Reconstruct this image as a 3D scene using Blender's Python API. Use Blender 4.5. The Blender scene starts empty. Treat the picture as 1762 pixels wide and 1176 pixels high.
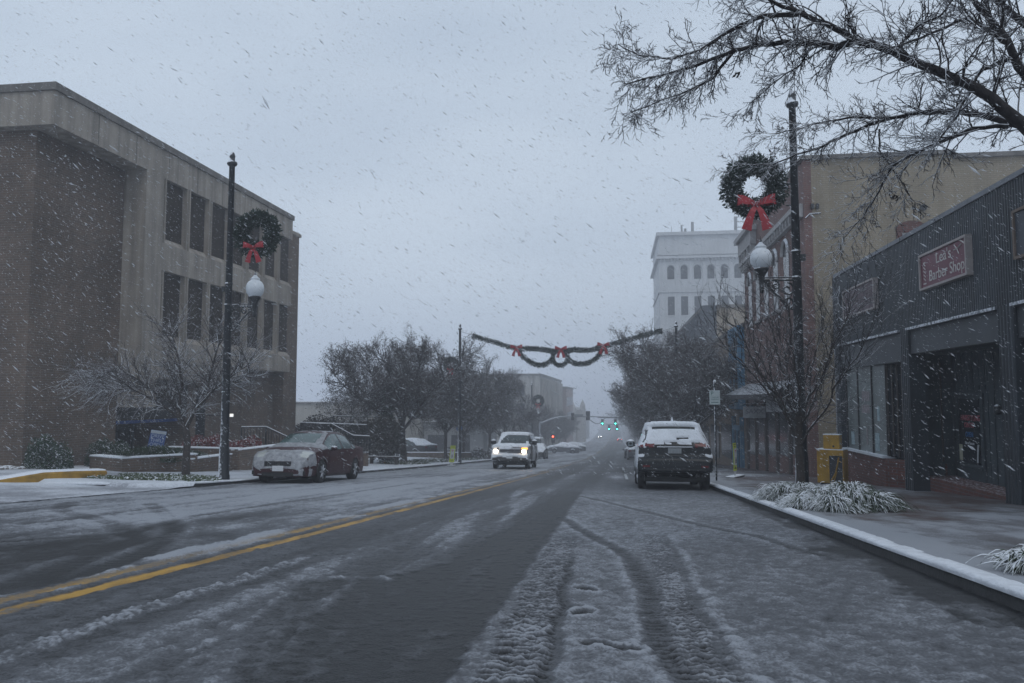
import bpy, math, random
import numpy as np
from mathutils import Vector, Matrix
R = math.radians
S = bpy.context.scene
COL = S.collection

# ------------------------------------------------------------------ camera
CAMH = 1.0
PITCH, YAW = R(4.2), R(7.696)
cd = bpy.data.cameras.new('camera')
cam = bpy.data.objects.new('camera', cd)
COL.objects.link(cam)
cd.sensor_width = 36.0
cd.lens = 36.0 * 1321.0 / 1762.0
cd.clip_start = 0.05
cd.clip_end = 4000
cam.location = (0, 0, CAMH)
cam.rotation_euler = (R(90) + PITCH, 0, YAW)
S.camera = cam
S.render.resolution_x, S.render.resolution_y = 1024, 683

# ------------------------------------------------------------------ sky, sun, exposure
SUN_EL, SUN_ROT = R(55), R(150)
W = bpy.data.worlds.new('World')
S.world = W
W.use_nodes = True
wn = W.node_tree
for n in list(wn.nodes):
    wn.nodes.remove(n)
wo = wn.nodes.new('ShaderNodeOutputWorld')
wb = wn.nodes.new('ShaderNodeBackground')
sky = wn.nodes.new('ShaderNodeTexSky')
sky.sky_type = 'NISHITA'
sky.sun_disc = False
sky.sun_elevation = SUN_EL
sky.sun_rotation = SUN_ROT
sky.air_density = 1.0
sky.dust_density = 3.0
mx = wn.nodes.new('ShaderNodeMix')
mx.data_type = 'RGBA'
mx.inputs[0].default_value = 0.97          # heavy cloud deck hides nearly all of the clear sky
tc = wn.nodes.new('ShaderNodeTexCoord')
mp = wn.nodes.new('ShaderNodeMapping')
mp.inputs['Scale'].default_value = (1.2, 1.2, 3.0)
nz = wn.nodes.new('ShaderNodeTexNoise')
nz.inputs['Scale'].default_value = 1.6
nz.inputs['Detail'].default_value = 3
rp = wn.nodes.new('ShaderNodeValToRGB')
rp.color_ramp.elements[0].color = (4.15, 4.95, 6.0, 1)
rp.color_ramp.elements[1].color = (5.3, 6.12, 7.1, 1)
rp.color_ramp.elements[0].position = 0.3
rp.color_ramp.elements[1].position = 0.7
wn.links.new(tc.outputs['Generated'], mp.inputs[0])
wn.links.new(mp.outputs[0], nz.inputs['Vector'])
wn.links.new(nz.outputs['Fac'], rp.inputs[0])
wn.links.new(sky.outputs[0], mx.inputs['A'])
wn.links.new(rp.outputs[0], mx.inputs['B'])
wn.links.new(mx.outputs['Result'], wb.inputs[0])
wb.inputs[1].default_value = 0.118
wn.links.new(wb.outputs[0], wo.inputs[0])

sl = bpy.data.lights.new('sun', 'SUN')
sl.energy = 0.5
sl.angle = R(25)
sl.color = (1.0, 0.97, 0.92)
so = bpy.data.objects.new('sun', sl)
so.rotation_euler = (R(90) - SUN_EL, 0, math.pi - SUN_ROT)
so.location = (0, 0, 60)
COL.objects.link(so)

S.view_settings.view_transform = 'Standard'
S.view_settings.look = 'None'
S.view_settings.gamma = 1
S.view_settings.exposure = 0.0
S.cycles.use_denoising = True
S.cycles.volume_bounces = 3
S.cycles.max_bounces = 7
S.cycles.diffuse_bounces = 3
S.cycles.transparent_max_bounces = 12

# ------------------------------------------------------------------ ground profile (street runs downhill along +Y)
PY = [-40, 0, 40, 80, 120, 190, 300, 360, 500, 2500]
PZ = [2.84, 0, -2.72, -5.3, -7.6, -11.2, -15.7, -17.4, -19.0, -19.0]
def zr(y): return float(np.interp(y, PY, PZ))
KR, KL = 2.55, -10.3          # kerb lines
SW = 0.105                      # kerb height
def zg(x, y):
    """ground height anywhere"""
    z = zr(y)
    if x > KR: return z + SW
    if x < KL:
        if y < 17.2: return z + 0.028 * (KL - x)
        return z + SW + 0.024 * min(KL - x, 10)
    return z

# ------------------------------------------------------------------ materials
MATS = {}
def rgb(c): return (c[0], c[1], c[2], 1.0)
def mat(name, color, rough=0.8, var=0.18, scale=3.0, snow=0.0, bump=0.0, bscale=30.0, metal=0.0, emit=None, brick=None, stain=0.0, mode=None, spec=None, band=None):
    """procedural material. snow: 0..1 how much wind-blown snow sticks to faces turned up or to windward"""
    if name in MATS: return MATS[name]
    m = bpy.data.materials.new(name)
    m.use_nodes = True
    nt = m.node_tree; N = nt.nodes; L = nt.links
    bs = N['Principled BSDF']
    bs.inputs['Roughness'].default_value = rough
    bs.inputs['Metallic'].default_value = metal
    if spec is not None: bs.inputs['Specular IOR Level'].default_value = spec
    tcn = N.new('ShaderNodeTexCoord'); co = tcn.outputs['Object']
    n1 = N.new('ShaderNodeTexNoise'); n1.inputs['Scale'].default_value = scale; n1.inputs['Detail'].default_value = 6
    L.new(co, n1.inputs['Vector'])
    r1 = N.new('ShaderNodeMapRange'); r1.inputs[1].default_value = 0.3; r1.inputs[2].default_value = 0.7
    r1.inputs[3].default_value = 1 - var; r1.inputs[4].default_value = 1 + var
    L.new(n1.outputs['Fac'], r1.inputs[0])
    base = N.new('ShaderNodeVectorMath'); base.operation = 'SCALE'
    L.new(r1.outputs[0], base.inputs['Scale'])
    bumpsrc = None
    if brick:
        c2, mortar, ori = brick
        sep = N.new('ShaderNodeSeparateXYZ'); L.new(co, sep.inputs[0])
        cmb = N.new('ShaderNodeCombineXYZ')
        ad = N.new('ShaderNodeMath'); ad.operation = 'ADD'
        L.new(sep.outputs[0], ad.inputs[0]); L.new(sep.outputs[1], ad.inputs[1])
        L.new(ad.outputs[0], cmb.inputs[0]); L.new(sep.outputs[2], cmb.inputs[1])
        bt = N.new('ShaderNodeTexBrick')
        bt.inputs['Scale'].default_value = 1.0
        bt.inputs['Brick Width'].default_value = 0.23
        bt.inputs['Row Height'].default_value = 0.08
        bt.inputs['Mortar Size'].default_value = 0.008
        bt.inputs['Bias'].default_value = -0.2
        if ori == 'floor':
            bt.inputs['Brick Width'].default_value = 0.22; bt.inputs['Row Height'].default_value = 0.11
            L.new(co, bt.inputs['Vector'])
        else:
            L.new(cmb.outputs[0], bt.inputs['Vector'])
        bt.inputs['Color1'].default_value = rgb(color); bt.inputs['Color2'].default_value = rgb(c2); bt.inputs['Mortar'].default_value = rgb(mortar)
        L.new(bt.outputs['Color'], base.inputs[0])
        bumpsrc = bt.outputs['Fac']
    else:
        base.inputs[0].default_value = color
    cur = base.outputs[0]
    if stain > 0:          # vertical weather streaks
        mpn = N.new('ShaderNodeMapping'); mpn.inputs['Scale'].default_value = (2.2, 2.2, 0.12)
        L.new(co, mpn.inputs[0])
        ns = N.new('ShaderNodeTexNoise'); ns.inputs['Scale'].default_value = 1.5; ns.inputs['Detail'].default_value = 5
        L.new(mpn.outputs[0], ns.inputs['Vector'])
        rs = N.new('ShaderNodeMapRange'); rs.inputs[1].default_value = 0.35; rs.inputs[2].default_value = 0.65
        rs.inputs[3].default_value = 1 - stain; rs.inputs[4].default_value = 1.0
        L.new(ns.outputs['Fac'], rs.inputs[0])
        sc = N.new('ShaderNodeVectorMath'); sc.operation = 'SCALE'
        L.new(cur, sc.inputs[0]); L.new(rs.outputs[0], sc.inputs['Scale']); cur = sc.outputs[0]
    if snow > 0:
        g = N.new('ShaderNodeNewGeometry')
        dt = N.new('ShaderNodeVectorMath'); dt.operation = 'DOT_PRODUCT'
        dt.inputs[1].default_value = (-0.42, -0.22, 0.88)
        L.new(g.outputs['Normal'], dt.inputs[0])
        n2 = N.new('ShaderNodeTexNoise'); n2.inputs['Scale'].default_value = 14.0 if scale > 1 else 5; n2.inputs['Detail'].default_value = 5
        L.new(co, n2.inputs['Vector'])
        a2 = N.new('ShaderNodeMath'); a2.operation = 'MULTIPLY_ADD'
        L.new(n2.outputs['Fac'], a2.inputs[0]); a2.inputs[1].default_value = 0.9; L.new(dt.outputs['Value'], a2.inputs[2])
        r2 = N.new('ShaderNodeMapRange'); r2.interpolation_type = 'SMOOTHSTEP'
        th = 1.45 - 0.75 * snow
        r2.inputs[1].default_value = th - 0.12; r2.inputs[2].default_value = th + 0.15
        L.new(a2.outputs[0], r2.inputs[0])
        m2 = N.new('ShaderNodeMix'); m2.data_type = 'RGBA'
        L.new(r2.outputs[0], m2.inputs[0]); L.new(cur, m2.inputs['A']); m2.inputs['B'].default_value = (0.72, 0.75, 0.80, 1)
        cur = m2.outputs['Result']
        m3 = N.new('ShaderNodeMix'); m3.data_type = 'FLOAT'
        L.new(r2.outputs[0], m3.inputs[0]); m3.inputs[2].default_value = rough; m3.inputs[3].default_value = 0.75
        L.new(m3.outputs[0], bs.inputs['Roughness'])
        if metal > 0:
            m4 = N.new('ShaderNodeMix'); m4.data_type = 'FLOAT'
            L.new(r2.outputs[0], m4.inputs[0]); m4.inputs[2].default_value = metal; m4.inputs[3].default_value = 0
            L.new(m4.outputs[0], bs.inputs['Metallic'])
    L.new(cur, bs.inputs['Base Color'])
    if bump > 0:
        nb = N.new('ShaderNodeTexNoise'); nb.inputs['Scale'].default_value = bscale; nb.inputs['Detail'].default_value = 6
        L.new(co, nb.inputs['Vector'])
        bp = N.new('ShaderNodeBump'); bp.inputs['Strength'].default_value = bump; bp.inputs['Distance'].default_value = 0.02
        L.new(nb.outputs['Fac'], bp.inputs['Height'])
        if bumpsrc is not None:
            b2 = N.new('ShaderNodeBump'); b2.inputs['Strength'].default_value = 0.5; b2.inputs['Distance'].default_value = 0.006; b2.invert = True
            L.new(bumpsrc, b2.inputs['Height']); L.new(bp.outputs[0], b2.inputs['Normal'])
            L.new(b2.outputs[0], bs.inputs['Normal'])
        else:
            L.new(bp.outputs[0], bs.inputs['Normal'])
    if emit:
        bs.inputs['Emission Color'].default_value = rgb(emit[0]); bs.inputs['Emission Strength'].default_value = emit[1]
    MATS[name] = m
    return m

def glassmat(name, color=(0.02, 0.025, 0.03), rough=0.08):
    if name in MATS: return MATS[name]
    return mat(name, color, rough, var=0.3, scale=2.0, spec=0.6)

M_SNOW = mat('fresh_snow', (0.74, 0.77, 0.82), 0.7, var=0.06, scale=6, bump=0.5, bscale=25)
M_BARK = mat('bark', (0.045, 0.038, 0.035), 0.9, var=0.3, scale=20, snow=0.28, bump=0.6, bscale=40)
M_TWIG = mat('snowy_twigs', (0.06, 0.052, 0.052), 0.9, var=0.3, scale=8, snow=0.68)
M_TWIGD = mat('dark_twigs', (0.05, 0.043, 0.042), 0.9, var=0.35, scale=3, snow=0.32)
M_LEAFD = mat('withered_leaves', (0.050, 0.040, 0.036), 0.9, var=0.5, scale=1.2, snow=0.22)
M_LEAFG = mat('frosted_evergreen', (0.030, 0.055, 0.032), 0.8, var=0.4, scale=5, snow=0.30)
M_BLADE = mat('snowy_blades', (0.026, 0.046, 0.020), 0.7, var=0.4, scale=6, snow=0.22)
M_FIR = mat('fir_needles', (0.010, 0.030, 0.020), 0.75, var=0.5, scale=12, snow=0.16)
M_RED = mat('red_ribbon', (0.34, 0.012, 0.022), 0.5, var=0.15, scale=6, snow=0.30)
M_REDLEAF = mat('red_shrub_leaves', (0.16, 0.02, 0.02), 0.8, var=0.5, scale=6, snow=0.45)
M_IRON = mat('black_iron', (0.012, 0.014, 0.017), 0.4, var=0.2, scale=8, snow=0.40)
M_POLE = mat('black_painted_steel', (0.014, 0.017, 0.021), 0.35, var=0.2, scale=6, snow=0.75)
M_GLOBE = mat('frosted_globe', (0.62, 0.66, 0.70), 0.35, var=0.05, scale=6, snow=0.3)
M_GALV = mat('galvanised_steel', (0.20, 0.21, 0.23), 0.5, var=0.15, scale=4, snow=0.3)
M_BLACK = mat('black_rubber', (0.012, 0.012, 0.013), 0.7, var=0.2, scale=10)
M_PLASTIC = mat('black_plastic', (0.018, 0.019, 0.021), 0.5, var=0.2, scale=10, snow=0.12)
M_RIM = mat('alloy_rim', (0.35, 0.36, 0.38), 0.35, metal=0.7, var=0.1)
M_CHROME = mat('chrome', (0.55, 0.56, 0.58), 0.2, metal=0.9, var=0.05)
M_CGLASS = glassmat('car_glass', (0.030, 0.045, 0.048), 0.06)
M_GLASS = glassmat('window_glass', (0.022, 0.026, 0.032), 0.12)
M_TAIL = mat('red_lens', (0.13, 0.006, 0.010), 0.25, var=0.1)
M_LENS = mat('clear_lens', (0.45, 0.47, 0.45), 0.2, var=0.1)
M_WHITE = mat('white_enamel', (0.62, 0.64, 0.66), 0.5, var=0.05, snow=0.1)

# ------------------------------------------------------------------ mesh helper
class MB:
    def __init__(s): s.v = []; s.f = []
    def add(s, vs, fs):
        o = len(s.v); s.v += [tuple(p) for p in vs]; s.f += [tuple(i + o for i in f) for f in fs]; return s
    def box(s, x0, x1, y0, y1, z0, z1, mtx=None):
        vs = [(x, y, z) for z in (z0, z1) for x, y in ((x0, y0), (x1, y0), (x1, y1), (x0, y1))]
        if mtx is not None: vs = [mtx @ Vector(p) for p in vs]
        return s.add(vs, [(3, 2, 1, 0), (4, 5, 6, 7), (0, 1, 5, 4), (1, 2, 6, 5), (2, 3, 7, 6), (3, 0, 4, 7)])
    def quad(s, a, b, c, d): return s.add([a, b, c, d], [(0, 1, 2, 3)])
    def tube(s, pts, rad, n=6, cap=True, flat=None):
        pts = [Vector(p) for p in pts]
        if not hasattr(rad, '__len__'): rad = [rad] * len(pts)
        o = len(s.v); up = Vector((0, 0, 1)); prev = None
        for i, p in enumerate(pts):
            t = (pts[min(i + 1, len(pts) - 1)] - pts[max(i - 1, 0)])
            if t.length < 1e-9: t = Vector((0, 0, 1))
            t.normalize()
            if prev is None:
                a = t.cross(up)
                if a.length < 0.05: a = t.cross(Vector((1, 0, 0)))
            else:
                a = prev - t * prev.dot(t)
                if a.length < 1e-4: a = t.cross(up)
            a.normalize(); prev = a; b = t.cross(a)
            for k in range(n):
                w = 2 * math.pi * k / n
                q = p + (a * math.cos(w) + b * math.sin(w)) * rad[i]
                s.v.append((q.x, q.y, q.z))
        for i in range(len(pts) - 1):
            for k in range(n):
                k2 = (k + 1) % n
                s.f.append((o + i * n + k, o + i * n + k2, o + (i + 1) * n + k2, o + (i + 1) * n + k))
        if cap and n > 2:
            s.f.append(tuple(o + k for k in range(n))[::-1])
            s.f.append(tuple(o + (len(pts) - 1) * n + k for k in range(n)))
        return s
    def lathe(s, prof, n=20, c=(0, 0, 0), rx=1.0, ry=1.0):
        o = len(s.v)
        for r_, z in prof:
            for k in range(n):
                w = 2 * math.pi * k / n
                s.v.append((c[0] + r_ * math.cos(w) * rx, c[1] + r_ * math.sin(w) * ry, c[2] + z))
        for i in range(len(prof) - 1):
            for k in range(n):
                k2 = (k + 1) % n
                s.f.append((o + i * n + k, o + i * n + k2, o + (i + 1) * n + k2, o + (i + 1) * n + k))
        s.f.append(tuple(o + k for k in range(n))[::-1])
        s.f.append(tuple(o + (len(prof) - 1) * n + k for k in range(n)))
        return s
    def build(s, name, m, parent=None, smooth=False, bevel=0.0):
        me = bpy.data.meshes.new(name)
        me.from_pydata(s.v, [], s.f)
        me.materials.append(m)
        if smooth:
            me.polygons.foreach_set('use_smooth', [True] * len(me.polygons))
        me.update()
        o = bpy.data.objects.new(name, me)
        COL.objects.link(o)
        if parent is not None: o.parent = parent
        if bevel > 0:
            b = o.modifiers.new('bevel', 'BEVEL'); b.width = bevel; b.segments = 2; b.limit_method = 'ANGLE'
        return o

def tag(o, label=None, cat=None, group=None, kind=None):
    if label: o['label'] = label
    if cat: o['category'] = cat
    if group: o['group'] = group
    if kind: o['kind'] = kind
    return o
def thing(name, loc, label, cat, group=None, rz=0.0):
    o = bpy.data.objects.new(name, None); COL.objects.link(o)
    o.location = loc; o.rotation_euler = (0, 0, rz); o.empty_display_size = 0.2
    return tag(o, label, cat, group)
def dup(o, loc=None, rz=None, scale=None, label=None, group=None, parent=None):
    c = o.copy(); COL.objects.link(c)
    if parent is not None: c.parent = parent
    if loc is not None: c.location = loc
    if rz is not None: c.rotation_euler = (0, 0, rz)
    if scale is not None: c.scale = (scale, scale, scale) if not hasattr(scale, '__len__') else scale
    if label: c['label'] = label
    if group: c['group'] = group
    for ch in [q for q in CH.get(o.name, [])]:
        k = ch.copy(); COL.objects.link(k); k.parent = c
        CH.setdefault(c.name, []).append(k)
        for g in CH.get(ch.name, []):
            h = g.copy(); COL.objects.link(h); h.parent = k
            CH.setdefault(k.name, []).append(h)
    return c
CH = {}
def reg(root):
    """remember the children of a finished thing so copies can be made"""
    for o in list(COL.objects):
        if o.parent is root:
            CH.setdefault(root.name, []).append(o)
            for g in list(COL.objects):
                if g.parent is o: CH.setdefault(o.name, []).append(g)
def struct(o): o['kind'] = 'structure'; return o

def text_mesh(name, txt, size, m, parent, loc, rot, extrude=0.006, sx=1.0, align='CENTER', shear=0.0):
    cu = bpy.data.curves.new(name, 'FONT'); cu.body = txt; cu.size = size; cu.extrude = extrude
    cu.align_x = align; cu.align_y = 'CENTER'; cu.shear = shear; cu.offset = 0.0
    t = bpy.data.objects.new(name, cu)
    me = bpy.data.meshes.new_from_object(t)
    o = bpy.data.objects.new(name, me); me.materials.clear(); me.materials.append(m)
    COL.objects.link(o); o.parent = parent; o.location = loc; o.rotation_euler = rot; o.scale = (sx, 1, 1)
    return o

# ------------------------------------------------------------------ numpy value noise
_rs = np.random.RandomState(7)
_T = _rs.rand(256, 256)
def vnoise(x, y):
    xi = np.floor(x).astype(int); yi = np.floor(y).astype(int)
    fx = x - xi; fy = y - yi
    fx = fx * fx * (3 - 2 * fx); fy = fy * fy * (3 - 2 * fy)
    a = _T[xi % 256, yi % 256]; b = _T[(xi + 1) % 256, yi % 256]
    c = _T[xi % 256, (yi + 1) % 256]; d = _T[(xi + 1) % 256, (yi + 1) % 256]
    return (a * (1 - fx) + b * fx) * (1 - fy) + (c * (1 - fx) + d * fx) * fy
def fbm(x, y, o=4):
    s = 0; a = 0.5; t = 0
    for i in range(o):
        s = s + a * vnoise(x * 2 ** i + 17 * i, y * 2 ** i + 5 * i); t += a; a *= 0.5
    return s / t
def sst(a, b, x):
    t = np.clip((x - a) / (b - a), 0, 1); return t * t * (3 - 2 * t)
def bandm(x, c, hw, soft):
    """1 inside |x-c|<hw, fading over soft"""
    return 1 - sst(0, 1, (np.abs(x - c) - hw) / soft)
def seg_dist(X, Y, pts):
    """distance to polyline"""
    d = np.full(X.shape, 1e9)
    for (x0, y0), (x1, y1) in zip(pts, pts[1:]):
        dx, dy = x1 - x0, y1 - y0
        t = np.clip(((X - x0) * dx + (Y - y0) * dy) / (dx * dx + dy * dy), 0, 1)
        d = np.minimum(d, np.hypot(X - x0 - t * dx, Y - y0 - t * dy))
    return d

def yellow_x(Y): return np.interp(Y, [-30, 4.4, 8, 25, 35, 60, 100, 300], [-4.0, -3.80, -3.70, -3.46, -3.38, -3.25, -3.12, -2.9])

def snow_field(X, Y):
    """thickness 0..1 of slush on the carriageway"""
    wf_ = np.interp(Y, [0, 10, 25], [1, 1, 0.5])
    X0 = X; Y0 = Y
    X = X + wf_ * (0.085 * (fbm(X * 3 + 40, Y * 2 + 7, 3) - 0.5) + 0.050 * (fbm(X * 13 + 4, Y * 11 + 70, 3) - 0.5))
    Y = Y + wf_ * (0.06 * (fbm(X * 5 + 81, Y * 5 + 3, 3) - 0.5))
    n1 = fbm(X * 3.0, Y * 1.2, 4)
    n2 = fbm(X * 1.1 + 9, Y * 0.10, 4)            # streaks along the street
    n3 = fbm(X * 14, Y * 14, 3)
    n4 = fbm(X * 5 + 3, Y * 0.35, 3)
    wob = (fbm(X * 0.0 + 3, Y * 0.9, 3) - 0.5) * 0.12
    lump0 = fbm(X * 11, Y * 9, 3)
    yx = yellow_x(Y)
    c = 0.66 + 0.25 * (n1 - 0.5)
    # ---- between the centre line and the clean wheel track
    left = -1.5
    bl = np.interp(Y, [3, 3.6, 4.5, 5.5, 6.1, 7.0, 10.3, 15.6, 20, 30], [-1.58, -1.74, -2.02, -2.36, -1.72, -1.52, -1.45, -1.40, -1.45, -1.5])
    br = np.interp(Y, [3, 4.7, 10.4, 20, 30, 60], [-0.75, -0.74, -0.79, -0.85, -0.95, -1.0])
    mid = sst(yx - 0.05, yx + 0.1, X) * (1 - sst(bl - 0.05, bl + 0.05, X))
    cm = 0.20 + 0.55 * (n2 - 0.42) + 0.45 * (n4 - 0.5)
    # left wheel lane of our side (dark)
    # pale slab between the lanes
    slab = bandm(X, -2.05 + wob, 0.40, 0.25) * (0.35 + 0.65 * sst(0.42, 0.6, n4 + 0.25 * (n1 - 0.5)))
    cm = cm + slab * np.interp(Y, [3, 6, 7, 9, 30], [0.26, 0.24, 0.24, 0.34, 0.38])
    rdg = bandm(X, -2.84 + 0.03 * np.sin(Y * 1.3), 0.06, 0.07) * (1 - sst(6.6, 7.6, Y))
    tread = 0.55 + 0.45 * np.sin(Y * 2 * math.pi / 0.085 + 2.2 * np.sin(X * 60))
    cm = np.maximum(cm, rdg * (0.40 + 0.42 * tread * n3 * 1.6))
    e1 = seg_dist(X, Y, [(-2.04, 3.61), (-2.08, 4.17), (-2.21, 5.01), (-2.42, 5.5)])
    cm = np.maximum(cm, (1 - sst(0.0, 0.11, e1)) * (0.42 + 0.5 * n3))
    e2 = seg_dist(X, Y, [(-2.36, 6.11), (-2.2, 5.82), (-2.01, 5.8), (-1.85, 5.9), (-1.73, 5.8)])
    cm = np.maximum(cm, (1 - sst(0.01, 0.11, e2)) * (0.38 + 0.8 * (n3 - 0.2)))
    e3 = seg_dist(X, Y, [(-1.98, 5.7), (-1.86, 4.9), (-1.80, 4.6)])
    cm = np.maximum(cm, (1 - sst(0.0, 0.08, e3)) * 0.5)
    c = c * (1 - mid) + cm * mid
    # ---- the clean dark track
    bm = sst(bl - 0.10, bl + 0.10, X + wob * 0.8 + 0.25 * (n1 - 0.5)) * (1 - sst(br - 0.03, br + 0.05, X + wob * 0.4))
    far = sst(18.0, 20.5, Y)
    cb = 0.02 + 0.45 * np.clip(n4 - 0.50, 0, 1) + 0.25 * np.clip(n1 - 0.55, 0, 1) + far * (0.22 + 0.4 * (n2 - 0.4))
    wedge = 1 - sst(-1.75, -1.45, X)
    q1 = fbm((X + 0.30 * Y) * 9 + 12, Y * 0.9 + (X * 1.2), 4)
    cb = cb + wedge * (0.14 + 1.0 * (q1 - 0.5)) + (1 - wedge) * 0.55 * (fbm(X * 8 + 2, Y * 0.55, 4) - 0.5) + 0.22 * (n3 - 0.5)
    c = c * (1 - bm) + cb * bm
    c = np.maximum(c, (1 - sst(0.0, 0.10, e2)) * (0.34 + 0.8 * (n3 - 0.2)) * (X < -1.2))
    c = np.maximum(c, (1 - sst(0.0, 0.09, e3)) * (0.28 + 0.5 * (n3 - 0.2)) * (X < -1.2))
    # ---- right of the track: trodden strip with tyre prints
    near = 1 - sst(8.6, 9.6, Y)
    right = sst(br, br + 0.06, X)
    c = c - right * near * 0.04
    t1 = bandm(X, np.interp(Y, [3, 4.4, 6, 8.8], [-0.46, -0.49, -0.53, -0.58]), 0.125, 0.035) * (1 - sst(8.2, 9.2, Y))
    chev = np.tanh(2.2 * np.sin(Y0 * 2 * math.pi / 0.072 + 5.0 * np.abs(((X0 * 12) % 1) - 0.5))) * (0.55 + 0.9 * fbm(X0 * 4 + 9, Y0 * 3, 2))
    c = c - t1 * (0.26 + 0.40 * chev)
    gap = bandm(X, np.interp(Y, [3, 4.4, 6, 8.8], [-0.30, -0.335, -0.38, -0.46]), 0.02, 0.03) * (1 - sst(6.5, 8, Y))
    c = c - gap * 0.30
    curve = [(0.36, 3.2), (0.27, 3.6), (0.19, 4.5), (0.20, 5.6), (0.16, 6.7), (0.02, 7.9), (-0.21, 8.85), (-0.55, 10.2), (-0.81, 11.6)]
    dcv = seg_dist(X, Y, curve)
    c = c - (1 - sst(0.02, 0.11, dcv)) * (0.34 + 0.15 * np.sin(Y * 2 * math.pi / 0.08))
    c = c + np.exp(-((dcv - 0.115) / 0.04) ** 2) * 0.16 * (0.6 + 0.8 * (n3 - 0.1)) * (X < np.interp(Y, [3, 6, 12], [0.4, 0.2, 0.0]))
    t2 = bandm(X, np.interp(Y, [3, 5, 9.5], [0.40, 0.37, 0.40]), 0.08, 0.04) * (1 - sst(8.8, 9.7, Y))
    c = c - t2 * (0.20 + 0.36 * chev)
    t3 = bandm(X, np.interp(Y, [3, 5, 9.5], [0.53, 0.50, 0.56]), 0.02, 0.03) * (1 - sst(8.8, 9.7, Y))
    c = c - t3 * 0.28 * (0.6 + 0.4 * np.sin(Y * 2 * math.pi / 0.09))
    lip = bandm(X, np.interp(Y, [3, 5, 9.5], [0.62, 0.59, 0.64]), 0.015, 0.04) * (1 - sst(8.8, 9.7, Y))
    c = c + lip * 0.14 * n3 * 1.6
    # footprints
    for fx, fy, an in ((-0.21, 5.64, 0.5), (-0.23, 4.81, -0.2), (0.02, 4.0, 1.2), (-0.12, 4.06, 1.3)):
        ca, sa = math.cos(an), math.sin(an)
        u = (X - fx) * ca + (Y - fy) * sa; v = -(X - fx) * sa + (Y - fy) * ca
        r_ = np.hypot(u / 0.055, v / 0.11)
        c = c - 0.55 * (1 - sst(0.7, 1.1, r_)) + 0.28 * np.exp(-((r_ - 1.35) / 0.25) ** 2)
    # diagonal tyre trace
    dd = seg_dist(X, Y, [(-0.78, 17.1), (0.37, 13.26), (1.08, 10.87), (1.62, 9.55), (1.95, 7.9)])
    c = c - (1 - sst(0.03, 0.10, dd)) * (0.32 + 0.15 * np.sin(Y * 60)) + np.exp(-((dd - 0.14) / 0.03) ** 2) * 0.10
    # uniform wet slush over the parking lane
    park = sst(0.62, 0.8, X)
    c = c - park * (0.01 + 0.04 * sst(14, 5, Y))
    # gutter melt water
    gx = np.interp(Y, [2, 4.5, 5.3, 6.5, 8.3, 9.5, 13, 20, 40], [2.40, 2.34, 2.24, 2.16, 2.18, 2.38, 2.44, 2.44, 2.46])
    c = c - sst(gx - 0.22, gx + 0.12, X + (n1 - 0.5) * 0.9 + (lump0 - 0.5) * 0.4) * 0.5
    # beyond: streaky carriageway
    fr = sst(16, 26, Y)
    st = 0.48 + 0.9 * (n2 - 0.5) + 0.5 * (fbm(X * 0.7, Y * 0.5, 3) - 0.5)
    for cx, w in ((-1.1, 0.22), (-2.45, 0.25)):
        st = st - 0.28 * bandm(X, cx + 0.006 * Y, w, 0.25)
    c = c * (1 - fr * (X > yx)) + st * fr * (X > yx)
    # ---- opposite lanes
    opp = 1 - sst(yx - 0.35, yx - 0.15, X)
    co = 0.54 + 0.9 * (n2 - 0.5) + 0.45 * (n1 - 0.5)
    co = co - 0.20 * sst(11.5, 4.5, Y + 0.35 * (X + 4) + 2.5 * (n1 - 0.5))
    co = co + 0.08 * sst(8, 11, Y) + 0.16 * sst(12, 17, Y) + 0.7 * (fbm(X * 2.2 + Y * .4 + 3, Y * .9 - X * .3, 4) - 0.5) * sst(13, 9, Y)
    for pl, w, dep in (([(-9.5, 12.5), (-8.56, 10.97), (-6.5, 9.3), (-5.2, 7.9), (-4.75, 6.6), (-4.4, 5.4)], 0.14, 0.26),
                       ([(-8.0, 12.5), (-6.4, 10.4), (-5.3, 8.8), (-4.55, 7.2), (-4.05, 5.6)], 0.12, 0.24),
                       ([(-7.6, 6.3), (-6.3, 7.3), (-5.6, 8.3), (-6.0, 10.5), (-6.0, 14), (-5.85, 22)], 0.10, 0.25),
                       ([(-7.4, 9), (-7.5, 14), (-7.3, 24)], 0.16, 0.20)):
        d = seg_dist(X, Y, pl)
        co = co - (1 - sst(w * 0.5, w * 1.3, d)) * dep * (0.75 + 0.25 * np.sin(Y * 45)) + np.exp(-((d - w * 1.6) / 0.05) ** 2) * 0.10
    c = c * (1 - opp) + co * opp
    # berm thrown up beside the double line
    c = c + bandm(X, yx - 0.30 + wob, 0.07, 0.12) * (0.50 * sst(0.45, 0.60, n1) + 0.10) * (1 - 0.5 * sst(10, 20, Y))
    nb = fbm(X * 5 + 31, Y * 2.2 + 77, 4)
    c = c + bandm(X, yx - 0.02, 0.22, 0.08) * (0.30 * sst(0.54, 0.68, nb) - 0.14)
    # the lines themselves lie mostly bare
    for dxl in (-0.11, 0.13):
        c = c - bandm(X, yx + dxl, 0.06, 0.03) * 0.16 * sst(0.60, 0.42, n1)
    lump = 0.6 * fbm(X0 * 17 + Y * 6 + 5, Y * 19 - X0 * 5, 4) + 0.4 * fbm(X0 * 33 - Y * 9, Y * 31 + X0 * 8, 2)
    c = c + (n3 - 0.5) * 0.34 + (lump - 0.5) * 0.55 * sst(0.10, 0.45, c) + 0.25 * (n4 - 0.5) * opp
    return np.clip(c, 0, 1.15)

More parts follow.
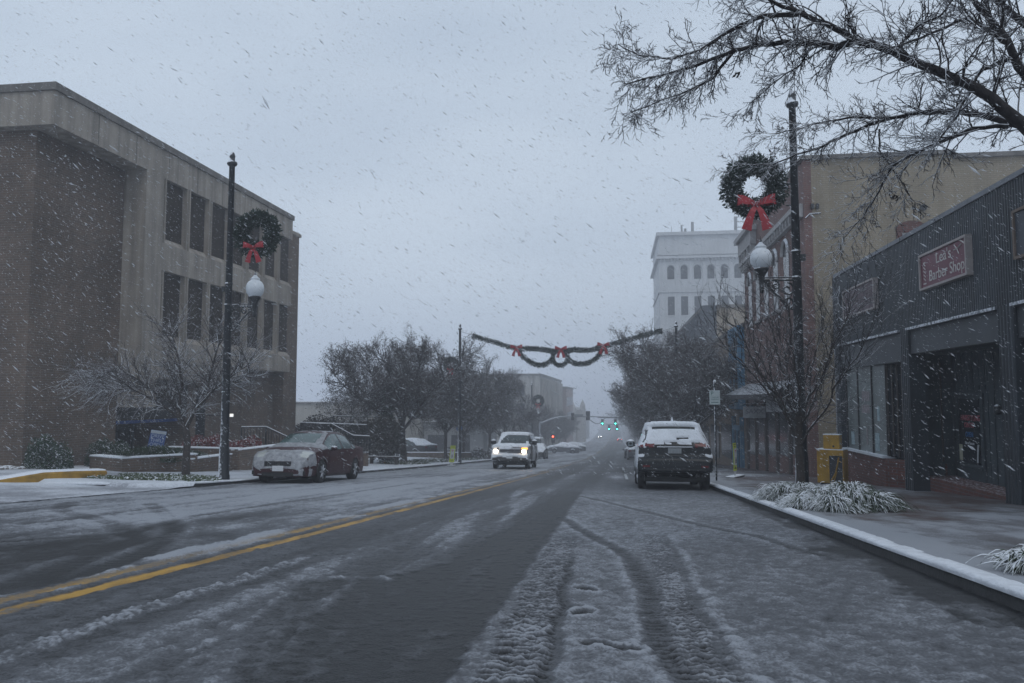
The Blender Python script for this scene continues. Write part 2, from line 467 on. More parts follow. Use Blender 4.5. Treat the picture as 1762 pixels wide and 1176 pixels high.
# ------------------------------------------------------------------ setting: road
def grid_mesh(name, xs, ys, Z, attrs, m):
    nx, ny = len(xs), len(ys)
    XX, YY = np.meshgrid(xs, ys)
    co = np.stack([XX, YY, Z], -1).reshape(-1, 3).astype(np.float32)
    i = np.arange((ny - 1) * nx).reshape(ny - 1, nx)[:, :-1].ravel()
    q = np.stack([i, i + 1, i + nx + 1, i + nx], -1).astype(np.int32)
    me = bpy.data.meshes.new(name)
    me.vertices.add(len(co)); me.vertices.foreach_set('co', co.ravel())
    me.loops.add(q.size); me.loops.foreach_set('vertex_index', q.ravel())
    me.polygons.add(len(q)); me.polygons.foreach_set('loop_start', np.arange(0, q.size, 4, dtype=np.int32))
    me.polygons.foreach_set('use_smooth', np.ones(len(q), dtype=bool))
    me.update(calc_edges=True)
    for k, a in attrs.items():
        at = me.attributes.new(k, 'FLOAT', 'POINT'); at.data.foreach_set('value', a.ravel().astype(np.float32))
    me.materials.append(m)
    o = bpy.data.objects.new(name, me); COL.objects.link(o)
    return o

def snow_ground_mat(name, under, under_rough, snowcol=(0.30, 0.317, 0.350), attr='snow', yellow=False, brick=None, grain=60.0, slush=(0.105, 0.110, 0.122)):
    m = bpy.data.materials.new(name); m.use_nodes = True
    nt = m.node_tree; N = nt.nodes; L = nt.links; bs = N['Principled BSDF']
    tcn = N.new('ShaderNodeTexCoord'); co = tcn.outputs['Object']
    at = N.new('ShaderNodeAttribute'); at.attribute_name = attr
    n1 = N.new('ShaderNodeTexNoise'); n1.inputs['Scale'].default_value = grain; n1.inputs['Detail'].default_value = 4; L.new(co, n1.inputs['Vector'])
    n2 = N.new('ShaderNodeTexNoise'); n2.inputs['Scale'].default_value = 7.0; n2.inputs['Detail'].default_value = 5; L.new(co, n2.inputs['Vector'])
    s1 = N.new('ShaderNodeMath'); s1.operation = 'MULTIPLY_ADD'; L.new(n1.outputs['Fac'], s1.inputs[0]); s1.inputs[1].default_value = 0.72; L.new(at.outputs['Fac'], s1.inputs[2])
    s2 = N.new('ShaderNodeMath'); s2.operation = 'MULTIPLY_ADD'; L.new(n2.outputs['Fac'], s2.inputs[0]); s2.inputs[1].default_value = 0.34; L.new(s1.outputs[0], s2.inputs[2])
    # 1: asphalt->slush, 2: slush->snow
    ra = N.new('ShaderNodeMapRange'); ra.interpolation_type = 'SMOOTHSTEP'; ra.inputs[1].default_value = 0.58; ra.inputs[2].default_value = 1.10; L.new(s2.outputs[0], ra.inputs[0])
    rb = N.new('ShaderNodeMapRange'); rb.interpolation_type = 'SMOOTHSTEP'; rb.inputs[1].default_value = 1.02; rb.inputs[2].default_value = 1.50; L.new(s2.outputs[0], rb.inputs[0])
    if brick:
        bt = N.new('ShaderNodeTexBrick'); bt.inputs['Scale'].default_value = 1; bt.inputs['Brick Width'].default_value = 0.22; bt.inputs['Row Height'].default_value = 0.11
        bt.inputs['Mortar Size'].default_value = 0.008
        bt.inputs['Color1'].default_value = rgb(under); bt.inputs['Color2'].default_value = rgb(brick); bt.inputs['Mortar'].default_value = (0.08, 0.08, 0.08, 1)
        L.new(co, bt.inputs['Vector']); ucol = bt.outputs['Color']
    else:
        nu = N.new('ShaderNodeTexNoise'); nu.inputs['Scale'].default_value = 130; nu.inputs['Detail'].default_value = 3; L.new(co, nu.inputs['Vector'])
        ru = N.new('ShaderNodeMapRange'); ru.inputs[1].default_value = 0.3; ru.inputs[2].default_value = 0.7; ru.inputs[3].default_value = 0.35; ru.inputs[4].default_value = 2.0; L.new(nu.outputs['Fac'], ru.inputs[0])
        sc = N.new('ShaderNodeVectorMath'); sc.operation = 'SCALE'; sc.inputs[0].default_value = under; L.new(ru.outputs[0], sc.inputs['Scale']); ucol = sc.outputs[0]
        if yellow:
            ay = N.new('ShaderNodeAttribute'); ay.attribute_name = 'paint'
            my = N.new('ShaderNodeMix'); my.data_type = 'RGBA'; L.new(ay.outputs['Fac'], my.inputs[0]); L.new(ucol, my.inputs['A']); my.inputs['B'].default_value = (0.50, 0.27, 0.035, 1)
            ucol = my.outputs['Result']
    mA = N.new('ShaderNodeMix'); mA.data_type = 'RGBA'; L.new(ra.outputs[0], mA.inputs[0]); L.new(ucol, mA.inputs['A']); mA.inputs['B'].default_value = rgb(slush)
    mB = N.new('ShaderNodeMix'); mB.data_type = 'RGBA'; L.new(rb.outputs[0], mB.inputs[0]); L.new(mA.outputs['Result'], mB.inputs['A']); mB.inputs['B'].default_value = rgb(snowcol)
    if yellow:      # paint shows faintly through thin slush
        mC = N.new('ShaderNodeMix'); mC.data_type = 'RGBA'
        inv = N.new('ShaderNodeMath'); inv.operation = 'MULTIPLY_ADD'; L.new(rb.outputs[0], inv.inputs[0]); inv.inputs[1].default_value = -0.30; inv.inputs[2].default_value = 0.42
        mu = N.new('ShaderNodeMath'); mu.operation = 'MULTIPLY'; L.new(inv.outputs[0], mu.inputs[0]); L.new(ay.outputs['Fac'], mu.inputs[1])
        L.new(mu.outputs[0], mC.inputs[0]); L.new(mB.outputs['Result'], mC.inputs['A']); mC.inputs['B'].default_value = (0.42, 0.27, 0.08, 1)
        L.new(mC.outputs['Result'], bs.inputs['Base Color'])
    else:
        L.new(mB.outputs['Result'], bs.inputs['Base Color'])
    rr = N.new('ShaderNodeMapRange'); rr.inputs[3].default_value = under_rough; rr.inputs[4].default_value = 0.62; L.new(ra.outputs[0], rr.inputs[0]); L.new(rr.outputs[0], bs.inputs['Roughness'])
    bs.inputs['Specular IOR Level'].default_value = 0.28
    bp = N.new('ShaderNodeBump'); bp.inputs['Strength'].default_value = 0.7; bp.inputs['Distance'].default_value = 0.02; L.new(s2.outputs[0], bp.inputs['Height']); L.new(bp.outputs[0], bs.inputs['Normal'])
    return m

M_ROAD = snow_ground_mat('slushy_asphalt', (0.022, 0.023, 0.025), 0.52, yellow=True)
M_WALK = snow_ground_mat('snow_dusted_brick_paving', (0.095, 0.056, 0.050), 0.6, brick=(0.075, 0.048, 0.044), grain=45, slush=(0.155, 0.155, 0.165))
M_LOT = snow_ground_mat('snow_covered_lot', (0.09, 0.085, 0.085), 0.6, snowcol=(0.60, 0.63, 0.68), grain=22, slush=(0.26, 0.27, 0.30))

ys = [2.3]
while ys[-1] < 60: ys.append(ys[-1] + max(0.010, 0.0031 * ys[-1] * (1 if ys[-1] < 25 else 1.8)))
ys = np.array([-25, -10, -3, 0, 1.2, 2.0] + ys + list(np.geomspace(61, 620, 60)))
xs = np.concatenate([np.arange(KL, -3.2, 0.022), np.arange(-3.2, 0.8, 0.0135), np.arange(0.8, KR, 0.02), [KR]])
XX, YY = np.meshgrid(xs, ys)
SF = snow_field(XX, YY)
zp = np.interp(YY, PY, PZ)
h = 0.036 * SF + (0.026 * (fbm(XX * 17 + YY * 6 + 5, YY * 19 - XX * 5, 4) - 0.5) + 0.016 * (fbm(XX * 41, YY * 41 + 3, 2) - 0.5)) * np.clip(SF * 1.5, 0.12, 1)
h *= np.interp(YY, [0, 12, 30], [1, 0.8, 0.3])
yx = yellow_x(YY)
paint = (np.interp(YY, [4, 9, 25, 60], [1, .9, .5, .35]) * (0.48 + 0.52 * sst(0.42, 0.60, fbm(XX * 6 + 50, YY * 2.0 + 9, 4)))) * np.maximum(bandm(XX, yx - 0.12, 0.060, 0.02), bandm(XX, yx + 0.14, 0.062, 0.02))
struct(grid_mesh('road', xs, ys, zp + h, {'snow': SF, 'paint': paint}, M_ROAD))

# ground sheet under everything, out to the horizon
gx = np.array([-900, -400, -150, -60, -30, KL - 0.5, KR + 0.5, 12, 30, 60, 150, 400, 900.])
gy = np.array([-40] + list(np.linspace(-20, 120, 57)) + list(np.geomspace(130, 2400, 40)))
GX, GY = np.meshgrid(gx, gy)
struct(grid_mesh('ground', gx, gy, np.interp(GY, PY, PZ) - 0.25, {'snow': np.full(GX.shape, 0.75)}, M_LOT))

# right pavement
def walk_field(X, Y):
    n = fbm(X * 0.9, Y * 0.5, 4); n2 = fbm(X * 6, Y * 3, 3)
    c = 0.58 + 1.3 * (n - 0.5) + 0.8 * (n2 - 0.5)
    c = c + 0.55 * sst(1.1, 0.15, X - KR)            # drift along the kerb
    c = c - 0.25 * sst(5.0, 6.8, X)
    return np.clip(c, 0, 1.1)
kx = np.concatenate([[KR + 0.16], np.arange(KR + 0.22, 7.2, 0.06), [7.2, 9.6]])
ky = np.concatenate([[-25, -5, 1], np.arange(2, 40, 0.10), np.geomspace(41, 620, 60)])
XX, YY = np.meshgrid(kx, ky)
wf = walk_field(XX, YY)
struct(grid_mesh('pavement', kx, ky, np.interp(YY, PY, PZ) + SW + 0.02 * wf * (XX < 7), {'snow': wf}, M_WALK))

# kerbs: stone with a snow ledge along the top
M_KERB = mat('kerb_stone', (0.035, 0.036, 0.038), 0.7, var=0.3, scale=6, bump=0.4, bscale=30)
M_LEDGE = mat('kerb_snow', (0.68, 0.71, 0.76), 0.8, var=0.12, scale=9, bump=0.8, bscale=40)
def kerb(name, path, side, w=0.16, hk=SW):
    """path: list of (x,y); side +1 puts the stone to the +x side"""
    a = MB(); b = MB()
    P = []
    for (x0, y0), (x1, y1) in zip(path, path[1:]):
        n = max(1, int(math.hypot(x1 - x0, y1 - y0) / 0.12)) if y0 < 40 else 12
        for i in range(n): P.append((x0 + (x1 - x0) * i / n, y0 + (y1 - y0) * i / n))
    P.append(path[-1])
    A = []; B = []
    for i, (x, y) in enumerate(P):
        q = P[min(i + 1, len(P) - 1)]; p_ = P[max(0, i - 1)]
        t = Vector((q[0] - p_[0], q[1] - p_[1])).normalized(); nrm = Vector((t.y, -t.x)) * side
        z = zr(y)
        n_ = vnoise(np.array(y * 2.3 + x), np.array(3.1)); n2 = vnoise(np.array(y * 9.0 + x * 5), np.array(8.1))
        n3_ = float(vnoise(np.array(y * .55 + x), np.array(5.7))); th = max(0.004, 0.050 * n3_ + 0.022 * float(n_) + 0.020 * float(n2) - 0.014)
        ov = 0.004 + 0.5 * th * (0.5 + float(n2))
        def pt(d, zz): return (x + nrm.x * d, y + nrm.y * d, z + zz)
        A.append([pt(0.0, -0.06), pt(0.012, hk - 0.02), pt(0.03, hk), pt(w, hk)])
        B.append([pt(-0.004 - ov * .3, hk - 0.014), pt(-ov, hk + 0.5 * th), pt(0.035, hk + th), pt(w * 0.6, hk + th * 1.05), pt(w + 0.05, hk + 0.02)])
    for M_, rows in ((a, A), (b, B)):
        k = len(rows[0])
        for r_ in rows: M_.v += r_
        for i in range(len(rows) - 1):
            for j in range(k - 1): M_.f.append((i * k + j, i * k + j + 1, (i + 1) * k + j + 1, (i + 1) * k + j) if side < 0 else (i * k + j, (i + 1) * k + j, (i + 1) * k + j + 1, i * k + j + 1))
    o = struct(a.build(name, M_KERB, smooth=True)); s_ = b.build('snow_ledge', M_LEDGE, o, smooth=True)
    return o
kerb('kerb', [(KR, -8), (KR, 40), (KR, 560)], 1)
kerb('kerb', [(-13.6, 16.9), (-12.6, 16.95), (-11.5, 17.2), (-10.75, 17.7), (-10.36, 18.6), (KL, 19.8), (KL, 40), (KL, 560)], -1)

# left pavement and the forecourt that climbs towards the office building
def lot_z(X, Y):
    z = np.interp(Y, PY, PZ)
    dx = np.clip(KL - X, 0, 10)
    up = np.clip((Y - 16.95) / 0.35, 0, 1) * sst(0, 0.05, KL - X + 0.0 * Y)
    inner = sst(17.0, 17.5, Y)
    corner = np.hypot(np.clip(X + 12.0, 0, 9), np.clip(18.6 - Y, 0, 9))
    on = np.where((X > -12.0) & (Y < 18.6), (corner < 1.6) * 1.0, (Y > 17.1) * 1.0)
    return z + 0.028 * dx + 0.075 * on + 0.0 * up + 0.02 * inner, on
lx = np.concatenate([np.arange(-40, -20, 0.5), np.arange(-20, KL - 0.17, 0.09), [KL - 0.16]])
ly = np.concatenate([[-25, -8, 2], np.arange(4, 40, 0.10), np.geomspace(41, 620, 50)])
XX, YY = np.meshgrid(lx, ly)
Zl, ON = lot_z(XX, YY)
lf = 0.75 + 0.7 * (fbm(XX * 0.6, YY * 0.6, 4) - 0.5) + 0.3 * (fbm(XX * 5, YY * 2, 3) - 0.5) + 0.12 * ON
lf = lf - 0.55 * sst(9.5, 6.5, YY) - 0.45 * (1 - sst(0.05, 0.25, seg_dist(XX, YY, [(-17, 12.2), (-13.5, 12.8), (-11, 12.2), (-9.5, 12.0)]))) - 0.22 * bandm(YY, 20.2, 0.5, 0.6) * (XX > -20)
struct(grid_mesh('forecourt', lx, ly, Zl + 0.02 * lf, {'snow': np.clip(lf, 0, 1.15)}, M_LOT))
def zl(x, y): return float(lot_z(np.array(float(x)), np.array(float(y)))[0])

# ------------------------------------------------------------------ buildings (meshes given in street coordinates)
def woff(p):
    v = Vector((0, 0, 0))
    while p is not None:
        v = v + p.location; p = p.parent
    return v
def wb_(mb, name, m, parent=None, smooth=False, bevel=0.0):
    if parent is not None:
        o = woff(parent); mb.v = [(a - o.x, b - o.y, c - o.z) for a, b, c in mb.v]
    return mb.build(name, m, parent, smooth, bevel)

M_BRICKB = mat('brown_brick', (0.128, 0.088, 0.064), 0.9, var=0.25, scale=0.5, brick=((0.082, 0.062, 0.050), (0.15, 0.135, 0.12), 'wall'), snow=0.10, stain=0.15)
M_CONC = mat('weathered_concrete', (0.33, 0.295, 0.255), 0.9, var=0.14, scale=1.4, stain=0.38, bump=0.3, bscale=20, snow=0.12)
M_CONCD = mat('concrete_coping', (0.17, 0.16, 0.15), 0.9, var=0.2, scale=2, stain=0.3, snow=0.2)
M_PANEL = mat('dark_bronze_panel', (0.038, 0.030, 0.025), 0.75, var=0.35, scale=0.8, stain=0.3, spec=0.12)
M_DARK = mat('dark_interior', (0.010, 0.011, 0.013), 0.6)

# ---- office building, left
XB, XS = -17.5, -18.4
ob = thing('office_building', (-24, 31, -1.6), 'brown brick office block with concrete cornice and tall dark windows behind left lamp post', 'building')
b = MB()
b.box(-45, XS, 21.9, 26.4, -3.2, 9.7)                      # brick body, front part
b.box(-45, XS - 0.02, 26.4, 39.6, 2.6, 9.7)
b.box(-45, XS - 0.02, 31.2, 39.6, -4.0, 2.6)               # wall under the bay, beside the entrance
b.box(-45, XS - 2.6, 26.4, 31.2, -3.2, 2.6)                # recessed entrance wall
b.box(-45, XB - 0.35, 39.6, 41.3, -4.0, 10.15)             # end pier of brick
wb_(b, 'wall', M_BRICKB, ob)
b = MB()
b.box(-46, XB, 21.5, 39.6, 9.62, 10.72)
b.box(-46, XB - 0.3, 39.6, 41.5, 10.15, 10.33)
wb_(b, 'cornice', M_CONC, ob)
b = MB()
b.box(-46, XB + 0.07, 21.43, 39.68, 10.72, 10.97)
wb_(b, 'coping', M_CONCD, ob)
                                                  # joints in the cornice cladding
MJ = mat('dark_joint', (0.10, 0.09, 0.08), 0.9)  # one even dark colour for the joint lines
for y in np.arange(23.6, 39.5, 2.1): wb_(MB().box(XB, XB + 0.006, y, y + 0.03, 9.66, 10.70), 'joint', MJ, ob)
for x in (-20, -22.4, -24.8): wb_(MB().box(x, x + 0.03, 21.494, 21.5, 9.66, 10.70), 'joint', MJ, ob)
# bay of precast concrete
b = MB()
b.box(XS, XB - 0.002, 26.4, 27.45, 0.65, 9.62)            # blank pier
b.box(XS, XB - 0.002, 27.45, 39.6, 5.97, 7.05)            # spandrel between floors
b.box(XS, XB - 0.002, 27.45, 39.6, 2.40, 3.22)            # lower spandrel
b.box(XS, XB - 0.06, 27.45, 34.2, 1.75, 2.40)             # lintel over the entrance
b.box(XS, XB - 0.06, 34.2, 34.5, 1.75, 2.40)
wb_(b, 'bay', M_CONC, ob)
pit = (39.6 - 27.45) / 7
for zb, zt in ((7.05, 9.62), (3.22, 5.97)):
    for i in range(7):
        y0 = 27.45 + i * pit
        fr = MB()
        fr.box(XB - 0.5, XB - 0.004, y0 + 0.0, y0 + 0.09, zb, zt)
        fr.box(XB - 0.5, XB - 0.004, y0 + 0.18, y0 + 0.27, zb, zt)
        fr.box(XB - 0.5, XB - 0.10, y0 + 0.09, y0 + 0.18, zb, zt)
        # sloping sill
        fr.add([(XB - 0.01, y0 + 0.27, zb), (XB - 0.01, y0 + pit, zb), (XB - 0.22, y0 + pit, zb + 0.24), (XB - 0.22, y0 + 0.27, zb + 0.24)], [(0, 1, 2, 3)])
        f = wb_(fr, 'window', M_CONC, ob)
        g = MB().box(XB - 0.50, XB - 0.22, y0 + 0.27, y0 + pit, zb + 0.1, zt)
        wb_(g, 'pane', M_PANEL, f)
# entrance
b = MB()
b.box(XS - 2.56, XS - 2.5, 26.6, 31.0, -1.2, 1.4)
e = wb_(b, 'entrance', M_GLASS, ob)
b = MB()
for y in (26.5, 28.0, 29.5, 31.05): b.box(XS - 2.5, XS - 2.42, y, y + 0.08, -1.2, 1.45)
b.box(XS - 2.5, XS - 2.42, 26.5, 31.1, 1.4, 1.5)
wb_(b, 'frame', M_PLASTIC, e)
b = MB().box(XS - 0.45, XS - 0.38, 26.42, 31.1, 0.0, 0.14)
wb_(b, 'fascia_stripe', mat('blue_stripe', (0.012, 0.07, 0.30), 0.5), ob)
b = MB().box(XS - 0.6, XS - 0.02, 26.42, 31.18, 0.14, 1.72)
wb_(b, 'fascia', M_PLASTIC, ob)
b = MB().box(XB + 0.05, XB + 0.30, 32.7, 32.95, 0.15, 0.28)
wb_(b, 'wall_lamp', mat('wall_lamp', (0.7, 0.7, 0.7), 0.4, emit=((1, 0.97, 0.9), 0.9)), ob)
wb_(MB().box(XS, XB + 0.05, 32.79, 32.85, 0.20, 0.24), 'lamp_arm', M_IRON, ob)
b = MB().box(XS - 0.01, XS + 0.03, 31.9, 32.6, -0.9, 1.3)
wb_(b, 'side_window', M_GLASS, ob)

# ---- generic block with windows
def block(name, label, x0, x1, y0, y1, ztop, m, parts=None, coping=None, base=None, cat='building'):
    zb = min(zr(y0), zr(y1)) - 2
    t = thing(name, ((x0 + x1) / 2, (y0 + y1) / 2, zb + 1.5), label, cat)
    wb_(MB().box(x0, x1, y0, y1, zb, ztop), 'wall', m, t)
    if coping:
        wb_(MB().box(x0 - 0.12, x1 + 0.12, y0 - 0.12, y1 + 0.12, ztop, ztop + 0.22), 'coping', coping, t)
    return t
M_PALE = mat('pale_render', (0.33, 0.31, 0.275), 0.9, var=0.1, scale=0.5, stain=0.2)
M_PALEG = mat('grey_render', (0.28, 0.285, 0.29), 0.9, var=0.1, scale=0.5, stain=0.2)
M_HAZED_LIME = mat('limestone', (0.42, 0.41, 0.385), 0.9, var=0.12, scale=0.3, stain=0.45)  # base colour lightened to imitate part of the distance haze
t = block('warehouse', 'long low pale flat roofed building behind the hedge', -52, -22.5, 76, 96, 0.35, M_PALE, coping=M_CONCD)
b = MB()
for x in np.arange(-50, -24, 3.2): wb_(MB().box(x, x + 1.8, 75.97, 76.1, -3.6, -2.2), 'window', M_GLASS, t)
t = block('garage_building', 'low pale grey garage behind the parked dark car', -22.3, -15.2, 88, 98, -2.0, M_PALEG, coping=M_CONCD)
for x in (-21.8, -19.0): wb_(MB().box(x, x + 2.2, 87.96, 88.1, -5.6, -3.3), 'garage_door', M_PLASTIC, t)

# ---- tall limestone block, left far
lb = thing('stone_office_block', (-26, 170, -10), 'tall pale stone block with vertical piers beyond the left street trees', 'building')
b = MB().box(-46, -13.9, 142, 197, -13, 5.1)
wb_(b, 'wall', M_HAZED_LIME, lb)
b = MB(); b.box(-46.2, -13.7, 141.8, 197.2, 5.1, 5.5); wb_(b, 'coping', M_CONCD, lb)
for y in np.arange(143, 196, 4.4): wb_(MB().box(-13.9, -13.5, y, y + 1.0, -12, 4.6), 'pier', M_HAZED_LIME, lb)
for x in np.arange(-45, -14.5, 3.6): wb_(MB().box(x, x + 0.9, 141.6, 142, -12, 4.6), 'pier', M_HAZED_LIME, lb)
for i, y in enumerate(np.arange(144, 195, 4.4)):
    for z in (-1.9, 1.4): wb_(MB().box(-13.89, -13.80, y + 1.1, y + 3.3, z, z + 1.9), 'window', M_GLASS, lb)
for x in np.arange(-43.7, -15, 3.6):
    for z in (-1.9, 1.4): wb_(MB().box(x, x + 1.7, 141.9, 141.99, z, z + 1.9), 'window', M_GLASS, lb)
sb = thing('brick_annex', (-20, 200, -11), 'lower reddish wing with dark windows at the street end of the tall stone block', 'building')
wb_(MB().box(-30, -12.6, 197.5, 228, -14, 3.4), 'wall', mat('haze_paled_brick', (0.28, 0.22, 0.21), 0.9, var=0.15, scale=0.4), sb)  # wing colour paled too, distance haze put into the paint
wb_(MB().box(-30.2, -12.4, 197.3, 228.2, 3.4, 3.9), 'coping', M_CONCD, sb)
for y in np.arange(199, 226, 3.4):
    for z in (-5, -1): wb_(MB().box(-12.59, -12.50, y, y + 1.5, z, z + 2.2), 'window', M_GLASS, sb)
cb = thing('church', (-20, 275, -15), 'distant stone church with small pinnacles fading in the snow above the far trees', 'church')
b = MB().box(-34, -13.5, 262, 292, -18, -2.6)
b.add([(-34, 262, -2.6), (-13.5, 262, -2.6), (-34, 292, -2.6), (-13.5, 292, -2.6), (-24, 264, -.4), (-24, 290, -.4)], [(0, 1, 4), (1, 3, 5, 4), (3, 2, 5), (2, 0, 4, 5)])
wb_(b, 'wall', M_HAZED_LIME, cb)
for x, y, hh in ((-14.6, 262, .2), (-11.6, 270, .6), (-18.5, 262, -.2)):
    b = MB().box(x - 0.9, x + 0.9, y - 0.9, y + 0.9, -18, hh - 2.2)
    b.add([(x - 0.9, y - 0.9, hh - 2.2), (x + 0.9, y - 0.9, hh - 2.2), (x + 0.9, y + 0.9, hh - 2.2), (x - 0.9, y + 0.9, hh - 2.2), (x, y, hh)], [(0, 1, 4), (1, 2, 4), (2, 3, 4), (3, 0, 4)])
    wb_(b, 'pinnacle', M_HAZED_LIME, cb)
wb_(MB().box(-13.4, -11.0, 263, 285, -18, -3.0), 'aisle', M_HAZED_LIME, cb)
fb = block('far_house', 'faint grey flat roofed house at the far left end of the street', -24, -12, 330, 350, -7.5, M_PALEG)
wb_(MB().box(-20, -18, 329.9, 330, -12, -9), 'window', M_GLASS, fb)

# ---- barber shop row, right
XR = 7.2
M_CORR = mat('blue_grey_corrugated_steel', (0.038, 0.048, 0.060), 0.45, var=0.22, scale=1.5, stain=0.35, snow=0.16)
M_FASC = mat('blue_grey_fascia', (0.050, 0.058, 0.068), 0.55, var=0.12, scale=1.5, stain=0.2)
M_BRICKR = mat('dark_red_brick', (0.125, 0.042, 0.034), 0.9, var=0.2, scale=3, brick=((0.085, 0.035, 0.03), (0.10, 0.09, 0.085), 'wall'), snow=0.05)
M_TEAL = mat('slate_teal_boards', (0.052, 0.070, 0.080), 0.7, var=0.2, scale=3, stain=0.3)
sh = thing('shop_building', (11, 18, -1.0), 'blue grey corrugated shop front with dark recessed doors on the right', 'building')
wb_(MB().box(XR + 0.45, 21, 6.5, 26.3, 2.9, 4.9), 'wall', M_CORR, sh)
# corrugated skin as real ribs
def corr(y0, y1, z0, z1, x, pitch=0.095, d=0.028):
    m_ = MB(); y = y0; pts = []
    while y < y1 - 1e-6:
        for dy, dx in ((0, 0), (0.30, 0), (0.42, -d), (0.72, -d), (0.84, 0)):
            yy = y + dy * pitch
            if yy < y1: pts.append((x + dx, yy))
        y += pitch
    pts.append((x, y1))
    for (xa, ya), (xb, yb) in zip(pts, pts[1:]):
        m_.quad((xa, ya, z0), (xa, ya, z1), (xb, yb, z1), (xb, yb, z0))
    return m_
wb_(corr(6.5, 26.3, 2.72, 4.95, XR), 'cladding', M_CORR, sh)
b = MB(); b.box(XR - 0.06, XR + 0.45, 6.45, 26.36, 4.95, 5.05); b.box(XR - 0.07, XR + 0.3, 26.3, 26.40, 2.7, 4.95); b.box(XR - 0.07, 21, 26.32, 26.42, -1.6, 4.9)
b.box(XR + 0.45, 21, 6.45, 26.36, 4.9, 5.0)
wb_(b, 'parapet_cap', mat('weathered_flashing', (0.16, 0.17, 0.19), 0.6, var=0.3, scale=3, snow=0.5), sh)
piers = ((26.0, 26.3), (20.05, 20.55), (14.95, 15.5), (8.9, 9.4))
for y0, y1 in piers:
    m_ = corr(y0, y1, zr(y0) - 0.1, 2.72 if y0 > 25 else 2.72, XR - 0.04, 0.12, 0.025)
    m_.box(XR, XR + 0.35, y0, y1, zr(y1) - 0.1, 2.72)
    m_.quad((XR - 0.04, y0, zr(y0) - .1), (XR, y0, zr(y0) - .1), (XR, y0, 2.72), (XR - 0.04, y0, 2.72))
    wb_(m_, 'pier', M_CORR, sh)
for y0, y1 in ((20.55, 26.0), (15.5, 20.05), (9.4, 14.95)):
    zb_ = 1.93 if y0 > 20 else 2.08
    wb_(MB().box(XR + 0.02, XR + 0.2, y0, y1, zb_, 2.70), 'fascia', M_FASC, sh)
    wb_(MB().box(XR - 0.10, XR + 0.02, y0, y1, 2.66, 2.72), 'drip_ledge', mat('snowy_ledge', (0.12, 0.13, 0.15), 0.6, snow=0.8), sh)
b = MB(); b.box(XR + 0.25, XR + 3.2, 6.6, 26.28, 2.10, 2.16); b.box(XR + 2.9, XR + 3.1, 6.6, 26.2, -1.7, 2.1)
wb_(b, 'soffit', M_TEAL, sh)
# window bay
b = MB(); b.box(XR + 0.05, XR + 0.30, 22.25, 26.0, -2.0, -0.64)
b.add([(XR + 0.05, 22.25, -2.0), (XR + 0.05, 22.25, -0.64), (XR + 0.95, 20.55, -0.64), (XR + 0.95, 20.55, -2.0)], [(0, 3, 2, 1)])
wb_(b, 'brick_base', M_BRICKR, sh)
wb_(MB().box(XR - 0.03, XR + 0.33, 22.22, 26.0, -0.64, -0.58), 'sill', mat('sill_snow', (0.6, 0.63, 0.68), 0.7, var=0.1), sh)
wp = wb_(MB().box(XR + 0.16, XR + 0.18, 22.3, 25.95, -0.58, 1.93), 'shop_window', mat('reflection_pale_glass', (0.17, 0.195, 0.195), 0.25, var=0.3, scale=1.0, spec=0.5), sh)  # pale base colour stands in for reflections on the glass
b = MB()
for y in (22.25, 23.45, 24.75, 25.9): b.box(XR + 0.12, XR + 0.2, y, y + 0.06, -0.58, 1.93)
wb_(b, 'mullion', M_PLASTIC, wp)
for y0, y1, z0, z1 in ((23.0, 23.35, -0.50, 0.0), (22.9, 23.1, 0.35, 0.75), (25.3, 25.6, -0.45, -0.05)): wb_(MB().box(XR + 0.152, XR + 0.158, y0, y1, z0, z1), 'poster', mat('pale_blue_paper', (0.24, 0.32, 0.35), 0.8, var=.3, scale=8), wp)
for y0, y1, z0, z1 in ((23.75, 24.5, 0.55, 0.8), (23.75, 24.45, 0.9, 1.2), (24.0, 24.12, -0.38, 0.1)): wb_(MB().box(XR + 0.152, XR + 0.158, y0, y1, z0, z1), 'notice', mat('grey_paper', (0.20, 0.18, 0.19), 0.8, var=.3, scale=8), wp)
b = MB(); b.add([(XR + 0.18, 22.25, -0.6), (XR + 0.18, 22.25, 1.95), (XR + 0.9, 20.6, 1.95), (XR + 0.9, 20.6, -0.6)], [(0, 3, 2, 1)])
rs_ = wb_(b, 'return_window', M_GLASS, sh)
b = MB()
for i in range(11):
    f = i / 10; b.box(XR + 0.14 + 0.72 * f, XR + 0.17 + 0.72 * f, 22.2 - 1.65 * f, 22.25 - 1.65 * f, -0.58, 1.90)
wb_(b, 'blind_slat', mat('brown_blind', (0.050, 0.042, 0.038), 0.7), rs_)
# recessed doorway bay: board and batten wall with a glazed door
XD = 8.35
b = MB(); b.box(XD, XD + 0.1, 15.2, 20.6, -1.6, 2.1)
for y in np.arange(15.4, 18.8, 0.30): b.box(XD - 0.02, XD, y, y + 0.04, -0.9, 2.1)
for y in np.arange(18.8, 20.6, 0.30): b.box(XD - 0.02, XD, y, y + 0.04, 1.2, 2.1)
b.box(XD - 0.03, XD, 15.2, 20.6, 1.30, 1.36)
b.box(XR + 0.35, XD, 15.1, 15.2, -1.6, 2.1); b.box(XR + 0.35, XD, 20.6, 20.7, -2.0, 2.1)
wb_(b, 'boarded_wall', M_TEAL, sh)
dr = wb_(MB().box(XD - 0.05, XD - 0.0, 18.92, 20.35, -1.45, 1.12), 'door', mat('dark_teal_door', (0.045, 0.060, 0.070), 0.5, var=0.15), sh, bevel=0.005)
wb_(MB().box(XD - 0.062, XD - 0.052, 19.05, 20.15, -0.55, 0.98), 'pane', M_GLASS, dr)
b = MB(); b.box(XD - 0.08, XD - 0.05, 18.98, 20.28, -0.66, -0.60); b.box(XD - 0.075, XD - 0.05, 18.98, 20.28, -1.2, -1.17)
wb_(b, 'trim', M_TEAL, dr)
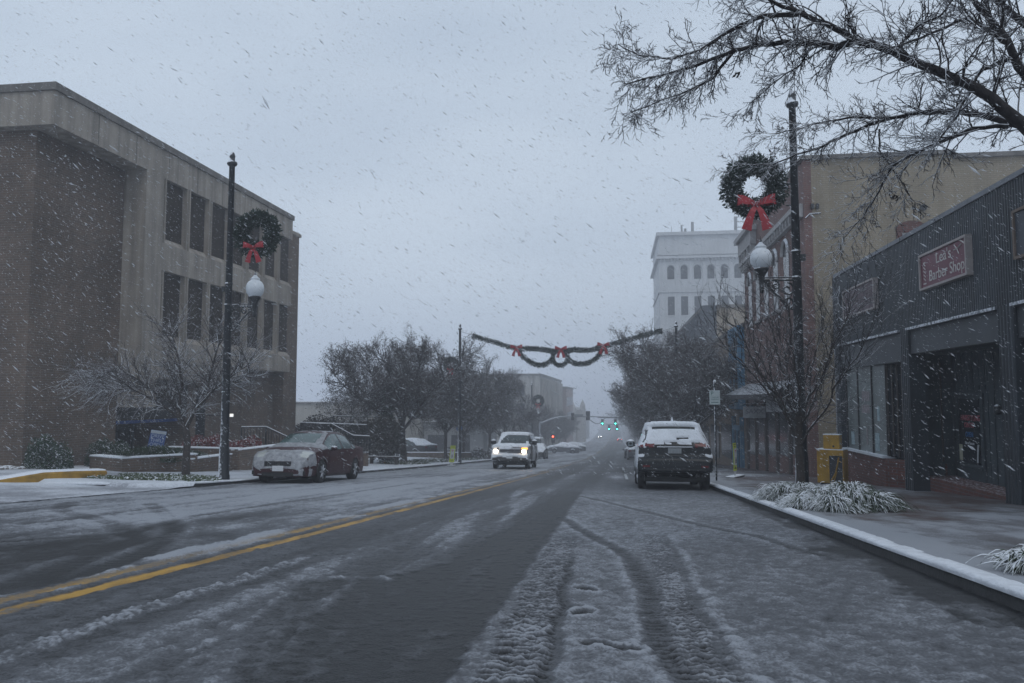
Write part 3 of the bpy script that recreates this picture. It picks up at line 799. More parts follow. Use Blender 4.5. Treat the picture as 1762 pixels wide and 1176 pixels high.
MLR = mat('faded_red_lettering', (0.42, 0.12, 0.14), 0.7); MLW = mat('white_lettering', (0.55, 0.57, 0.60), 0.7); MLB = mat('blue_lettering', (0.04, 0.16, 0.38), 0.7)
def wtext(name, txt, size, m, parent, loc, sx=1.0, ext=0.003, shear=0):
    o = woff(parent)
    return text_mesh(name, txt, size, m, parent, (loc[0] - o.x, loc[1] - o.y, loc[2] - o.z), (R(90), 0, R(-90)), ext, sx, shear=shear)
wtext('lettering', 'HAIRSTYLING', 0.19, MLR, dr, (XD - 0.068, 19.5, 0.52), 0.85)
wtext('lettering', 'CENTER', 0.16, MLR, dr, (XD - 0.068, 19.58, 0.35), 0.85)
wtext('lettering', 'OPEN', 0.17, MLB, dr, (XD - 0.068, 19.58, 0.13), 0.9)
wtext('lettering', 'Hair of Seasons', 0.10, MLW, dr, (XD - 0.068, 19.58, -0.07), 0.75)
b = MB(); b.box(XD - 0.069, XD - 0.063, 19.98, 20.14, -0.60 + 0.1, -0.12)
wb_(b, 'notice', mat('cream_paper', (0.42, 0.42, 0.32), 0.8), dr)
b = MB().tube([(XD - 0.09, 19.15, -0.5), (XD - 0.10, 19.10, -0.3), (XD - 0.09, 19.08, -0.08)], 0.018, 6)
wb_(b, 'handle', MLW, dr)
b = MB(); b.box(XR + 0.35, XD, 15.3, 20.6, -1.7, -0.93); wb_(b, 'doorstep', M_BRICKR, sh)
b = MB().tube([(XD - 0.02, 17.9, 0.72), (XD - 0.16, 17.9, 0.72)], 0.03, 8); b.lathe([(0.05, -0.02), (0.08, 0.02), (0.075, 0.16), (0.03, 0.2)], 10, (XD - 0.18, 17.9, 0.66))
wb_(b, 'wall_lantern', M_IRON, sh)
# third bay
wb_(MB().box(XR + 0.1, XR + 0.3, 9.4, 14.9, -1.3, -0.2), 'brick_base', M_BRICKR, sh)
w3 = wb_(MB().box(XR + 0.18, XR + 0.2, 9.4, 14.9, -0.2, 2.0), 'shop_window', M_GLASS, sh)
b = MB(); b.box(XR + 0.12, XR + 0.24, 14.80, 14.90, -0.2, 2.0); b.box(XR + 0.12, XR + 0.24, 9.4, 14.9, 0.0, 0.05); b.box(XR + 0.12, XR + 0.24, 12, 12.1, -0.2, 2.0)
wb_(b, 'mullion', M_PLASTIC, w3)
wtext('lettering', 'HOURS', 0.12, MLW, w3, (XR + 0.165, 14.3, 0.95)); wtext('lettering', '9 - 5', 0.12, MLW, w3, (XR + 0.165, 14.3, 0.78))

# signs on the shop front (each could be lifted off)
M_SFR = mat('pale_sign_frame', (0.34, 0.30, 0.29), 0.6, var=0.15, scale=4, snow=0.5)
def wallsign(name, label, y0, y1, z0, z1, m, fr, cat='sign'):
    t = thing(name, (XR - 0.05, (y0 + y1) / 2, z0), label, cat)
    pn = wb_(MB().box(XR - 0.13, XR - 0.03, y0, y1, z0, z1), 'panel', m, t)
    w = 0.05; b = MB()
    b.box(XR - 0.165, XR - 0.03, y0 - w, y1 + w, z1, z1 + w); b.box(XR - 0.165, XR - 0.03, y0 - w, y1 + w, z0 - w, z0)
    b.box(XR - 0.165, XR - 0.03, y0 - w, y0, z0, z1); b.box(XR - 0.165, XR - 0.03, y1, y1 + w, z0, z1)
    wb_(b, 'frame', fr, t)
    return t, pn
M_MAR = mat('maroon_panel', (0.125, 0.018, 0.038), 0.5, var=0.15, scale=5)
ts, pn = wallsign('barber_shop_sign', "framed maroon barber shop sign with a striped pole drawn at its left", 16.50, 18.83, 3.53, 4.26, M_MAR, M_SFR)
MLS = mat('cream_lettering', (0.52, 0.50, 0.48), 0.7)
wtext('lettering', "Lea's", 0.34, MLS, ts, (XR - 0.134, 17.59, 4.08), 1.2)
wtext('lettering', "Barber Shop", 0.35, MLS, ts, (XR - 0.134, 17.48, 3.74), 1.02)
b = MB()
for i in range(5):
    z = 3.66 + i * 0.085; b.add([(XR - 0.135, 18.68, z + 0.07), (XR - 0.135, 18.68, z + 0.105), (XR - 0.135, 18.56, z + 0.035), (XR - 0.135, 18.56, z)], [(0, 1, 2, 3)])
b.box(XR - 0.137, XR - 0.131, 18.54, 18.70, 3.60, 3.63); b.box(XR - 0.137, XR - 0.131, 18.56, 18.68, 4.08, 4.11)
wb_(b, 'pole_emblem', MLS, ts)
b = MB().tube([(XR - 0.136, 17.02, 4.20), (XR - 0.136, 16.90, 4.10), (XR - 0.136, 16.70, 4.16)], 0.014, 4); b.tube([(XR - 0.136, 17.06, 4.10), (XR - 0.136, 16.90, 4.10), (XR - 0.136, 16.82, 3.98)], 0.012, 4)
b.tube([(XR - 0.136, 16.79, 4.26), (XR - 0.136, 16.68, 4.22), (XR - 0.136, 16.56, 4.15)], 0.018, 4)
wb_(b, 'scissors_emblem', MLS, ts)
ts, pn = wallsign('faded_shop_sign', 'weathered plum coloured sign with washed out letters, nearest the far end of the corrugated front', 22.15, 24.95, 3.50, 4.26, mat('faded_plum_panel', (0.125, 0.095, 0.105), 0.8, var=0.35, scale=4, snow=0.12), M_SFR)
wtext('lettering', "VINTAGE", 0.36, mat('washed_lettering', (0.17, 0.14, 0.15), 0.8), ts, (XR - 0.134, 23.45, 4.0), 1.4)
ts, pn = wallsign('dark_shop_sign', 'dark sign in a brown frame with white letters cut by the photo edge', 11.3, 14.55, 3.50, 4.28, mat('slate_panel', (0.035, 0.042, 0.055), 0.5), mat('brown_frame', (0.15, 0.11, 0.085), 0.7, snow=0.2))
wtext('lettering', "HAIR", 0.62, MLW, ts, (XR - 0.134, 13.38, 3.90), 1.2)

# ---- red brick building with cream side wall
M_CREAM = mat('cream_painted_brick', (0.275, 0.235, 0.175), 0.85, var=0.12, scale=0.5, brick=((0.25, 0.205, 0.145), (0.20, 0.165, 0.12), 'wall'), stain=0.18)
M_REDB = mat('old_red_brick', (0.15, 0.072, 0.062), 0.9, var=0.25, scale=0.8, brick=((0.11, 0.055, 0.05), (0.14, 0.12, 0.11), 'wall'), snow=0.08)
M_STONE = mat('pale_stone_trim', (0.33, 0.32, 0.32), 0.8, var=0.15, scale=3, snow=0.45)
rb = thing('brick_building', (14, 37, -2.5), 'old red brick building with a cream painted side wall behind the corrugated shop', 'building')
b = MB(); b.box(XR + 0.02, 30, 30.2, 30.4, -3, 10.25); b = MB(); b.box(XR + 0.3, 12.6, 30.2, 44, -4, 10.12); b.box(12.6, 30, 30.2, 44, -4, 9.95)
wb_(b, 'side_wall', M_CREAM, rb)
wb_(MB().box(XR, XR + 0.3, 30.2, 44, -4, 10.12), 'street_wall', M_REDB, rb)
b = MB(); b.box(XR - 0.1, 12.65, 30.05, 44.1, 10.12, 10.27); b.box(12.65, 30.1, 30.05, 44.1, 9.95, 10.12)
wb_(b, 'coping', M_CONCD, rb)
b = MB(); b.box(XR - 0.32, XR, 30.3, 44, 8.25, 8.45); b.box(XR - 0.18, XR, 30.3, 44, 7.95, 8.25)
for y in np.arange(30.4, 43.9, 0.55): b.box(XR - 0.28, XR - 0.18, y, y + 0.16, 8.0, 8.25)
wb_(b, 'string_course', M_STONE, rb)
b = MB(); b.box(XR - 0.30, XR, 40.2, 44.2, 8.9, 9.6); b.box(XR - 0.50, XR, 40.0, 44.3, 9.6, 9.85)
for y in (40.3, 41.3, 42.2, 43.1, 43.9): b.box(XR - 0.28, XR - 0.02, y, y + 0.2, 8.46, 8.9)
wb_(b, 'cornice', M_STONE, rb)
def archwin(xf, y0, y1, z0, z1, parent, mframe=None, side=-1, name='window'):
    """tall window with an arched head in a wall facing -X"""
    n = 8; yc = (y0 + y1) / 2; r_ = (y1 - y0) / 2
    pts = [(y0, z0), (y1, z0), (y1, z1 - r_)] + [(yc + r_ * math.cos(math.pi * k / n), z1 - r_ + r_ * math.sin(math.pi * k / n)) for k in range(1, n)] + [(y0, z1 - r_)]
    m_ = MB(); m_.v = [(xf + side * 0.02, y, z) for y, z in pts] + [(xf + 0.05, y, z) for y, z in pts]
    k = len(pts); m_.f = [tuple(range(k))[::-1]] + [(i, (i + 1) % k, k + (i + 1) % k, k + i) for i in range(k)]
    w = wb_(m_, name, M_GLASS, parent)
    h_ = MB()
    arc = [(xf - 0.05, yc + (r_ + 0.1) * math.cos(math.pi * q / 10), z1 - r_ + (r_ + 0.1) * math.sin(math.pi * q / 10)) for q in range(11)]
    h_.tube(arc, 0.09, 4)
    wb_(MB().box(xf - 0.14, xf, y0 - 0.12, y1 + 0.12, z0 - 0.14, z0), 'sill', mframe or M_STONE, w)
    wb_(h_, 'surround', mframe or M_STONE, w)
    return w
for y in (32.9, 35.1, 37.3, 39.5, 41.7):
    archwin(XR, y, y + 1.0, 4.9, 7.55, rb)
# ground floor of the brick building
for y in (31.0, 33.6, 36.2, 38.8, 41.4): wb_(MB().box(XR - 0.03, XR + 0.02, y, y + 2.1, zr(y) + 0.8, 0.6), 'shop_window', M_GLASS, rb)
for y in (30.7, 33.2, 35.8, 38.4, 41.0, 43.6): wb_(MB().box(XR - 0.10, XR, y, y + 0.3, zr(y) - 0.3, 1.0), 'pilaster', mat('dark_brown_timber', (0.05, 0.035, 0.03), 0.7, var=0.3), rb)
aw = MB()
for i in range(6):
    y0 = 31.2 + i * 2.05; aw.add([(XR - 0.02, y0, 1.75), (XR - 0.02, y0 + 2.05, 1.75), (XR - 1.3, y0 + 2.05, 1.15), (XR - 1.3, y0, 1.15), (XR - 0.02, y0, 1.70), (XR - 0.02, y0 + 2.05, 1.70), (XR - 1.3, y0 + 2.05, 0.92), (XR - 1.3, y0, 0.92)], [(0, 1, 2, 3), (3, 2, 6, 7), (4, 7, 6, 5), (0, 3, 7, 4), (1, 5, 6, 2)])
wb_(aw, 'awning', mat('charcoal_canvas', (0.035, 0.035, 0.04), 0.9, var=0.3, scale=2, snow=0.02), rb)
# arched brick window and vent in the cream side wall
n = 9; wx0, wx1, wz0, wz1, wr = 12.05, 13.15, 5.0, 6.95, 0.25
def wallarch(xc, w, z0, z1, y, rise, m, grow=0.0, name='window', parent=None):
    pts = [(xc - w / 2 - grow, z0 - grow), (xc + w / 2 + grow, z0 - grow), (xc + w / 2 + grow, z1 - rise)] + \
          [(xc + (w / 2 + grow) * math.cos(math.pi * k / n), z1 - rise + (rise + grow) * math.sin(math.pi * k / n)) for k in range(1, n)] + [(xc - w / 2 - grow, z1 - rise)]
    k = len(pts); m_ = MB(); m_.v = [(x, y, z) for x, z in pts] + [(x, 30.25, z) for x, z in pts]
    m_.f = [tuple(range(k))] + [(i, k + i, k + (i + 1) % k, (i + 1) % k) for i in range(k)]
    return wb_(m_, name, m, parent)
w = wallarch(11.05, 0.80, 4.8, 7.50, 30.14, 0.18, M_BRICKR, 0.14, 'window', rb)
wallarch(11.05, 0.80, 4.8, 7.22, 30.11, 0.05, M_PALEG, -0.05, 'shutter', w)
b = MB(); b.lathe([(0.12, -0.03), (0.12, 0.03), (0.05, 0.04)], 14)
b.v = [(x + 11.5, z + 30.14, y + 8.12) for x, y, z in b.v]
wb_(b, 'vent', M_IRON, rb)
b = MB(); b.box(7.45, 7.56, 30.10, 30.2, 8.2, 8.4); b.box(7.64, 7.74, 30.10, 30.2, 8.2, 8.4); b.tube([(7.25, 30.15, 7.85), (7.4, 30.12, 8.0), (7.8, 30.12, 8.02)], 0.03, 4)
wb_(b, 'cable_box', M_IRON, rb)
for i, (y, txt, lab) in enumerate(((38.2, 'SAXX', 'greyish white hanging shop sign with curly dark letters beyond the young tree'), (32.4, 'HAIR', 'paler blank looking hanging shop sign just left of the right lamp post'))):
    t = thing('hanging_sign', (XR - 0.8, y, -0.2), lab, 'sign')
    wb_(MB().box(XR - 1.15, XR - 0.12, y - 0.03, y + 0.03, zr(y) + 2.64, zr(y) + 3.18), 'panel', mat('pale_sign_board', (0.30, 0.31, 0.33), 0.7, var=0.2, scale=5), t)
    wb_(MB().tube([(XR - 1.15, y, zr(y) + 3.31), (XR, y, zr(y) + 3.31)], 0.02, 5).tube([(XR - 1.0, y, zr(y) + 3.16), (XR - 1.0, y, zr(y) + 3.31)], 0.01, 4).tube([(XR - 0.3, y, zr(y) + 3.16), (XR - 0.3, y, zr(y) + 3.31)], 0.01, 4), 'bracket', M_IRON, t)
    o = woff(t)
    text_mesh('lettering', txt, 0.3, mat('grey_lettering', (0.12, 0.12, 0.14), 0.8), t, (XR - 0.63 - o.x, y - 0.034 - o.y, zr(y) + 2.94 - o.z), (R(90), 0, 0), 0.003, 1.1)

# ---- tan building with the blue window bay and blue door
M_TAN = mat('tan_brick', (0.17, 0.125, 0.090), 0.9, var=0.2, scale=0.8, brick=((0.16, 0.11, 0.075), (0.15, 0.13, 0.11), 'wall'))
M_BLUE = mat('bright_blue_paint', (0.055, 0.20, 0.34), 0.6, var=0.2, scale=2, snow=0.15)
tb = block('tan_building', 'tan brick building with a bright blue window bay and blue door', XR, 28, 44.4, 69, 5.0, M_TAN, coping=M_CONCD)
b = MB()
b.box(XR - 0.35, XR, 44.6, 45.0, 0.7, 4.3); b.box(XR - 0.35, XR, 47.8, 48.2, 0.7, 4.3); b.box(XR - 0.35, XR, 46.2, 46.5, 0.7, 4.3)
b.box(XR - 0.38, XR, 44.5, 48.3, 4.3, 5.1); b.box(XR - 0.38, XR, 44.5, 48.3, 3.2, 3.45); b.box(XR - 0.42, XR, 44.5, 48.3, 0.35, 0.7)
wf_ = wb_(b, 'window_bay', M_BLUE, tb)
wb_(MB().box(XR - 0.12, XR - 0.02, 45.0, 47.8, 0.7, 4.3), 'pane', M_GLASS, wf_)
b = MB(); z0 = zr(47) + 0.1
b.box(XR - 0.2, XR, 45.3, 45.6, z0, -0.1); b.box(XR - 0.2, XR, 48.3, 48.6, z0, -0.1); b.box(XR - 0.2, XR, 45.3, 48.6, -0.9, -0.6); b.box(XR - 0.2, XR, 46.8, 47.0, z0, -0.9)
d_ = wb_(b, 'door', M_BLUE, tb)
wb_(MB().box(XR - 0.10, XR - 0.01, 45.6, 48.3, z0, -0.9), 'pane', M_GLASS, d_)
for y in (50.5, 54, 57.5, 61, 64.5):
    w = wb_(MB().box(XR - 0.05, XR + 0.05, y, y + 1.6, 1.0, 3.4), 'window', M_GLASS, tb)
    wb_(MB().box(XR - 0.12, XR - 0.05, y - 0.1, y + 1.7, 0.85, 1.0), 'sill', M_STONE, w)
for y in (50, 56, 62): wb_(MB().box(XR - 0.05, XR + 0.05, y, y + 4.6, zr(y) + 0.5, -0.7 - (y - 50) * 0.05), 'shop_window', M_GLASS, tb)

# ---- beige building with dark mansard
bb = thing('mansard_building', (16, 84, -5), 'beige building with a dark slate mansard above the right street trees', 'building')
wb_(MB().box(XR + 0.4, 30, 69.6, 103, -9, 9.0), 'wall', mat('beige_render', (0.34, 0.29, 0.23), 0.9, var=0.1, scale=0.5, stain=0.15), bb)
b = MB(); b.add([(XR - 0.4, 69.5, 5.6), (XR - 0.4, 103.2, 5.6), (XR + 0.5, 103.2, 9.2), (XR + 0.5, 69.5, 9.2), (XR + 1.7, 69.5, 9.2), (XR + 1.7, 103.2, 9.2), (XR + 1.7, 69.5, 5.6)],
                [(0, 1, 2, 3), (3, 2, 5, 4), (0, 3, 4, 6)])
for y in np.arange(70, 103, 1.1): b.tube([(XR - 0.42, y, 5.6), (XR + 0.48, y, 9.22)], 0.05, 4)
wb_(b, 'mansard_roof', mat('dark_slate', (0.07, 0.08, 0.095), 0.7, var=0.25, scale=2, snow=0.05), bb)
wb_(MB().box(XR + 1.75, 30.1, 69.4, 103.1, 9.0, 9.25), 'coping', M_CONCD, bb)
for y in np.arange(72, 101, 4):
    wb_(MB().box(XR + 0.30, XR + 0.42, y, y + 1.8, -0.5, 2.4), 'window', M_GLASS, bb)

# ---- white tower
M_TOW = mat('white_stone', (0.50, 0.51, 0.52), 0.85, var=0.06, scale=0.3, stain=0.12)
tw = thing('white_tower', (18, 136, -8), 'tall white office tower with arched top windows fading in the snow', 'tower')
tx0, tx1, ty0, ty1, tz = 7.35, 36, 128.5, 149, 28.4
wb_(MB().box(tx0, tx1, ty0, ty1, -12, tz), 'wall', M_TOW, tw)
b = MB()
for z, d, hh in ((27.9, 0.45, 0.55), (24.6, 0.30, 0.35), (24.0, 0.55, 0.4), (18.4, 0.18, 0.3), (11.8, 0.35, 0.35), (11.2, 0.18, 0.4), (-2, 0.2, 0.4)):
    b.box(tx0 - d, tx1 + d, ty0 - d, ty1 + d, z, z + hh)
wb_(b, 'cornice', M_TOW, tw)
b = MB()
for x in np.arange(tx0 + 0.2, tx1, 0.55): b.box(x, x + 0.2, ty0 - 0.42, ty0 - 0.1, 23.65, 24.0)
wb_(b, 'dentils', M_TOW, tw)
tp = 2.16
def twin(x, z0, z1, arch):
    if arch:
        k = 8; r_ = 0.56; pts = [(x - r_, z0), (x + r_, z0)] + [(x + r_ * math.cos(math.pi * i / k), z1 - r_ + r_ * math.sin(math.pi * i / k)) for i in range(k + 1)]
    else: pts = [(x - 0.56, z0), (x + 0.56, z0), (x + 0.56, z1), (x - 0.56, z1)]
    k = len(pts); m_ = MB(); m_.v = [(a, ty0 - 0.03, c) for a, c in pts] + [(a, ty0 + 0.1, c) for a, c in pts]
    m_.f = [tuple(range(k))] + [(i, k + i, k + (i + 1) % k, (i + 1) % k) for i in range(k)]
    w = wb_(m_, 'window', M_GLASS, tw)
    h_ = MB()
    if arch:
        h_.tube([(x + 0.72 * math.cos(math.pi * i / 10), ty0 - 0.08, z1 - 0.56 + 0.72 * math.sin(math.pi * i / 10)) for i in range(11)], 0.11, 4)
    else: h_.box(x - 0.7, x + 0.7, ty0 - 0.12, ty0, z0 - 0.2, z0)
    wb_(h_, 'surround', M_TOW, w)
for i in range(9):
    x = tx0 + 1.85 + i * tp
    twin(x, 20.6, 22.9, True)
    twin(x, 14.6, 17.7, False)
    twin(x, 9.0, 10.9, False); twin(x, 4.2, 7.0, False)
for y in (131.5, 135, 138.5, 142, 145.5):
    for z0, z1 in ((20.6, 22.9), (14.6, 17.7), (8.6, 10.9), (4.2, 7.0)):
        w = wb_(MB().box(tx0 - 0.03, tx0 + 0.1, y, y + 1.2, z0, z1), 'window', M_GLASS, tw)
for i in range(10): wb_(MB().box(tx0 + 0.5 + i * tp, tx0 + 1.05 + i * tp, ty0 - 0.12, ty0 - 0.0, 18.8, 23.6), 'pilaster', M_TOW, tw)
b = MB()
for x, hh, w_ in ((11.3, 1.4, 0.3), (13.1, 1.9, 0.45), (20.2, 2.6, 0.5), (23.2, 2.4, 0.35), (11.9, 0.8, 0.4), (9.6, 1.2, 0.06)): b.box(x - w_ / 2, x + w_ / 2, 131, 131.3, tz, tz + hh + 0.4)
b.tube([(20.2, 131.15, tz + 1.2), (23.2, 131.15, tz + 1.2)], 0.06, 4).tube([(20.2, 131.15, tz + 2.1), (23.2, 131.15, tz + 2.1)], 0.06, 4).box(21.5, 21.9, 131, 131.3, tz + 1.0, tz + 1.9)
wb_(b, 'roof_antenna', M_PALEG, tw)

# ---- more houses along the right side, hidden mostly by the trees
r2 = block('low_brick_house', 'dim brick house between the mansard building and the white tower', XR + 0.4, 26, 103.6, 128, 1.5, M_REDB, coping=M_CONCD)
for y in (105, 110, 115, 120): wb_(MB().box(XR + 0.34, XR + 0.45, y, y + 2, -3.4, -1.2), 'window', M_GLASS, r2)
r3 = block('far_brick_row', 'far brick row beyond the white tower on the right', XR + 0.4, 24, 150, 260, -1.5, M_REDB, coping=M_CONCD)
for y in np.arange(153, 257, 6): wb_(MB().box(XR + 0.34, XR + 0.45, y, y + 2.4, -6.5, -3.8), 'window', M_GLASS, r3)

# ------------------------------------------------------------------ vegetation
class Twigs:
    """batch of tapered tubes"""
    def __init__(s): s.g = {}; s.tips = []
    def add(s, pts, rad, n=3): s.g.setdefault((len(pts), n), []).append((pts, rad))
    def arrays(s):
        V = []; F = []; off = 0
        for (k, n), L in s.g.items():
            P = np.array([p for p, _ in L], float); Rr = np.array([r for _, r in L], float)
            T = np.empty_like(P); T[:, 1:-1] = P[:, 2:] - P[:, :-2]; T[:, 0] = P[:, 1] - P[:, 0]; T[:, -1] = P[:, -1] - P[:, -2]
            T /= np.linalg.norm(T, axis=2, keepdims=True) + 1e-9
            ref = np.zeros_like(P); m0 = T.mean(1); ax = np.where(np.abs(m0[:, 2]) > 0.85, 0, 2)
            ref[np.arange(len(L)), :, ax] = 1.0
            A = np.cross(T, ref); A /= np.linalg.norm(A, axis=2, keepdims=True) + 1e-9
            B = np.cross(T, A)
            w = 2 * np.pi * np.arange(n) / n
            Q = P[:, :, None, :] + (A[:, :, None, :] * np.cos(w)[None, None, :, None] + B[:, :, None, :] * np.sin(w)[None, None, :, None]) * Rr[:, :, None, None]
            b = len(L)
            idx = np.arange(b * k * n).reshape(b, k, n)
            i0 = idx[:, :-1, :]; i1 = np.roll(i0, -1, 2); j0 = idx[:, 1:, :]; j1 = np.roll(j0, -1, 2)
            F.append(np.stack([i0, i1, j1, j0], -1).reshape(-1, 4) + off)
            V.append(Q.reshape(-1, 3)); off += b * k * n
        return np.concatenate(V), np.concatenate(F)
def np_mesh(name, V, F, m, parent=None, smooth=False, loc=None):
    me = bpy.data.meshes.new(name)
    me.vertices.add(len(V)); me.vertices.foreach_set('co', V.astype(np.float32).ravel())
    k = F.shape[1]
    me.loops.add(F.size); me.loops.foreach_set('vertex_index', F.astype(np.int32).ravel())
    me.polygons.add(len(F)); me.polygons.foreach_set('loop_start', np.arange(0, F.size, k, dtype=np.int32))
    if smooth: me.polygons.foreach_set('use_smooth', np.ones(len(F), dtype=bool))
    me.update(calc_edges=True); me.materials.append(m)
    o = bpy.data.objects.new(name, me); COL.objects.link(o)
    if parent is not None: o.parent = parent
    if loc is not None: o.location = loc
    return o
def unit(v):
    l = math.sqrt(v[0] ** 2 + v[1] ** 2 + v[2] ** 2) + 1e-9
    return (v[0] / l, v[1] / l, v[2] / l)
def grow(rn, tw, p, d, length, rad, lvl, spec, rmin=0.0035):
    """spec[lvl] = (n_seg, wobble, tropism_z, children, child_angle, child_len, child_rad, start_frac)"""
    nseg, wob, trop, nch, ang, cl, cr, st = spec[lvl]
    pts = [p]; rr = [rad]; dirs = [d]; seg = length / nseg
    for i in range(nseg):
        d = unit((d[0] + rn.gauss(0, wob), d[1] + rn.gauss(0, wob), d[2] + rn.gauss(0, wob) + trop))
        p = (p[0] + d[0] * seg, p[1] + d[1] * seg, p[2] + d[2] * seg)
        pts.append(p); dirs.append(d); rr.append(rad * (1 - 0.62 * (i + 1) / nseg))
    tw.add(pts, rr, 6 if rad > 0.03 else (4 if rad > 0.012 else 3))
    if lvl + 1 >= len(spec):
        tw.tips.append((pts[-1], dirs[-1])); tw.tips.append((pts[len(pts) // 2], dirs[-1])); return
    for c in range(nch):
        f = st + (1 - st) * (c + rn.random()) / nch
        i = min(nseg - 1, int(f * nseg)); u = f * nseg - i
        q = tuple(pts[i][k] * (1 - u) + pts[i + 1][k] * u for k in range(3))
        dd = dirs[i + 1]
        # random perpendicular
        a = unit((rn.gauss(0, 1), rn.gauss(0, 1), rn.gauss(0, 1)))
        dp = a[0] * dd[0] + a[1] * dd[1] + a[2] * dd[2]
        a = unit((a[0] - dd[0] * dp, a[1] - dd[1] * dp, a[2] - dd[2] * dp))
        an = ang * (0.7 + 0.6 * rn.random())
        nd = unit(tuple(dd[k] * math.cos(an) + a[k] * math.sin(an) for k in range(3)))
        grow(rn, tw, q, nd, length * cl * (0.6 + 0.7 * rn.random()) * (1 - 0.35 * f), max(rad * cr * (1 - 0.4 * f), rmin), lvl + 1, spec, rmin)
def leaf_cloud(rs, tips, n, size, spread, clump=1):
    tp = np.array([t[0] for t in tips]); idx = rs.randint(0, len(tp), n)
    c = tp[idx] + rs.normal(0, spread, (n, 3))
    a = rs.normal(0, 1, (n, 3)); a /= np.linalg.norm(a, axis=1, keepdims=True)
    b = rs.normal(0, 1, (n, 3)); b -= a * (a * b).sum(1, keepdims=True); b /= np.linalg.norm(b, axis=1, keepdims=True)
    s = size * rs.uniform(0.5, 1.3, (n, 1))
    V = np.stack([c - a * s, c + b * s * 0.38, c + a * s, c - b * s * 0.38], 1).reshape(-1, 3)
    F = np.arange(4 * n).reshape(n, 4)
    return V, F

# dense street trees (crowns full of fine twigs and withered leaves)
def street_tree(seed, H=7.6, spread=4.0, leaves=9000, m_leaf=M_LEAFD):
    rn = random.Random(seed); rs = np.random.RandomState(seed)
    t = thing('street_tree', (0, 0, 0), '', 'tree')
    tr = Twigs(); cr = Twigs()
    fork = 1.7 + rn.random() * 0.4
    lean = (rn.gauss(0, .05), rn.gauss(0, .05))
    tr.add([(0, 0, -0.15), (lean[0] * .3, lean[1] * .3, 0.5), (lean[0], lean[1], 1.1), (lean[0] * 1.2, lean[1] * 1.2, fork)], [0.17, 0.135, 0.125, 0.13], 9)
    nl = 9
    for i in range(nl):
        a = 2 * math.pi * (i + rn.random() * 0.6) / nl; el = R(rn.uniform(27, 60)) if i else R(82)
        d = (math.cos(a) * math.cos(el), math.sin(a) * math.cos(el), math.sin(el))
        L = spread * rn.uniform(1.05, 1.35) if el < R(60) else (H - fork) * 0.66
        q = (lean[0] * 1.2, lean[1] * 1.2, fork - 0.15); pts = [q]; rr = [0.085]; dd = d
        for k in range(7):
            dd = unit((dd[0] + rn.gauss(0, .10), dd[1] + rn.gauss(0, .10), dd[2] + rn.gauss(0, .08) + 0.05))
            q = tuple(q[j] + dd[j] * L / 7 for j in range(3)); pts.append(q); rr.append(0.085 * (1 - 0.11 * (k + 1)))
            if k >= 1:
                for _ in range(6):
                    a2 = unit((rn.gauss(0, 1), rn.gauss(0, 1), rn.gauss(0, .8) + 0.25))
                    nd = unit(tuple(dd[j] * 0.55 + a2[j] for j in range(3)))
                    grow(rn, cr, q, nd, rn.uniform(1.0, 1.9) * (1 - 0.04 * k), 0.030, 0,
                         [(5, .16, .05, 8, 0.7, .55, .55, .15), (4, .18, .06, 8, 0.7, .55, .6, .1), (3, .2, .08, 0, 0, 0, 0, 0)], .0065)
        tr.add(pts, rr, 6)
    V, F = tr.arrays(); np_mesh('trunk', V, F, M_BARK, t, True)
    V, F = cr.arrays(); cro = np_mesh('crown', V, F, M_TWIGD, t)
    V, F = leaf_cloud(rs, cr.tips, leaves, 0.042, 0.09); np_mesh('foliage', V, F, m_leaf, cro)
    reg(t)
    return t
protoA = street_tree(11, 7.8, 4.0, 46000)
protoB = street_tree(23, 7.6, 3.9, 46000)
GTL = 'dense street trees along the left kerb'; GTR = 'dense street trees along the right kerb'
TL = [(-12.4, 44.5, 0.2, 1.06, 0, 'large dark twiggy tree nearest to the parked maroon sedan'),
      (-12.3, 55, 2.1, 0.95, 1, 'smaller forked tree just left of the yellow crossing sign'),
      (-12.5, 62.5, 4.0, 1.05, 0, 'tree with a steep double trunk just right of the tall garland pole'),
      (-12.6, 76, 1.2, 1.08, 1, 'dark leafy tree above the oncoming snowy pickup'),
      (-12.6, 88, 5.2, 1.05, 0, 'tree fading in the snow just left of the pole with the far wreath'),
      (-13.0, 124, 3.2, 0.95, 1, 'hazy tree beyond the bent traffic signal arm'),
      (-12.5, 138, 0.9, 0.95, 0, 'hazy tree below the middle of the signal arm'),
      (-12.5, 153, 2.9, 0.95, 1, 'faint tree above the snow covered parked cars'),
      (-12.5, 170, 4.4, 0.95, 0, 'very faint tree left of the far headlights'),
      (-12.5, 190, 1.4, 0.95, 1, 'palest far tree of the left row')]
TR = [(4.3, 46, 3.4, 1.02, 0, 'big dense tree rising over the roof of the parked grey off-roader'),
      (4.2, 57, 5.0, 1.16, 1, 'dark tree reaching furthest over the street on the right'),
      (4.2, 68, 2.4, 1.25, 0, 'dense tree in front of the dark mansard roof'),
      (4.3, 84, 0.4, 1.2, 1, 'dim tree above the small parked cars on the right'),
      (4.3, 100, 4.2, 1.15, 0, 'hazy tree right of the nearer green lights'),
      (4.3, 118, 1.9, 1.0, 1, 'faint tree behind the nearer green lights'),
      (4.3, 150, 3.1, 1.0, 0, 'palest far tree of the right row')]
first = {0: True, 1: True}
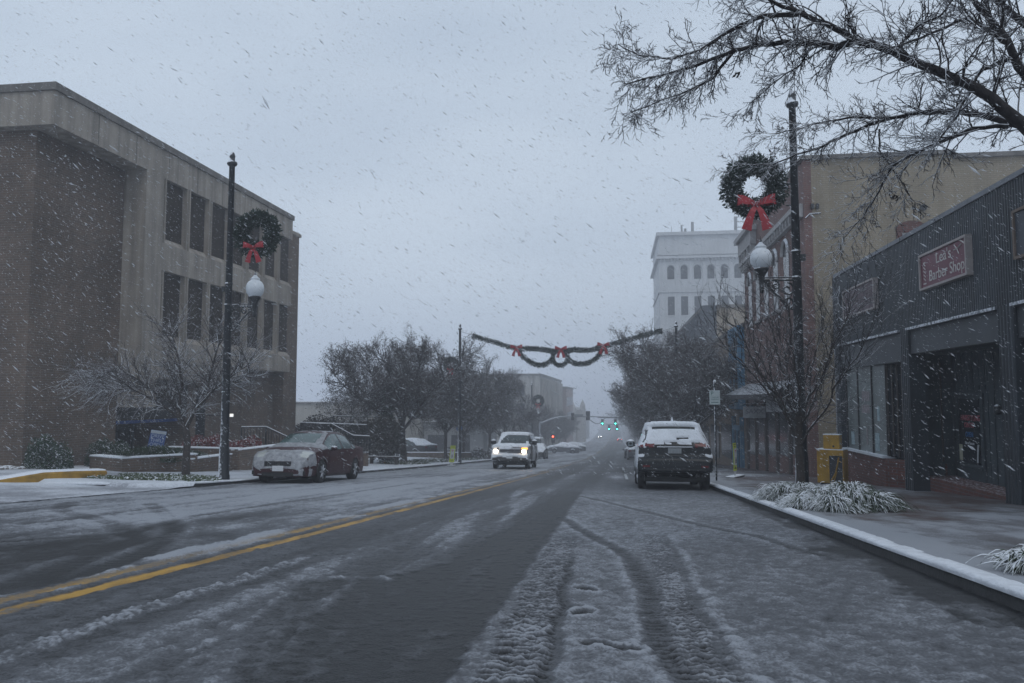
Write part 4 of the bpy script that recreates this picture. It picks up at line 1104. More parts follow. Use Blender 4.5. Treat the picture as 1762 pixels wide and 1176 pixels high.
for lst, g in ((TL, GTL), (TR, GTR)):
    for x, y, rz, sc, k, lab in lst:
        pr_ = (protoA, protoB)[k]; z = zr(y) + SW + (0.05 if x < 0 else 0)
        if first[k]:
            first[k] = False; o = pr_; o.location = (x, y, z); o.rotation_euler = (0, 0, rz); o.scale = (sc, sc, sc * (1.14 if x > 0 else 1.07)); tag(o, lab, 'tree', g)
        else: dup(pr_, (x, y, z), rz, (sc, sc, sc * (1.14 if x > 0 else 1.07)), lab, g)
        (o if False else None)

# small spreading snowy tree, left foreground
def simple_tree(name, loc, label, trunk, rads, limbs, spec, m_tr, m_tw, seed, nlen=1.0, leaves=None):
    rn = random.Random(seed)
    t = thing(name, loc, label, 'tree')
    tr = Twigs(); cr = Twigs()
    tr.add(trunk, rads, 9)
    for pts, r0, r1 in limbs:
        k = len(pts) - 1
        # resample limb with wobble
        P = []
        for i in range(k):
            for s_ in range(3):
                f = s_ / 3; P.append(tuple(pts[i][j] * (1 - f) + pts[i + 1][j] * f + (rn.gauss(0, .015) if s_ else 0) for j in range(3)))
        P.append(pts[-1]); n_ = len(P)
        tr.add(P, [r0 + (r1 - r0) * i / (n_ - 1) for i in range(n_)], 6)
        for i in range(2, n_):
            d = unit(tuple(P[i][j] - P[i - 1][j] for j in range(3)))
            for _ in range(spec[0]):
                a = unit((rn.gauss(0, 1), rn.gauss(0, 1), rn.gauss(0, 1) + spec[2]))
                nd = unit(tuple(d[j] * spec[1] + a[j] for j in range(3)))
                grow(rn, cr, P[i], nd, spec[3] * rn.uniform(.55, 1.2) * nlen, spec[4], 0, spec[5])
    V, F = tr.arrays(); np_mesh('trunk', V, F, m_tr, t, True)
    V, F = cr.arrays(); c = np_mesh('crown', V, F, m_tw, t)
    if leaves:
        V, F = leaf_cloud(np.random.RandomState(seed), cr.tips, leaves[0], leaves[1], leaves[2]); np_mesh('foliage', V, F, leaves[3], c)
    return t
M_BARKS = mat('snow_streaked_bark', (0.05, 0.042, 0.04), 0.9, var=0.3, scale=14, snow=0.50, bump=0.5, bscale=30)
tx, ty = -12.15, 20.6
simple_tree('spreading_tree', (tx, ty, zl(tx, ty)), 'small bare wide spreading tree coated in snow beside the left lamp post',
    [(0.02, 0, -0.05), (0.0, 0, 0.4), (0.03, 0, 1.0), (-0.05, 0, 1.45)], [0.13, 0.105, 0.10, 0.10],
    [([(-0.03, 0, 1.35), (-0.35, 0.1, 1.85), (-0.75, 0.2, 2.25), (-1.3, 0.0, 2.55), (-1.8, -0.2, 2.62), (-2.35, -0.3, 2.45)], .075, .02),
     ([(-0.75, 0.2, 2.2), (-1.2, -.5, 2.75), (-1.7, -.8, 3.0), (-2.1, -1.0, 2.85)], .045, .012),
     ([(-0.35, 0.1, 1.8), (-0.3, 0.2, 2.6), (-0.5, 0.3, 3.4), (-0.8, 0.4, 4.1)], .05, .012),
     ([(-0.02, 0, 1.4), (0.25, 0.1, 2.0), (0.45, 0.3, 2.7), (0.7, 0.2, 3.5), (1.0, .1, 4.2)], .06, .012),
     ([(0.2, 0.05, 1.9), (0.75, -.1, 2.4), (1.35, -.2, 2.8), (1.95, -.3, 3.2)], .045, .012),
     ([(0.3, 0.1, 2.1), (0.6, 0.7, 2.6), (1.2, 1.1, 2.9)], .04, .012),
     ([(-0.1, 0, 1.6), (-.6, -.7, 2.2), (-1.0, -1.1, 2.5), (-1.6, -1.3, 2.5)], .045, .012),
     ([(-0.6, 0.15, 2.1), (-.9, .8, 2.7), (-1.3, 1.2, 3.1)], .04, .012)],
    (5, 0.9, 0.15, 1.05, 0.015, [(5, .13, .02, 5, .6, .55, .6, .15), (4, .15, .03, 4, .6, .5, .6, .1), (3, .15, .03, 0, 0, 0, 0, 0)]), M_BARKS, M_TWIG, 5, 1.0)

# young bare tree on the right pavement, in the grass bed
tx, ty = 3.58, 15.9
zt_ = zr(ty) + SW
def up_limbs(rn, n, base, L, spread, r0):
    out = []
    for i in range(n):
        a = 2 * math.pi * (i + rn.random() * .5) / n; s_ = spread * rn.uniform(.5, 1.15); h_ = base + rn.uniform(-.25, .55)
        pts = [(0, 0, h_)]; 
        for k in range(1, 6):
            f = k / 5; pts.append((math.cos(a) * s_ * f ** 0.9 * L * .5 + rn.gauss(0, .04), math.sin(a) * s_ * f ** 0.9 * L * .5 + rn.gauss(0, .04), h_ + L * f * rn.uniform(.75, .85) * (1.15 - .25 * s_)))
        out.append((pts, r0, r0 * .22))
    return out
rn = random.Random(31)
simple_tree('young_tree', (tx, ty, zt_), 'slim bare upright tree in the snowy grass bed before the right lamp post',
    [(0, 0, -0.05), (0.01, 0, .5), (-0.01, 0, 1.2), (0.0, 0, 1.7)], [0.10, 0.082, 0.075, 0.07],
    up_limbs(rn, 10, 1.25, 3.1, 1.12, .026),
    (2, 1.0, 0.25, 0.95, 0.008, [(5, .10, .06, 4, .5, .6, .6, .15), (4, .12, .06, 3, .55, .5, .6, .1), (3, .12, .05, 0, 0, 0, 0, 0)]), M_BARK, mat('dark_bare_twigs', (0.032, 0.031, 0.034), .9, var=.3, scale=3, snow=.20), 9, 1.0)

# large old tree at the right, its branches reach into the picture
LIMB = {
 'main': ([(3.69, 7.2, 3.31), (3.43, 7.08, 3.49), (3.17, 6.96, 3.64), (2.87, 6.84, 3.74), (2.54, 6.72, 3.84), (2.22, 6.6, 3.94), (1.96, 6.48, 3.97), (1.74, 6.36, 4.05), (1.51, 6.24, 4.09), (1.29, 6.12, 4.13), (1.15, 6.0, 4.17)], .056, .010),
 'sub': ([(1.98, 6.5, 3.96), (1.87, 6.54, 3.93), (1.68, 6.59, 4.01), (1.52, 6.63, 4.03), (1.27, 6.68, 4.06), (1.06, 6.72, 4.04), (0.84, 6.77, 3.98), (0.58, 6.81, 3.92), (0.31, 6.86, 3.89), (0.12, 6.9, 3.86)], .034, .006),
 'sub2': ([(1.07, 6.8, 4.07), (0.91, 6.93, 3.89), (0.6, 7.07, 3.8), (0.17, 7.2, 3.71)], .016, .005),
 'up': ([(1.5, 6.2, 4.07), (1.24, 6.29, 4.12), (1.01, 6.37, 4.07), (0.72, 6.46, 3.93), (0.51, 6.54, 3.91), (0.23, 6.63, 4.0), (0.05, 6.71, 4.15)], .022, .004),
 'right': ([(4.1, 7.3, 3.2), (3.71, 7.2, 3.75), (3.56, 7.15, 3.93), (3.46, 7.1, 4.15), (3.28, 7.05, 4.37), (3.1, 7.0, 4.54)], .046, .022),
 'right2': ([(4.2, 7.4, 3.6), (3.83, 7.4, 4.36), (3.64, 7.35, 4.5), (3.45, 7.3, 4.65)], .045, .022),
 'fan': ([(4.0, 7.3, 3.1), (3.75, 7.4, 3.44), (3.49, 7.49, 3.59), (3.22, 7.58, 3.71), (2.91, 7.67, 3.74), (2.58, 7.76, 3.7), (2.31, 7.84, 3.62), (2.09, 7.93, 3.53), (1.86, 8.02, 3.49), (1.62, 8.11, 3.41), (1.3, 8.2, 3.46)], .036, .004),
 'fan2': ([(3.1, 7.5, 3.66), (2.85, 7.45, 3.66), (2.55, 7.45, 3.62), (2.25, 7.45, 3.65), (1.93, 7.5, 3.62), (1.75, 7.55, 3.59), (1.52, 7.6, 3.57)], .018, .004),
 'fan3': ([(3.53, 7.3, 3.44), (3.27, 7.4, 3.47), (3.04, 7.5, 3.39), (2.82, 7.6, 3.31), (2.66, 7.7, 3.22), (2.57, 7.8, 3.02), (2.45, 7.9, 2.79), (2.28, 8.0, 2.59)], .022, .004),
 'mid': ([(3.41, 7.0, 4.09), (3.25, 6.9, 4.13), (3.12, 6.8, 4.16), (2.96, 6.7, 4.19), (2.63, 6.6, 4.03), (2.34, 6.5, 3.89), (2.23, 6.4, 3.83)], .024, .006),
 'mid2': ([(3.51, 7.2, 4.02), (3.26, 7.15, 3.92), (3.1, 7.1, 3.65), (2.95, 7.05, 3.41), (2.79, 7.0, 3.21)], .022, .006),
 'in': ([(2.61, 6.9, 3.92), (2.42, 6.73, 3.99), (2.47, 6.55, 4.04), (2.62, 6.38, 4.07), (2.67, 6.2, 4.14)], .014, .006),
 'dr': ([(2.53, 7.6, 3.57), (2.55, 7.7, 3.4), (2.81, 7.8, 3.06), (2.91, 7.9, 2.91)], .010, .003),
 'tw': ([(1.66, 6.6, 3.96), (1.61, 6.7, 3.87), (1.46, 6.8, 3.8), (1.21, 6.9, 3.62)], .011, .004),
}
bx, by = 4.45, 7.4
bz = zr(by) + SW
t = thing('old_tree', (bx, by, bz), 'large old bare tree whose snow lined branches hang over the top right corner', 'tree')
tr = Twigs(); cr = Twigs(); rn = random.Random(77)
o = woff(t)
def rel(p): return (p[0] - o.x, p[1] - o.y, p[2] - o.z)
tr.add([rel(p) for p in ((4.5, 7.4, bz - .1), (4.46, 7.4, .3), (4.42, 7.4, 1.1), (4.35, 7.38, 2.0), (4.15, 7.33, 2.7), (3.85, 7.25, 3.15), (3.69, 7.2, 3.31))], [.24, .19, .17, .15, .11, .075, .057], 12)
tr.add([rel(p) for p in ((4.38, 7.38, 1.8), (4.35, 7.4, 2.6), (4.2, 7.4, 3.5), (4.1, 7.4, 4.4), (4.2, 7.5, 5.6))], [.12, .10, .085, .06, .03], 9)
tr.add([rel(p) for p in ((4.38, 7.38, 1.9), (4.9, 7.8, 2.9), (5.5, 8.3, 3.9), (6.0, 8.9, 5.0))], [.11, .085, .06, .03], 9)
tr.add([rel(p) for p in ((4.36, 7.38, 2.1), (4.6, 6.7, 3.0), (4.9, 5.8, 4.1), (5.0, 5.0, 5.1))], [.10, .08, .055, .03], 9)
for kname, (pts, r0, r1) in LIMB.items():
    P = []
    for i in range(len(pts) - 1):
        for s_ in range(3):
            f = s_ / 3; P.append(tuple(pts[i][j] * (1 - f) + pts[i + 1][j] * f + (rn.gauss(0, .006) if s_ else 0) for j in range(3)))
    P.append(pts[-1]); P = [rel(p) for p in P]; n_ = len(P)
    R_ = [r0 + (r1 - r0) * i / (n_ - 1) for i in range(n_)]
    tr.add(P, R_, 7)
    dens = {'main': 1.6, 'sub': 2.6, 'sub2': 3.0, 'up': 2.4, 'right': 1.6, 'right2': 1.4, 'fan': 2.2, 'fan2': 2.2, 'fan3': 1.9, 'mid': 2.0, 'mid2': 1.6, 'in': 1.8, 'dr': 1.5, 'tw': 2.5}[kname]
    drp = {'sub': -.12, 'sub2': -.05, 'up': -.05, 'fan': .05, 'fan2': .05, 'fan3': -.1, 'tw': -.3}.get(kname, 0.12)
    for i in range(2, n_):
        d = unit(tuple(P[i][j] - P[i - 1][j] for j in range(3)))
        k = int(dens) + (1 if rn.random() < dens % 1 else 0)
        for _ in range(k):
            a = unit((rn.gauss(0, 1) - .15, rn.gauss(0, 1), rn.gauss(0, 1) + drp))
            nd = unit(tuple(d[j] * .9 + a[j] for j in range(3)))
            L = rn.uniform(.20, .60) * (1.1 if kname in ('main', 'right', 'right2', 'mid', 'fan3') else .68)
            grow(rn, cr, P[i], nd, L, min(.010, R_[i] * .5), 0, [(6, .14, -.02, 6, .65, .5, .6, .1), (4, .18, -.03, 4, .7, .5, .65, .1), (3, .2, -.04, 0, 0, 0, 0, 0)])
V, F = tr.arrays(); np_mesh('trunk', V, F, mat('dark_branch_bark', (0.032, 0.028, 0.030), 0.9, var=.3, scale=14, snow=0.30, bump=.5, bscale=40), t, True)
V, F = cr.arrays(); np_mesh('crown', V, F, mat('frosted_branch_twigs', (0.045, 0.040, 0.044), 0.9, var=.3, scale=8, snow=0.68), t)
# odd dead leaf clusters hanging on
rs = np.random.RandomState(4)
cl = [((1.62, 8.05, 3.50), 0), ((1.75, 7.7, 3.72), 0), ((1.6, 7.6, 3.6), 0), ((1.1, 6.8, 3.85), 0), ((.4, 6.9, 3.8), 0), ((2.7, 7.8, 2.95), 0)]
V, F = leaf_cloud(rs, [(rel(c), 0) for c, _ in cl], 90, 0.022, 0.018); np_mesh('dead_leaves', V, F, M_LEAFD, t)

# ---- strap-leaved grass clumps
def clump(x, y, rx, ry, hgt, n, label, group='snowy grass clumps in the pavement beds', seed=1, ground=zg):
    rs = np.random.RandomState(seed); z0 = ground(x, y)
    a = rs.uniform(0, 2 * np.pi, n); q = np.sqrt(rs.uniform(0, 1, n)) * 0.62
    nt_ = 11; ta = rs.uniform(0, 2 * np.pi, nt_); tq = np.sqrt(rs.uniform(0, 1, nt_)) * .62; ti = rs.randint(0, nt_, n)
    bx_ = np.cos(ta)[ti] * tq[ti] * rx + rs.normal(0, .05, n); by_ = np.sin(ta)[ti] * tq[ti] * ry + rs.normal(0, .05, n)
    q = tq[ti]; out = rs.uniform(0, 2 * np.pi, n); L = rs.uniform(.5, 1.3, n) * hgt * 1.5
    ex = np.cos(out); ey = np.sin(out); kk = 7; w = rs.uniform(.005, .0095, n)
    P = np.zeros((n, kk, 3)); hh = hgt * rs.uniform(.5, 1.1, n) * rs.uniform(.75, 1.15, nt_)[ti] * (1.05 - .45 * q / .62)
    for i in range(kk):
        f = i / (kk - 1); reach = L * (f ** 1.1) * .55; zz = hh * (1.9 * f - 1.75 * f ** 2.2) * 1.25
        P[:, i, 0] = bx_ + ex * reach; P[:, i, 1] = by_ + ey * reach; P[:, i, 2] = np.maximum(zz, 0.01 + .02 * f) + .0
    sx_ = -ey[:, None] * w[:, None]; sy_ = ex[:, None] * w[:, None]
    tap = np.array([1, 1.1, 1.1, 1, .85, .6, .15])[None, :]
    A = P.copy(); A[:, :, 0] += sx_ * tap; A[:, :, 1] += sy_ * tap
    B = P.copy(); B[:, :, 0] -= sx_ * tap; B[:, :, 1] -= sy_ * tap
    C_ = P.copy(); C_[:, :, 2] += 0.006
    V = np.concatenate([A, C_, B], 1).reshape(-1, 3)
    base = (np.arange(n) * 3 * kk)[:, None]; i = np.arange(kk - 1)[None, :]
    F1 = np.stack([base + i, base + kk + i, base + kk + i + 1, base + i + 1], -1).reshape(-1, 4)
    F2 = np.stack([base + kk + i, base + 2 * kk + i, base + 2 * kk + i + 1, base + kk + i + 1], -1).reshape(-1, 4)
    F = np.concatenate([F1, F2])
    t = thing('grass_clump', (x, y, z0), label, 'grass clump', group)
    np_mesh('blades', V, F, M_BLADE, t, True)
    # crown of packed snow and dead matter under the blades
    m_ = MB(); o_ = []
    for j in range(7):
        f = j / 6; 
        for k in range(18):
            w_ = 2 * math.pi * k / 18; rr = (1 - f * f) ** .5 * (.72 + .10 * math.sin(3 * w_ + seed) + .05 * math.sin(7 * w_))
            m_.v.append((math.cos(w_) * rx * rr, math.sin(w_) * ry * rr, hgt * .62 * f * (1 + .12 * math.sin(5 * w_ + j))))
    for j in range(6):
        for k in range(18): m_.f.append((j * 18 + k, j * 18 + (k + 1) % 18, (j + 1) * 18 + (k + 1) % 18, (j + 1) * 18 + k))
    m_.build('crown', mat('dead_grass_core', (0.05, 0.05, 0.04), .9, var=.4, scale=20, snow=.12), t, True)
    return t
clump(3.22, 14.9, .74, .66, .50, 2300, 'snowy strap leaved clump at the foot of the young tree, nearest the kerb', seed=3)
clump(3.85, 15.1, .55, .55, .42, 1500, 'low snowy clump behind the young tree trunk beside the yellow box', seed=8)
clump(3.20, 12.7, .58, .55, .46, 2300, 'snow laden clump in front of the young tree, left of the other front clump', seed=5)
clump(3.68, 12.9, .60, .58, .52, 2700, 'rounded snow laden clump with dark green gaps, the one furthest from the kerb', seed=6)
clump(3.42, 6.25, .60, .60, .30, 2600, 'snow covered clump cut by the right edge of the photo', seed=7)

# low ground cover in the left bed
def groundcover(name, label, spots, n, hgt, seed, m=M_BLADE, green=None):
    rs = np.random.RandomState(seed); V = []; Fc = []; off = 0
    t = None
    pts = []
    for (x0, y0, rx, ry) in spots:
        k = int(n * rx * ry); a = rs.uniform(0, 2 * np.pi, k); q = np.sqrt(rs.uniform(0, 1, k))
        pts.append(np.stack([x0 + np.cos(a) * q * rx, y0 + np.sin(a) * q * ry], 1))
    P = np.concatenate(pts); k = len(P)
    z = np.array([zl(a, b) for a, b in P])
    d = rs.normal(0, 1, (k, 3)); d[:, 2] = np.abs(d[:, 2]) * .8 + .35; d /= np.linalg.norm(d, axis=1, keepdims=True)
    s_ = np.cross(d, rs.normal(0, 1, (k, 3))); s_ /= np.linalg.norm(s_, axis=1, keepdims=True)
    L = hgt * rs.uniform(.5, 1.3, (k, 1)); w = .010 + .01 * rs.rand(k, 1)
    b = np.concatenate([P, z[:, None]], 1); mid = b + d * L * .6; tip = b + d * L * np.array([1.25, 1.25, .75])
    V = np.stack([b, mid + s_ * w, tip, mid - s_ * w], 1).reshape(-1, 3)
    o_ = np_mesh(name, V, np.arange(4 * k).reshape(k, 4), m); tag(o_, kind='stuff'); o_['label'] = label; o_['category'] = 'ground cover'
    return o_
groundcover('ground_cover', 'snow flecked low green ground cover around the left tree and lamp post', [(-12.7, 18.3, .95, .35), (-11.9, 18.6, .7, .3), (-11.2, 19.4, .65, .55), (-10.75, 18.9, .35, .3), (-11.9, 20.4, .9, .4), (-12.9, 20.0, .8, .4)], 3800, .13, 2, mat('snowy_ground_cover', (0.07, 0.10, 0.04), .8, var=.4, scale=8, snow=.72))
groundcover('verge_grass', 'dark frosted grass verge under the left street trees', [(-12.3, 44.5, 1.2, 3.5), (-12.3, 52, 1.2, 4.5), (-12.2, 61, 1.1, 5.0)], 650, .22, 5, mat('verge_blades', (0.05, 0.065, 0.035), .8, var=.4, scale=4, snow=.45))

# bushes
def bush(name, label, x, y, rx, ry, h_, n, m, size, seed, cat='bush', group=None, zz=None, squared=0.0):
    rs = np.random.RandomState(seed); z0 = zl(x, y) if zz is None else zz
    u = rs.normal(0, 1, (n, 3)); u[:, 2] = np.abs(u[:, 2]); u /= np.linalg.norm(u, axis=1, keepdims=True)
    if squared: u = np.sign(u) * np.abs(u) ** (1 - squared)
    q = rs.uniform(.55, 1.0, (n, 1)) ** .5 * (1 + .13 * np.sin(u[:, :1] * 6 + seed) + .1 * np.sin(u[:, 1:2] * 9))
    c = u * q * np.array([rx, ry, h_])
    a = rs.normal(0, 1, (n, 3)); a /= np.linalg.norm(a, axis=1, keepdims=True)
    b = rs.normal(0, 1, (n, 3)); b -= a * (a * b).sum(1, keepdims=True); b /= np.linalg.norm(b, axis=1, keepdims=True)
    s_ = size * rs.uniform(.5, 1.4, (n, 1))
    V = np.stack([c - a * s_, c + b * s_ * .5, c + a * s_, c - b * s_ * .5], 1).reshape(-1, 3)
    V[:, 2] = np.maximum(V[:, 2], 0)
    t = thing(name, (x, y, z0), label, cat, group)
    np_mesh('foliage', V, np.arange(4 * n).reshape(n, 4), m, t)
    tw_ = Twigs(); rn_ = random.Random(seed)
    for i in range(40):
        a_ = rn_.uniform(0, 6.28); e_ = rn_.uniform(.3, 1.4)
        grow(rn_, tw_, (0, 0, 0), (math.cos(a_) * math.cos(e_), math.sin(a_) * math.cos(e_), math.sin(e_)), min(rx, h_) * .95, .012, 0, [(4, .1, .02, 4, .6, .4, .6, .3), (3, .1, .02, 0, 0, 0, 0, 0)])
    V, F = tw_.arrays(); np_mesh('stems', V * np.array([1, 1, 1]), F, M_TWIGD, t)
    return t
bush('evergreen_bush', 'dark rounded evergreen bush at the far left corner of the brick wall', -17.3, 21.6, .72, .6, .95, 6000, M_LEAFG, .035, 3)
bush('evergreen_bush', 'dark evergreen bush at the wall just left of the brick planter', -17.4, 24.6, .80, .6, .92, 6000, M_LEAFG, .035, 4)
bush('red_shrub', 'snow capped dark red shrub left of the black lamp post', -15.6, 27.9, 1.0, .8, .85, 7000, M_REDLEAF, .035, 5, zz=zl(-15.6, 27.9) + .35)
bush('red_shrub', 'snow capped dark red shrub just right of the black lamp post', -14.4, 28.6, .9, .8, .80, 7000, M_REDLEAF, .035, 6, zz=zl(-14.4, 28.6) + .35)
simple_tree('bare_shrub', (-16.2, 46, zl(-16.2, 46)), 'pale frosted bare shrub standing over the dark hedge behind the sedan',
    [(0, 0, 0), (0.02, 0, .6), (0, 0, 1.2), (0, 0, 1.6)], [.08, .07, .06, .05], up_limbs(random.Random(4), 8, 1.2, 3.2, 1.3, .035),
    (2, 1.0, .1, 1.0, .012, [(4, .13, .03, 4, .6, .55, .6, .2), (3, .15, .03, 0, 0, 0, 0, 0)]), M_BARK, M_TWIG, 12, 1.0, leaves=(5000, .06, .1, mat('frosted_leaves', (.10, .09, .085), .9, var=.3, scale=3, snow=.5)))
# hedge over a retaining wall
bush('hedge', 'long dark clipped hedge behind the maroon sedan', -15.6, 42.2, 3.3, 1.2, 2.35, 30000, mat('hedge_leaves', (0.040, 0.036, 0.030), .9, var=.5, scale=1.5, snow=.05), .07, 9, 'hedge', squared=.55)
bush('conifer', 'thin dark conifer at the right end of the hedge', -13.1, 43.0, .42, .42, 3.9, 6000, M_LEAFG, .07, 10, 'conifer', squared=.2)
for i, (x, y, lab) in enumerate(((-11.9, 66, 'low snowy shrub by the left kerb beyond the garland pole'), (-12.6, 70.5, 'grey frosted shrub left of the oncoming snowy pickup'), (-14.6, 68, 'snowy shrub near the parked dark car on the left'), (-15.5, 73, 'furthest snowy shrub behind the left street trees'))):
    bush('low_shrub', lab, x, y, 1.2, 1.0, .8, 2600, mat('frosted_shrub_leaves', (.08, .075, .07), .9, var=.4, scale=3, snow=.52), .07, 20 + i, 'shrub', 'low snowy shrubs behind the left kerb')

# ------------------------------------------------------------------ vehicles
def car(name, label, rows, axles, wr, track, paint, glass, winds, snowf, patches=(), cat='car', group=None, loc=(0, 0, 0), rz=0.0, pitch=0.0, rim=M_RIM, snowm=None):
    """rows: (y, z_bottom, z_shoulder, z_top, halfwidth_shoulder, halfwidth_top), rear to front.
    winds: dict(front=(y0,y1), rear=(y0,y1), side=(y0,y1), pillars=[...])"""
    A = np.array(rows, float)
    s_ = np.concatenate([[0], np.cumsum(np.hypot(np.diff(A[:, 0]), np.diff(A[:, 3])))])
    n = int(s_[-1] / 0.036); t_ = np.linspace(0, s_[-1], n)
    C_ = np.stack([np.interp(t_, s_, A[:, k]) for k in range(6)], 1)
    for k in (1, 2, 3, 4, 5):
        q = C_[:, k].copy(); ker = np.array([1, 2, 3, 2, 1.]) / 9
        q[2:-2] = np.convolve(C_[:, k], ker, 'valid'); C_[:, k] = q
    y, zb, zs, zt, ws, wt = C_.T
    zs = np.minimum(zs, zt - 0.015)
    cols = []
    kind = []; fr = []
    def addc(x, z, kd, f): cols.append((x, z)); kind.append(kd); fr.append(f)
    addc(0 * ws, zb, 0, 0); addc(.62 * ws, zb, 0, 1)
    nb = 12
    arch = np.zeros_like(y)
    for ay in axles: arch = np.maximum(arch, np.where(np.abs(y - ay) < wr * 1.17, wr + np.sqrt(np.maximum((wr * 1.17) ** 2 - (y - ay) ** 2, 0)), 0))
    for i in range(nb):
        f = i / (nb - 1)
        x = ws * (0.955 + 0.045 * math.sin(math.pi * min(1, .12 + f * .95)))
        z = zb + 0.015 + (zs - zb - 0.015) * f
        z = np.maximum(z, np.minimum(arch, zs - 0.01 * (nb - i)))
        addc(x, z, 1, f)
    x0 = ws * 0.96
    for i in range(1, 10):
        f = i / 9
        x = x0 + (wt - x0) * f + 0.02 * math.sin(math.pi * f); addc(x, zs + (zt - 0.028 - zs) * f, 2, f)
    for i in range(1, 13):
        f = i / 12; x = wt * (1 - f); addc(x, zt - 0.028 * (x / np.maximum(wt, .01)) ** 3, 3, f)
    X = np.stack([c[0] for c in cols], 1); Z = np.stack([c[1] for c in cols], 1)
    nc = X.shape[1]; kind = np.array(kind); fr = np.array(fr)
    # full loop: right side then mirrored left side
    XF = np.concatenate([X, -X[:, -2:0:-1]], 1); ZF = np.concatenate([Z, Z[:, -2:0:-1]], 1)
    KF = np.concatenate([kind, kind[-2:0:-1]]); FF = np.concatenate([fr, fr[-2:0:-1]])
    ny, ncl = XF.shape
    YF = np.repeat(y[:, None], ncl, 1)
    P = np.stack([XF, YF, ZF], -1)
    du = np.gradient(P, axis=0); dv = np.roll(P, -1, 1) - np.roll(P, 1, 1)
    Nn = np.cross(du, dv); Nn /= np.linalg.norm(Nn, axis=2, keepdims=True) + 1e-9
    cen = P - np.array([0, 0, .8]); sg = np.sign((Nn * cen).sum(2, keepdims=True)); sg[sg == 0] = 1
    Nn = Nn * np.where(np.median(sg) > 0, 1, -1)
    idx = np.arange(ny * ncl).reshape(ny, ncl)
    Q = np.stack([idx[:-1], idx[1:], np.roll(idx[1:], -1, 1), np.roll(idx[:-1], -1, 1)], -1)
    fy = (YF[:-1] + YF[1:]) / 2; fx = (XF[:-1] + np.roll(XF[:-1], -1, 1)) / 2; fz = (ZF[:-1] + ZF[1:]) / 2
    fk = np.minimum(KF, np.roll(KF, -1)) * 0 + np.maximum(KF, np.roll(KF, -1)); ff = (FF + np.roll(FF, -1)) / 2
    fk = np.repeat(fk[None], ny - 1, 0); ff = np.repeat(ff[None], ny - 1, 0)
    hgt = (zt - zs)[:-1, None]
    lab = np.zeros(fy.shape, int)
    axf = np.abs(fx)
    wtt = wt[:-1, None]
    if 'front' in winds:
        a, b = winds['front']; lab[(fk == 3) & (fy > a) & (fy < b) & (axf < wtt * .96)] = 1
    if 'rear' in winds:
        a, b = winds['rear']; lab[(fk == 3) & (fy > a) & (fy < b) & (axf < wtt * .92)] = 2
    if 'side' in winds:
        a, b = winds['side']
        ok = (fk == 2) & (ff > .06) & (ff < .90) & (fy > a) & (fy < b) & (hgt > .10)
        for p in winds.get('pillars', ()): ok &= np.abs(fy - p) > .035
        lab[ok] = 3
    root = thing(name, loc, label, cat, group, rz); root.rotation_euler = (pitch, 0, rz)
    def sub(mask, off, nm, m, parent=root):
        f = Q[mask]
        if len(f) == 0: return None
        u, inv = np.unique(f.ravel(), return_inverse=True)
        V = (P + Nn * off).reshape(-1, 3)[u] if np.isscalar(off) else (P + Nn * off[..., None]).reshape(-1, 3)[u]
        return np_mesh(nm, V, inv.reshape(-1, 4), m, parent, True)
    body = sub(lab == 0, 0.0, 'body', paint)
    capm = MB(); capm.v = [tuple(p) for p in P[0]] + [tuple(p) for p in P[-1]]; capm.f = [tuple(range(ncl)), tuple(range(ncl, 2 * ncl))[::-1]]
    capm.build('bumper', paint, root)
    for l_, nm in ((1, 'windscreen'), (2, 'rear_window')):
        sub(lab == l_, -0.004, nm, glass)
    sub((lab == 3) & (fx > 0), -0.004, 'side_window', glass); sub((lab == 3) & (fx < 0), -0.004, 'side_window', glass)
    for nm, m, fn, off in patches:
        sub(fn(fx, fy, fz, fk), off, nm, m)
    # snow lying on it
    T = snowf(XF, YF, ZF, Nn[..., 2], np.repeat(KF[None], ny, 0))
    T = T * (0.75 + 0.5 * vnoise(XF * 9 + 30, YF * 9 + 11))
    T = np.maximum(T, -0.002)
    Tq = np.minimum.reduce([T[:-1], T[1:], np.roll(T, -1, 1)[:-1], np.roll(T, -1, 1)[1:]])
    msk = np.maximum.reduce([T[:-1], T[1:], np.roll(T, -1, 1)[:-1], np.roll(T, -1, 1)[1:]]) > 0.004
    sub(msk, T, 'snow_cover', snowm or M_SNOW)
    for ay in axles:
        for sx in (-1, 1):
            w = MB(); pr_ = [(wr * .60, -.105), (wr * .93, -.11), (wr * .99, -.085), (wr, -.03), (wr, .03), (wr * .99, .085), (wr * .93, .11), (wr * .60, .105)]
            w.lathe(pr_, 28); w.v = [(z + sx * track, x + ay, y_ + wr) for x, y_, z in w.v]
            tyre = w.build('wheel', M_BLACK, root, True)
            h_ = MB(); xo = sx * (track + .07)
            h_.lathe([(wr * .64, -.02), (wr * .64, .03), (wr * .58, .035), (wr * .56, 0), (wr * .2, -.005)], 24)
            h_.v = [(z * sx + xo, x + ay, y_ + wr) for x, y_, z in h_.v]
            for k in range(7):
                w_ = 2 * math.pi * k / 7; c_, s2 = math.cos(w_), math.sin(w_)
                pts = [(xo + sx * .035, ay + c_ * wr * .12, wr + s2 * wr * .12), (xo + sx * .04, ay + c_ * wr * .6, wr + s2 * wr * .6)]
                h_.tube(pts, [wr * .10, wr * .06], 4)
            h_.build('rim', rim, tyre)
            # dark wheel housing behind the tyre
    m_ = MB()
    for ay in axles: m_.box(-track + .15, track - .15, ay - wr * .9, ay + wr * .9, wr * .7, wr * 1.75)
    m_.box(-track + .05, track - .05, A[0, 0] + .3, A[-1, 0] - .3, .18 + wr * .1, .34)
    m_.build('underbody', M_BLACK, root)
    return root
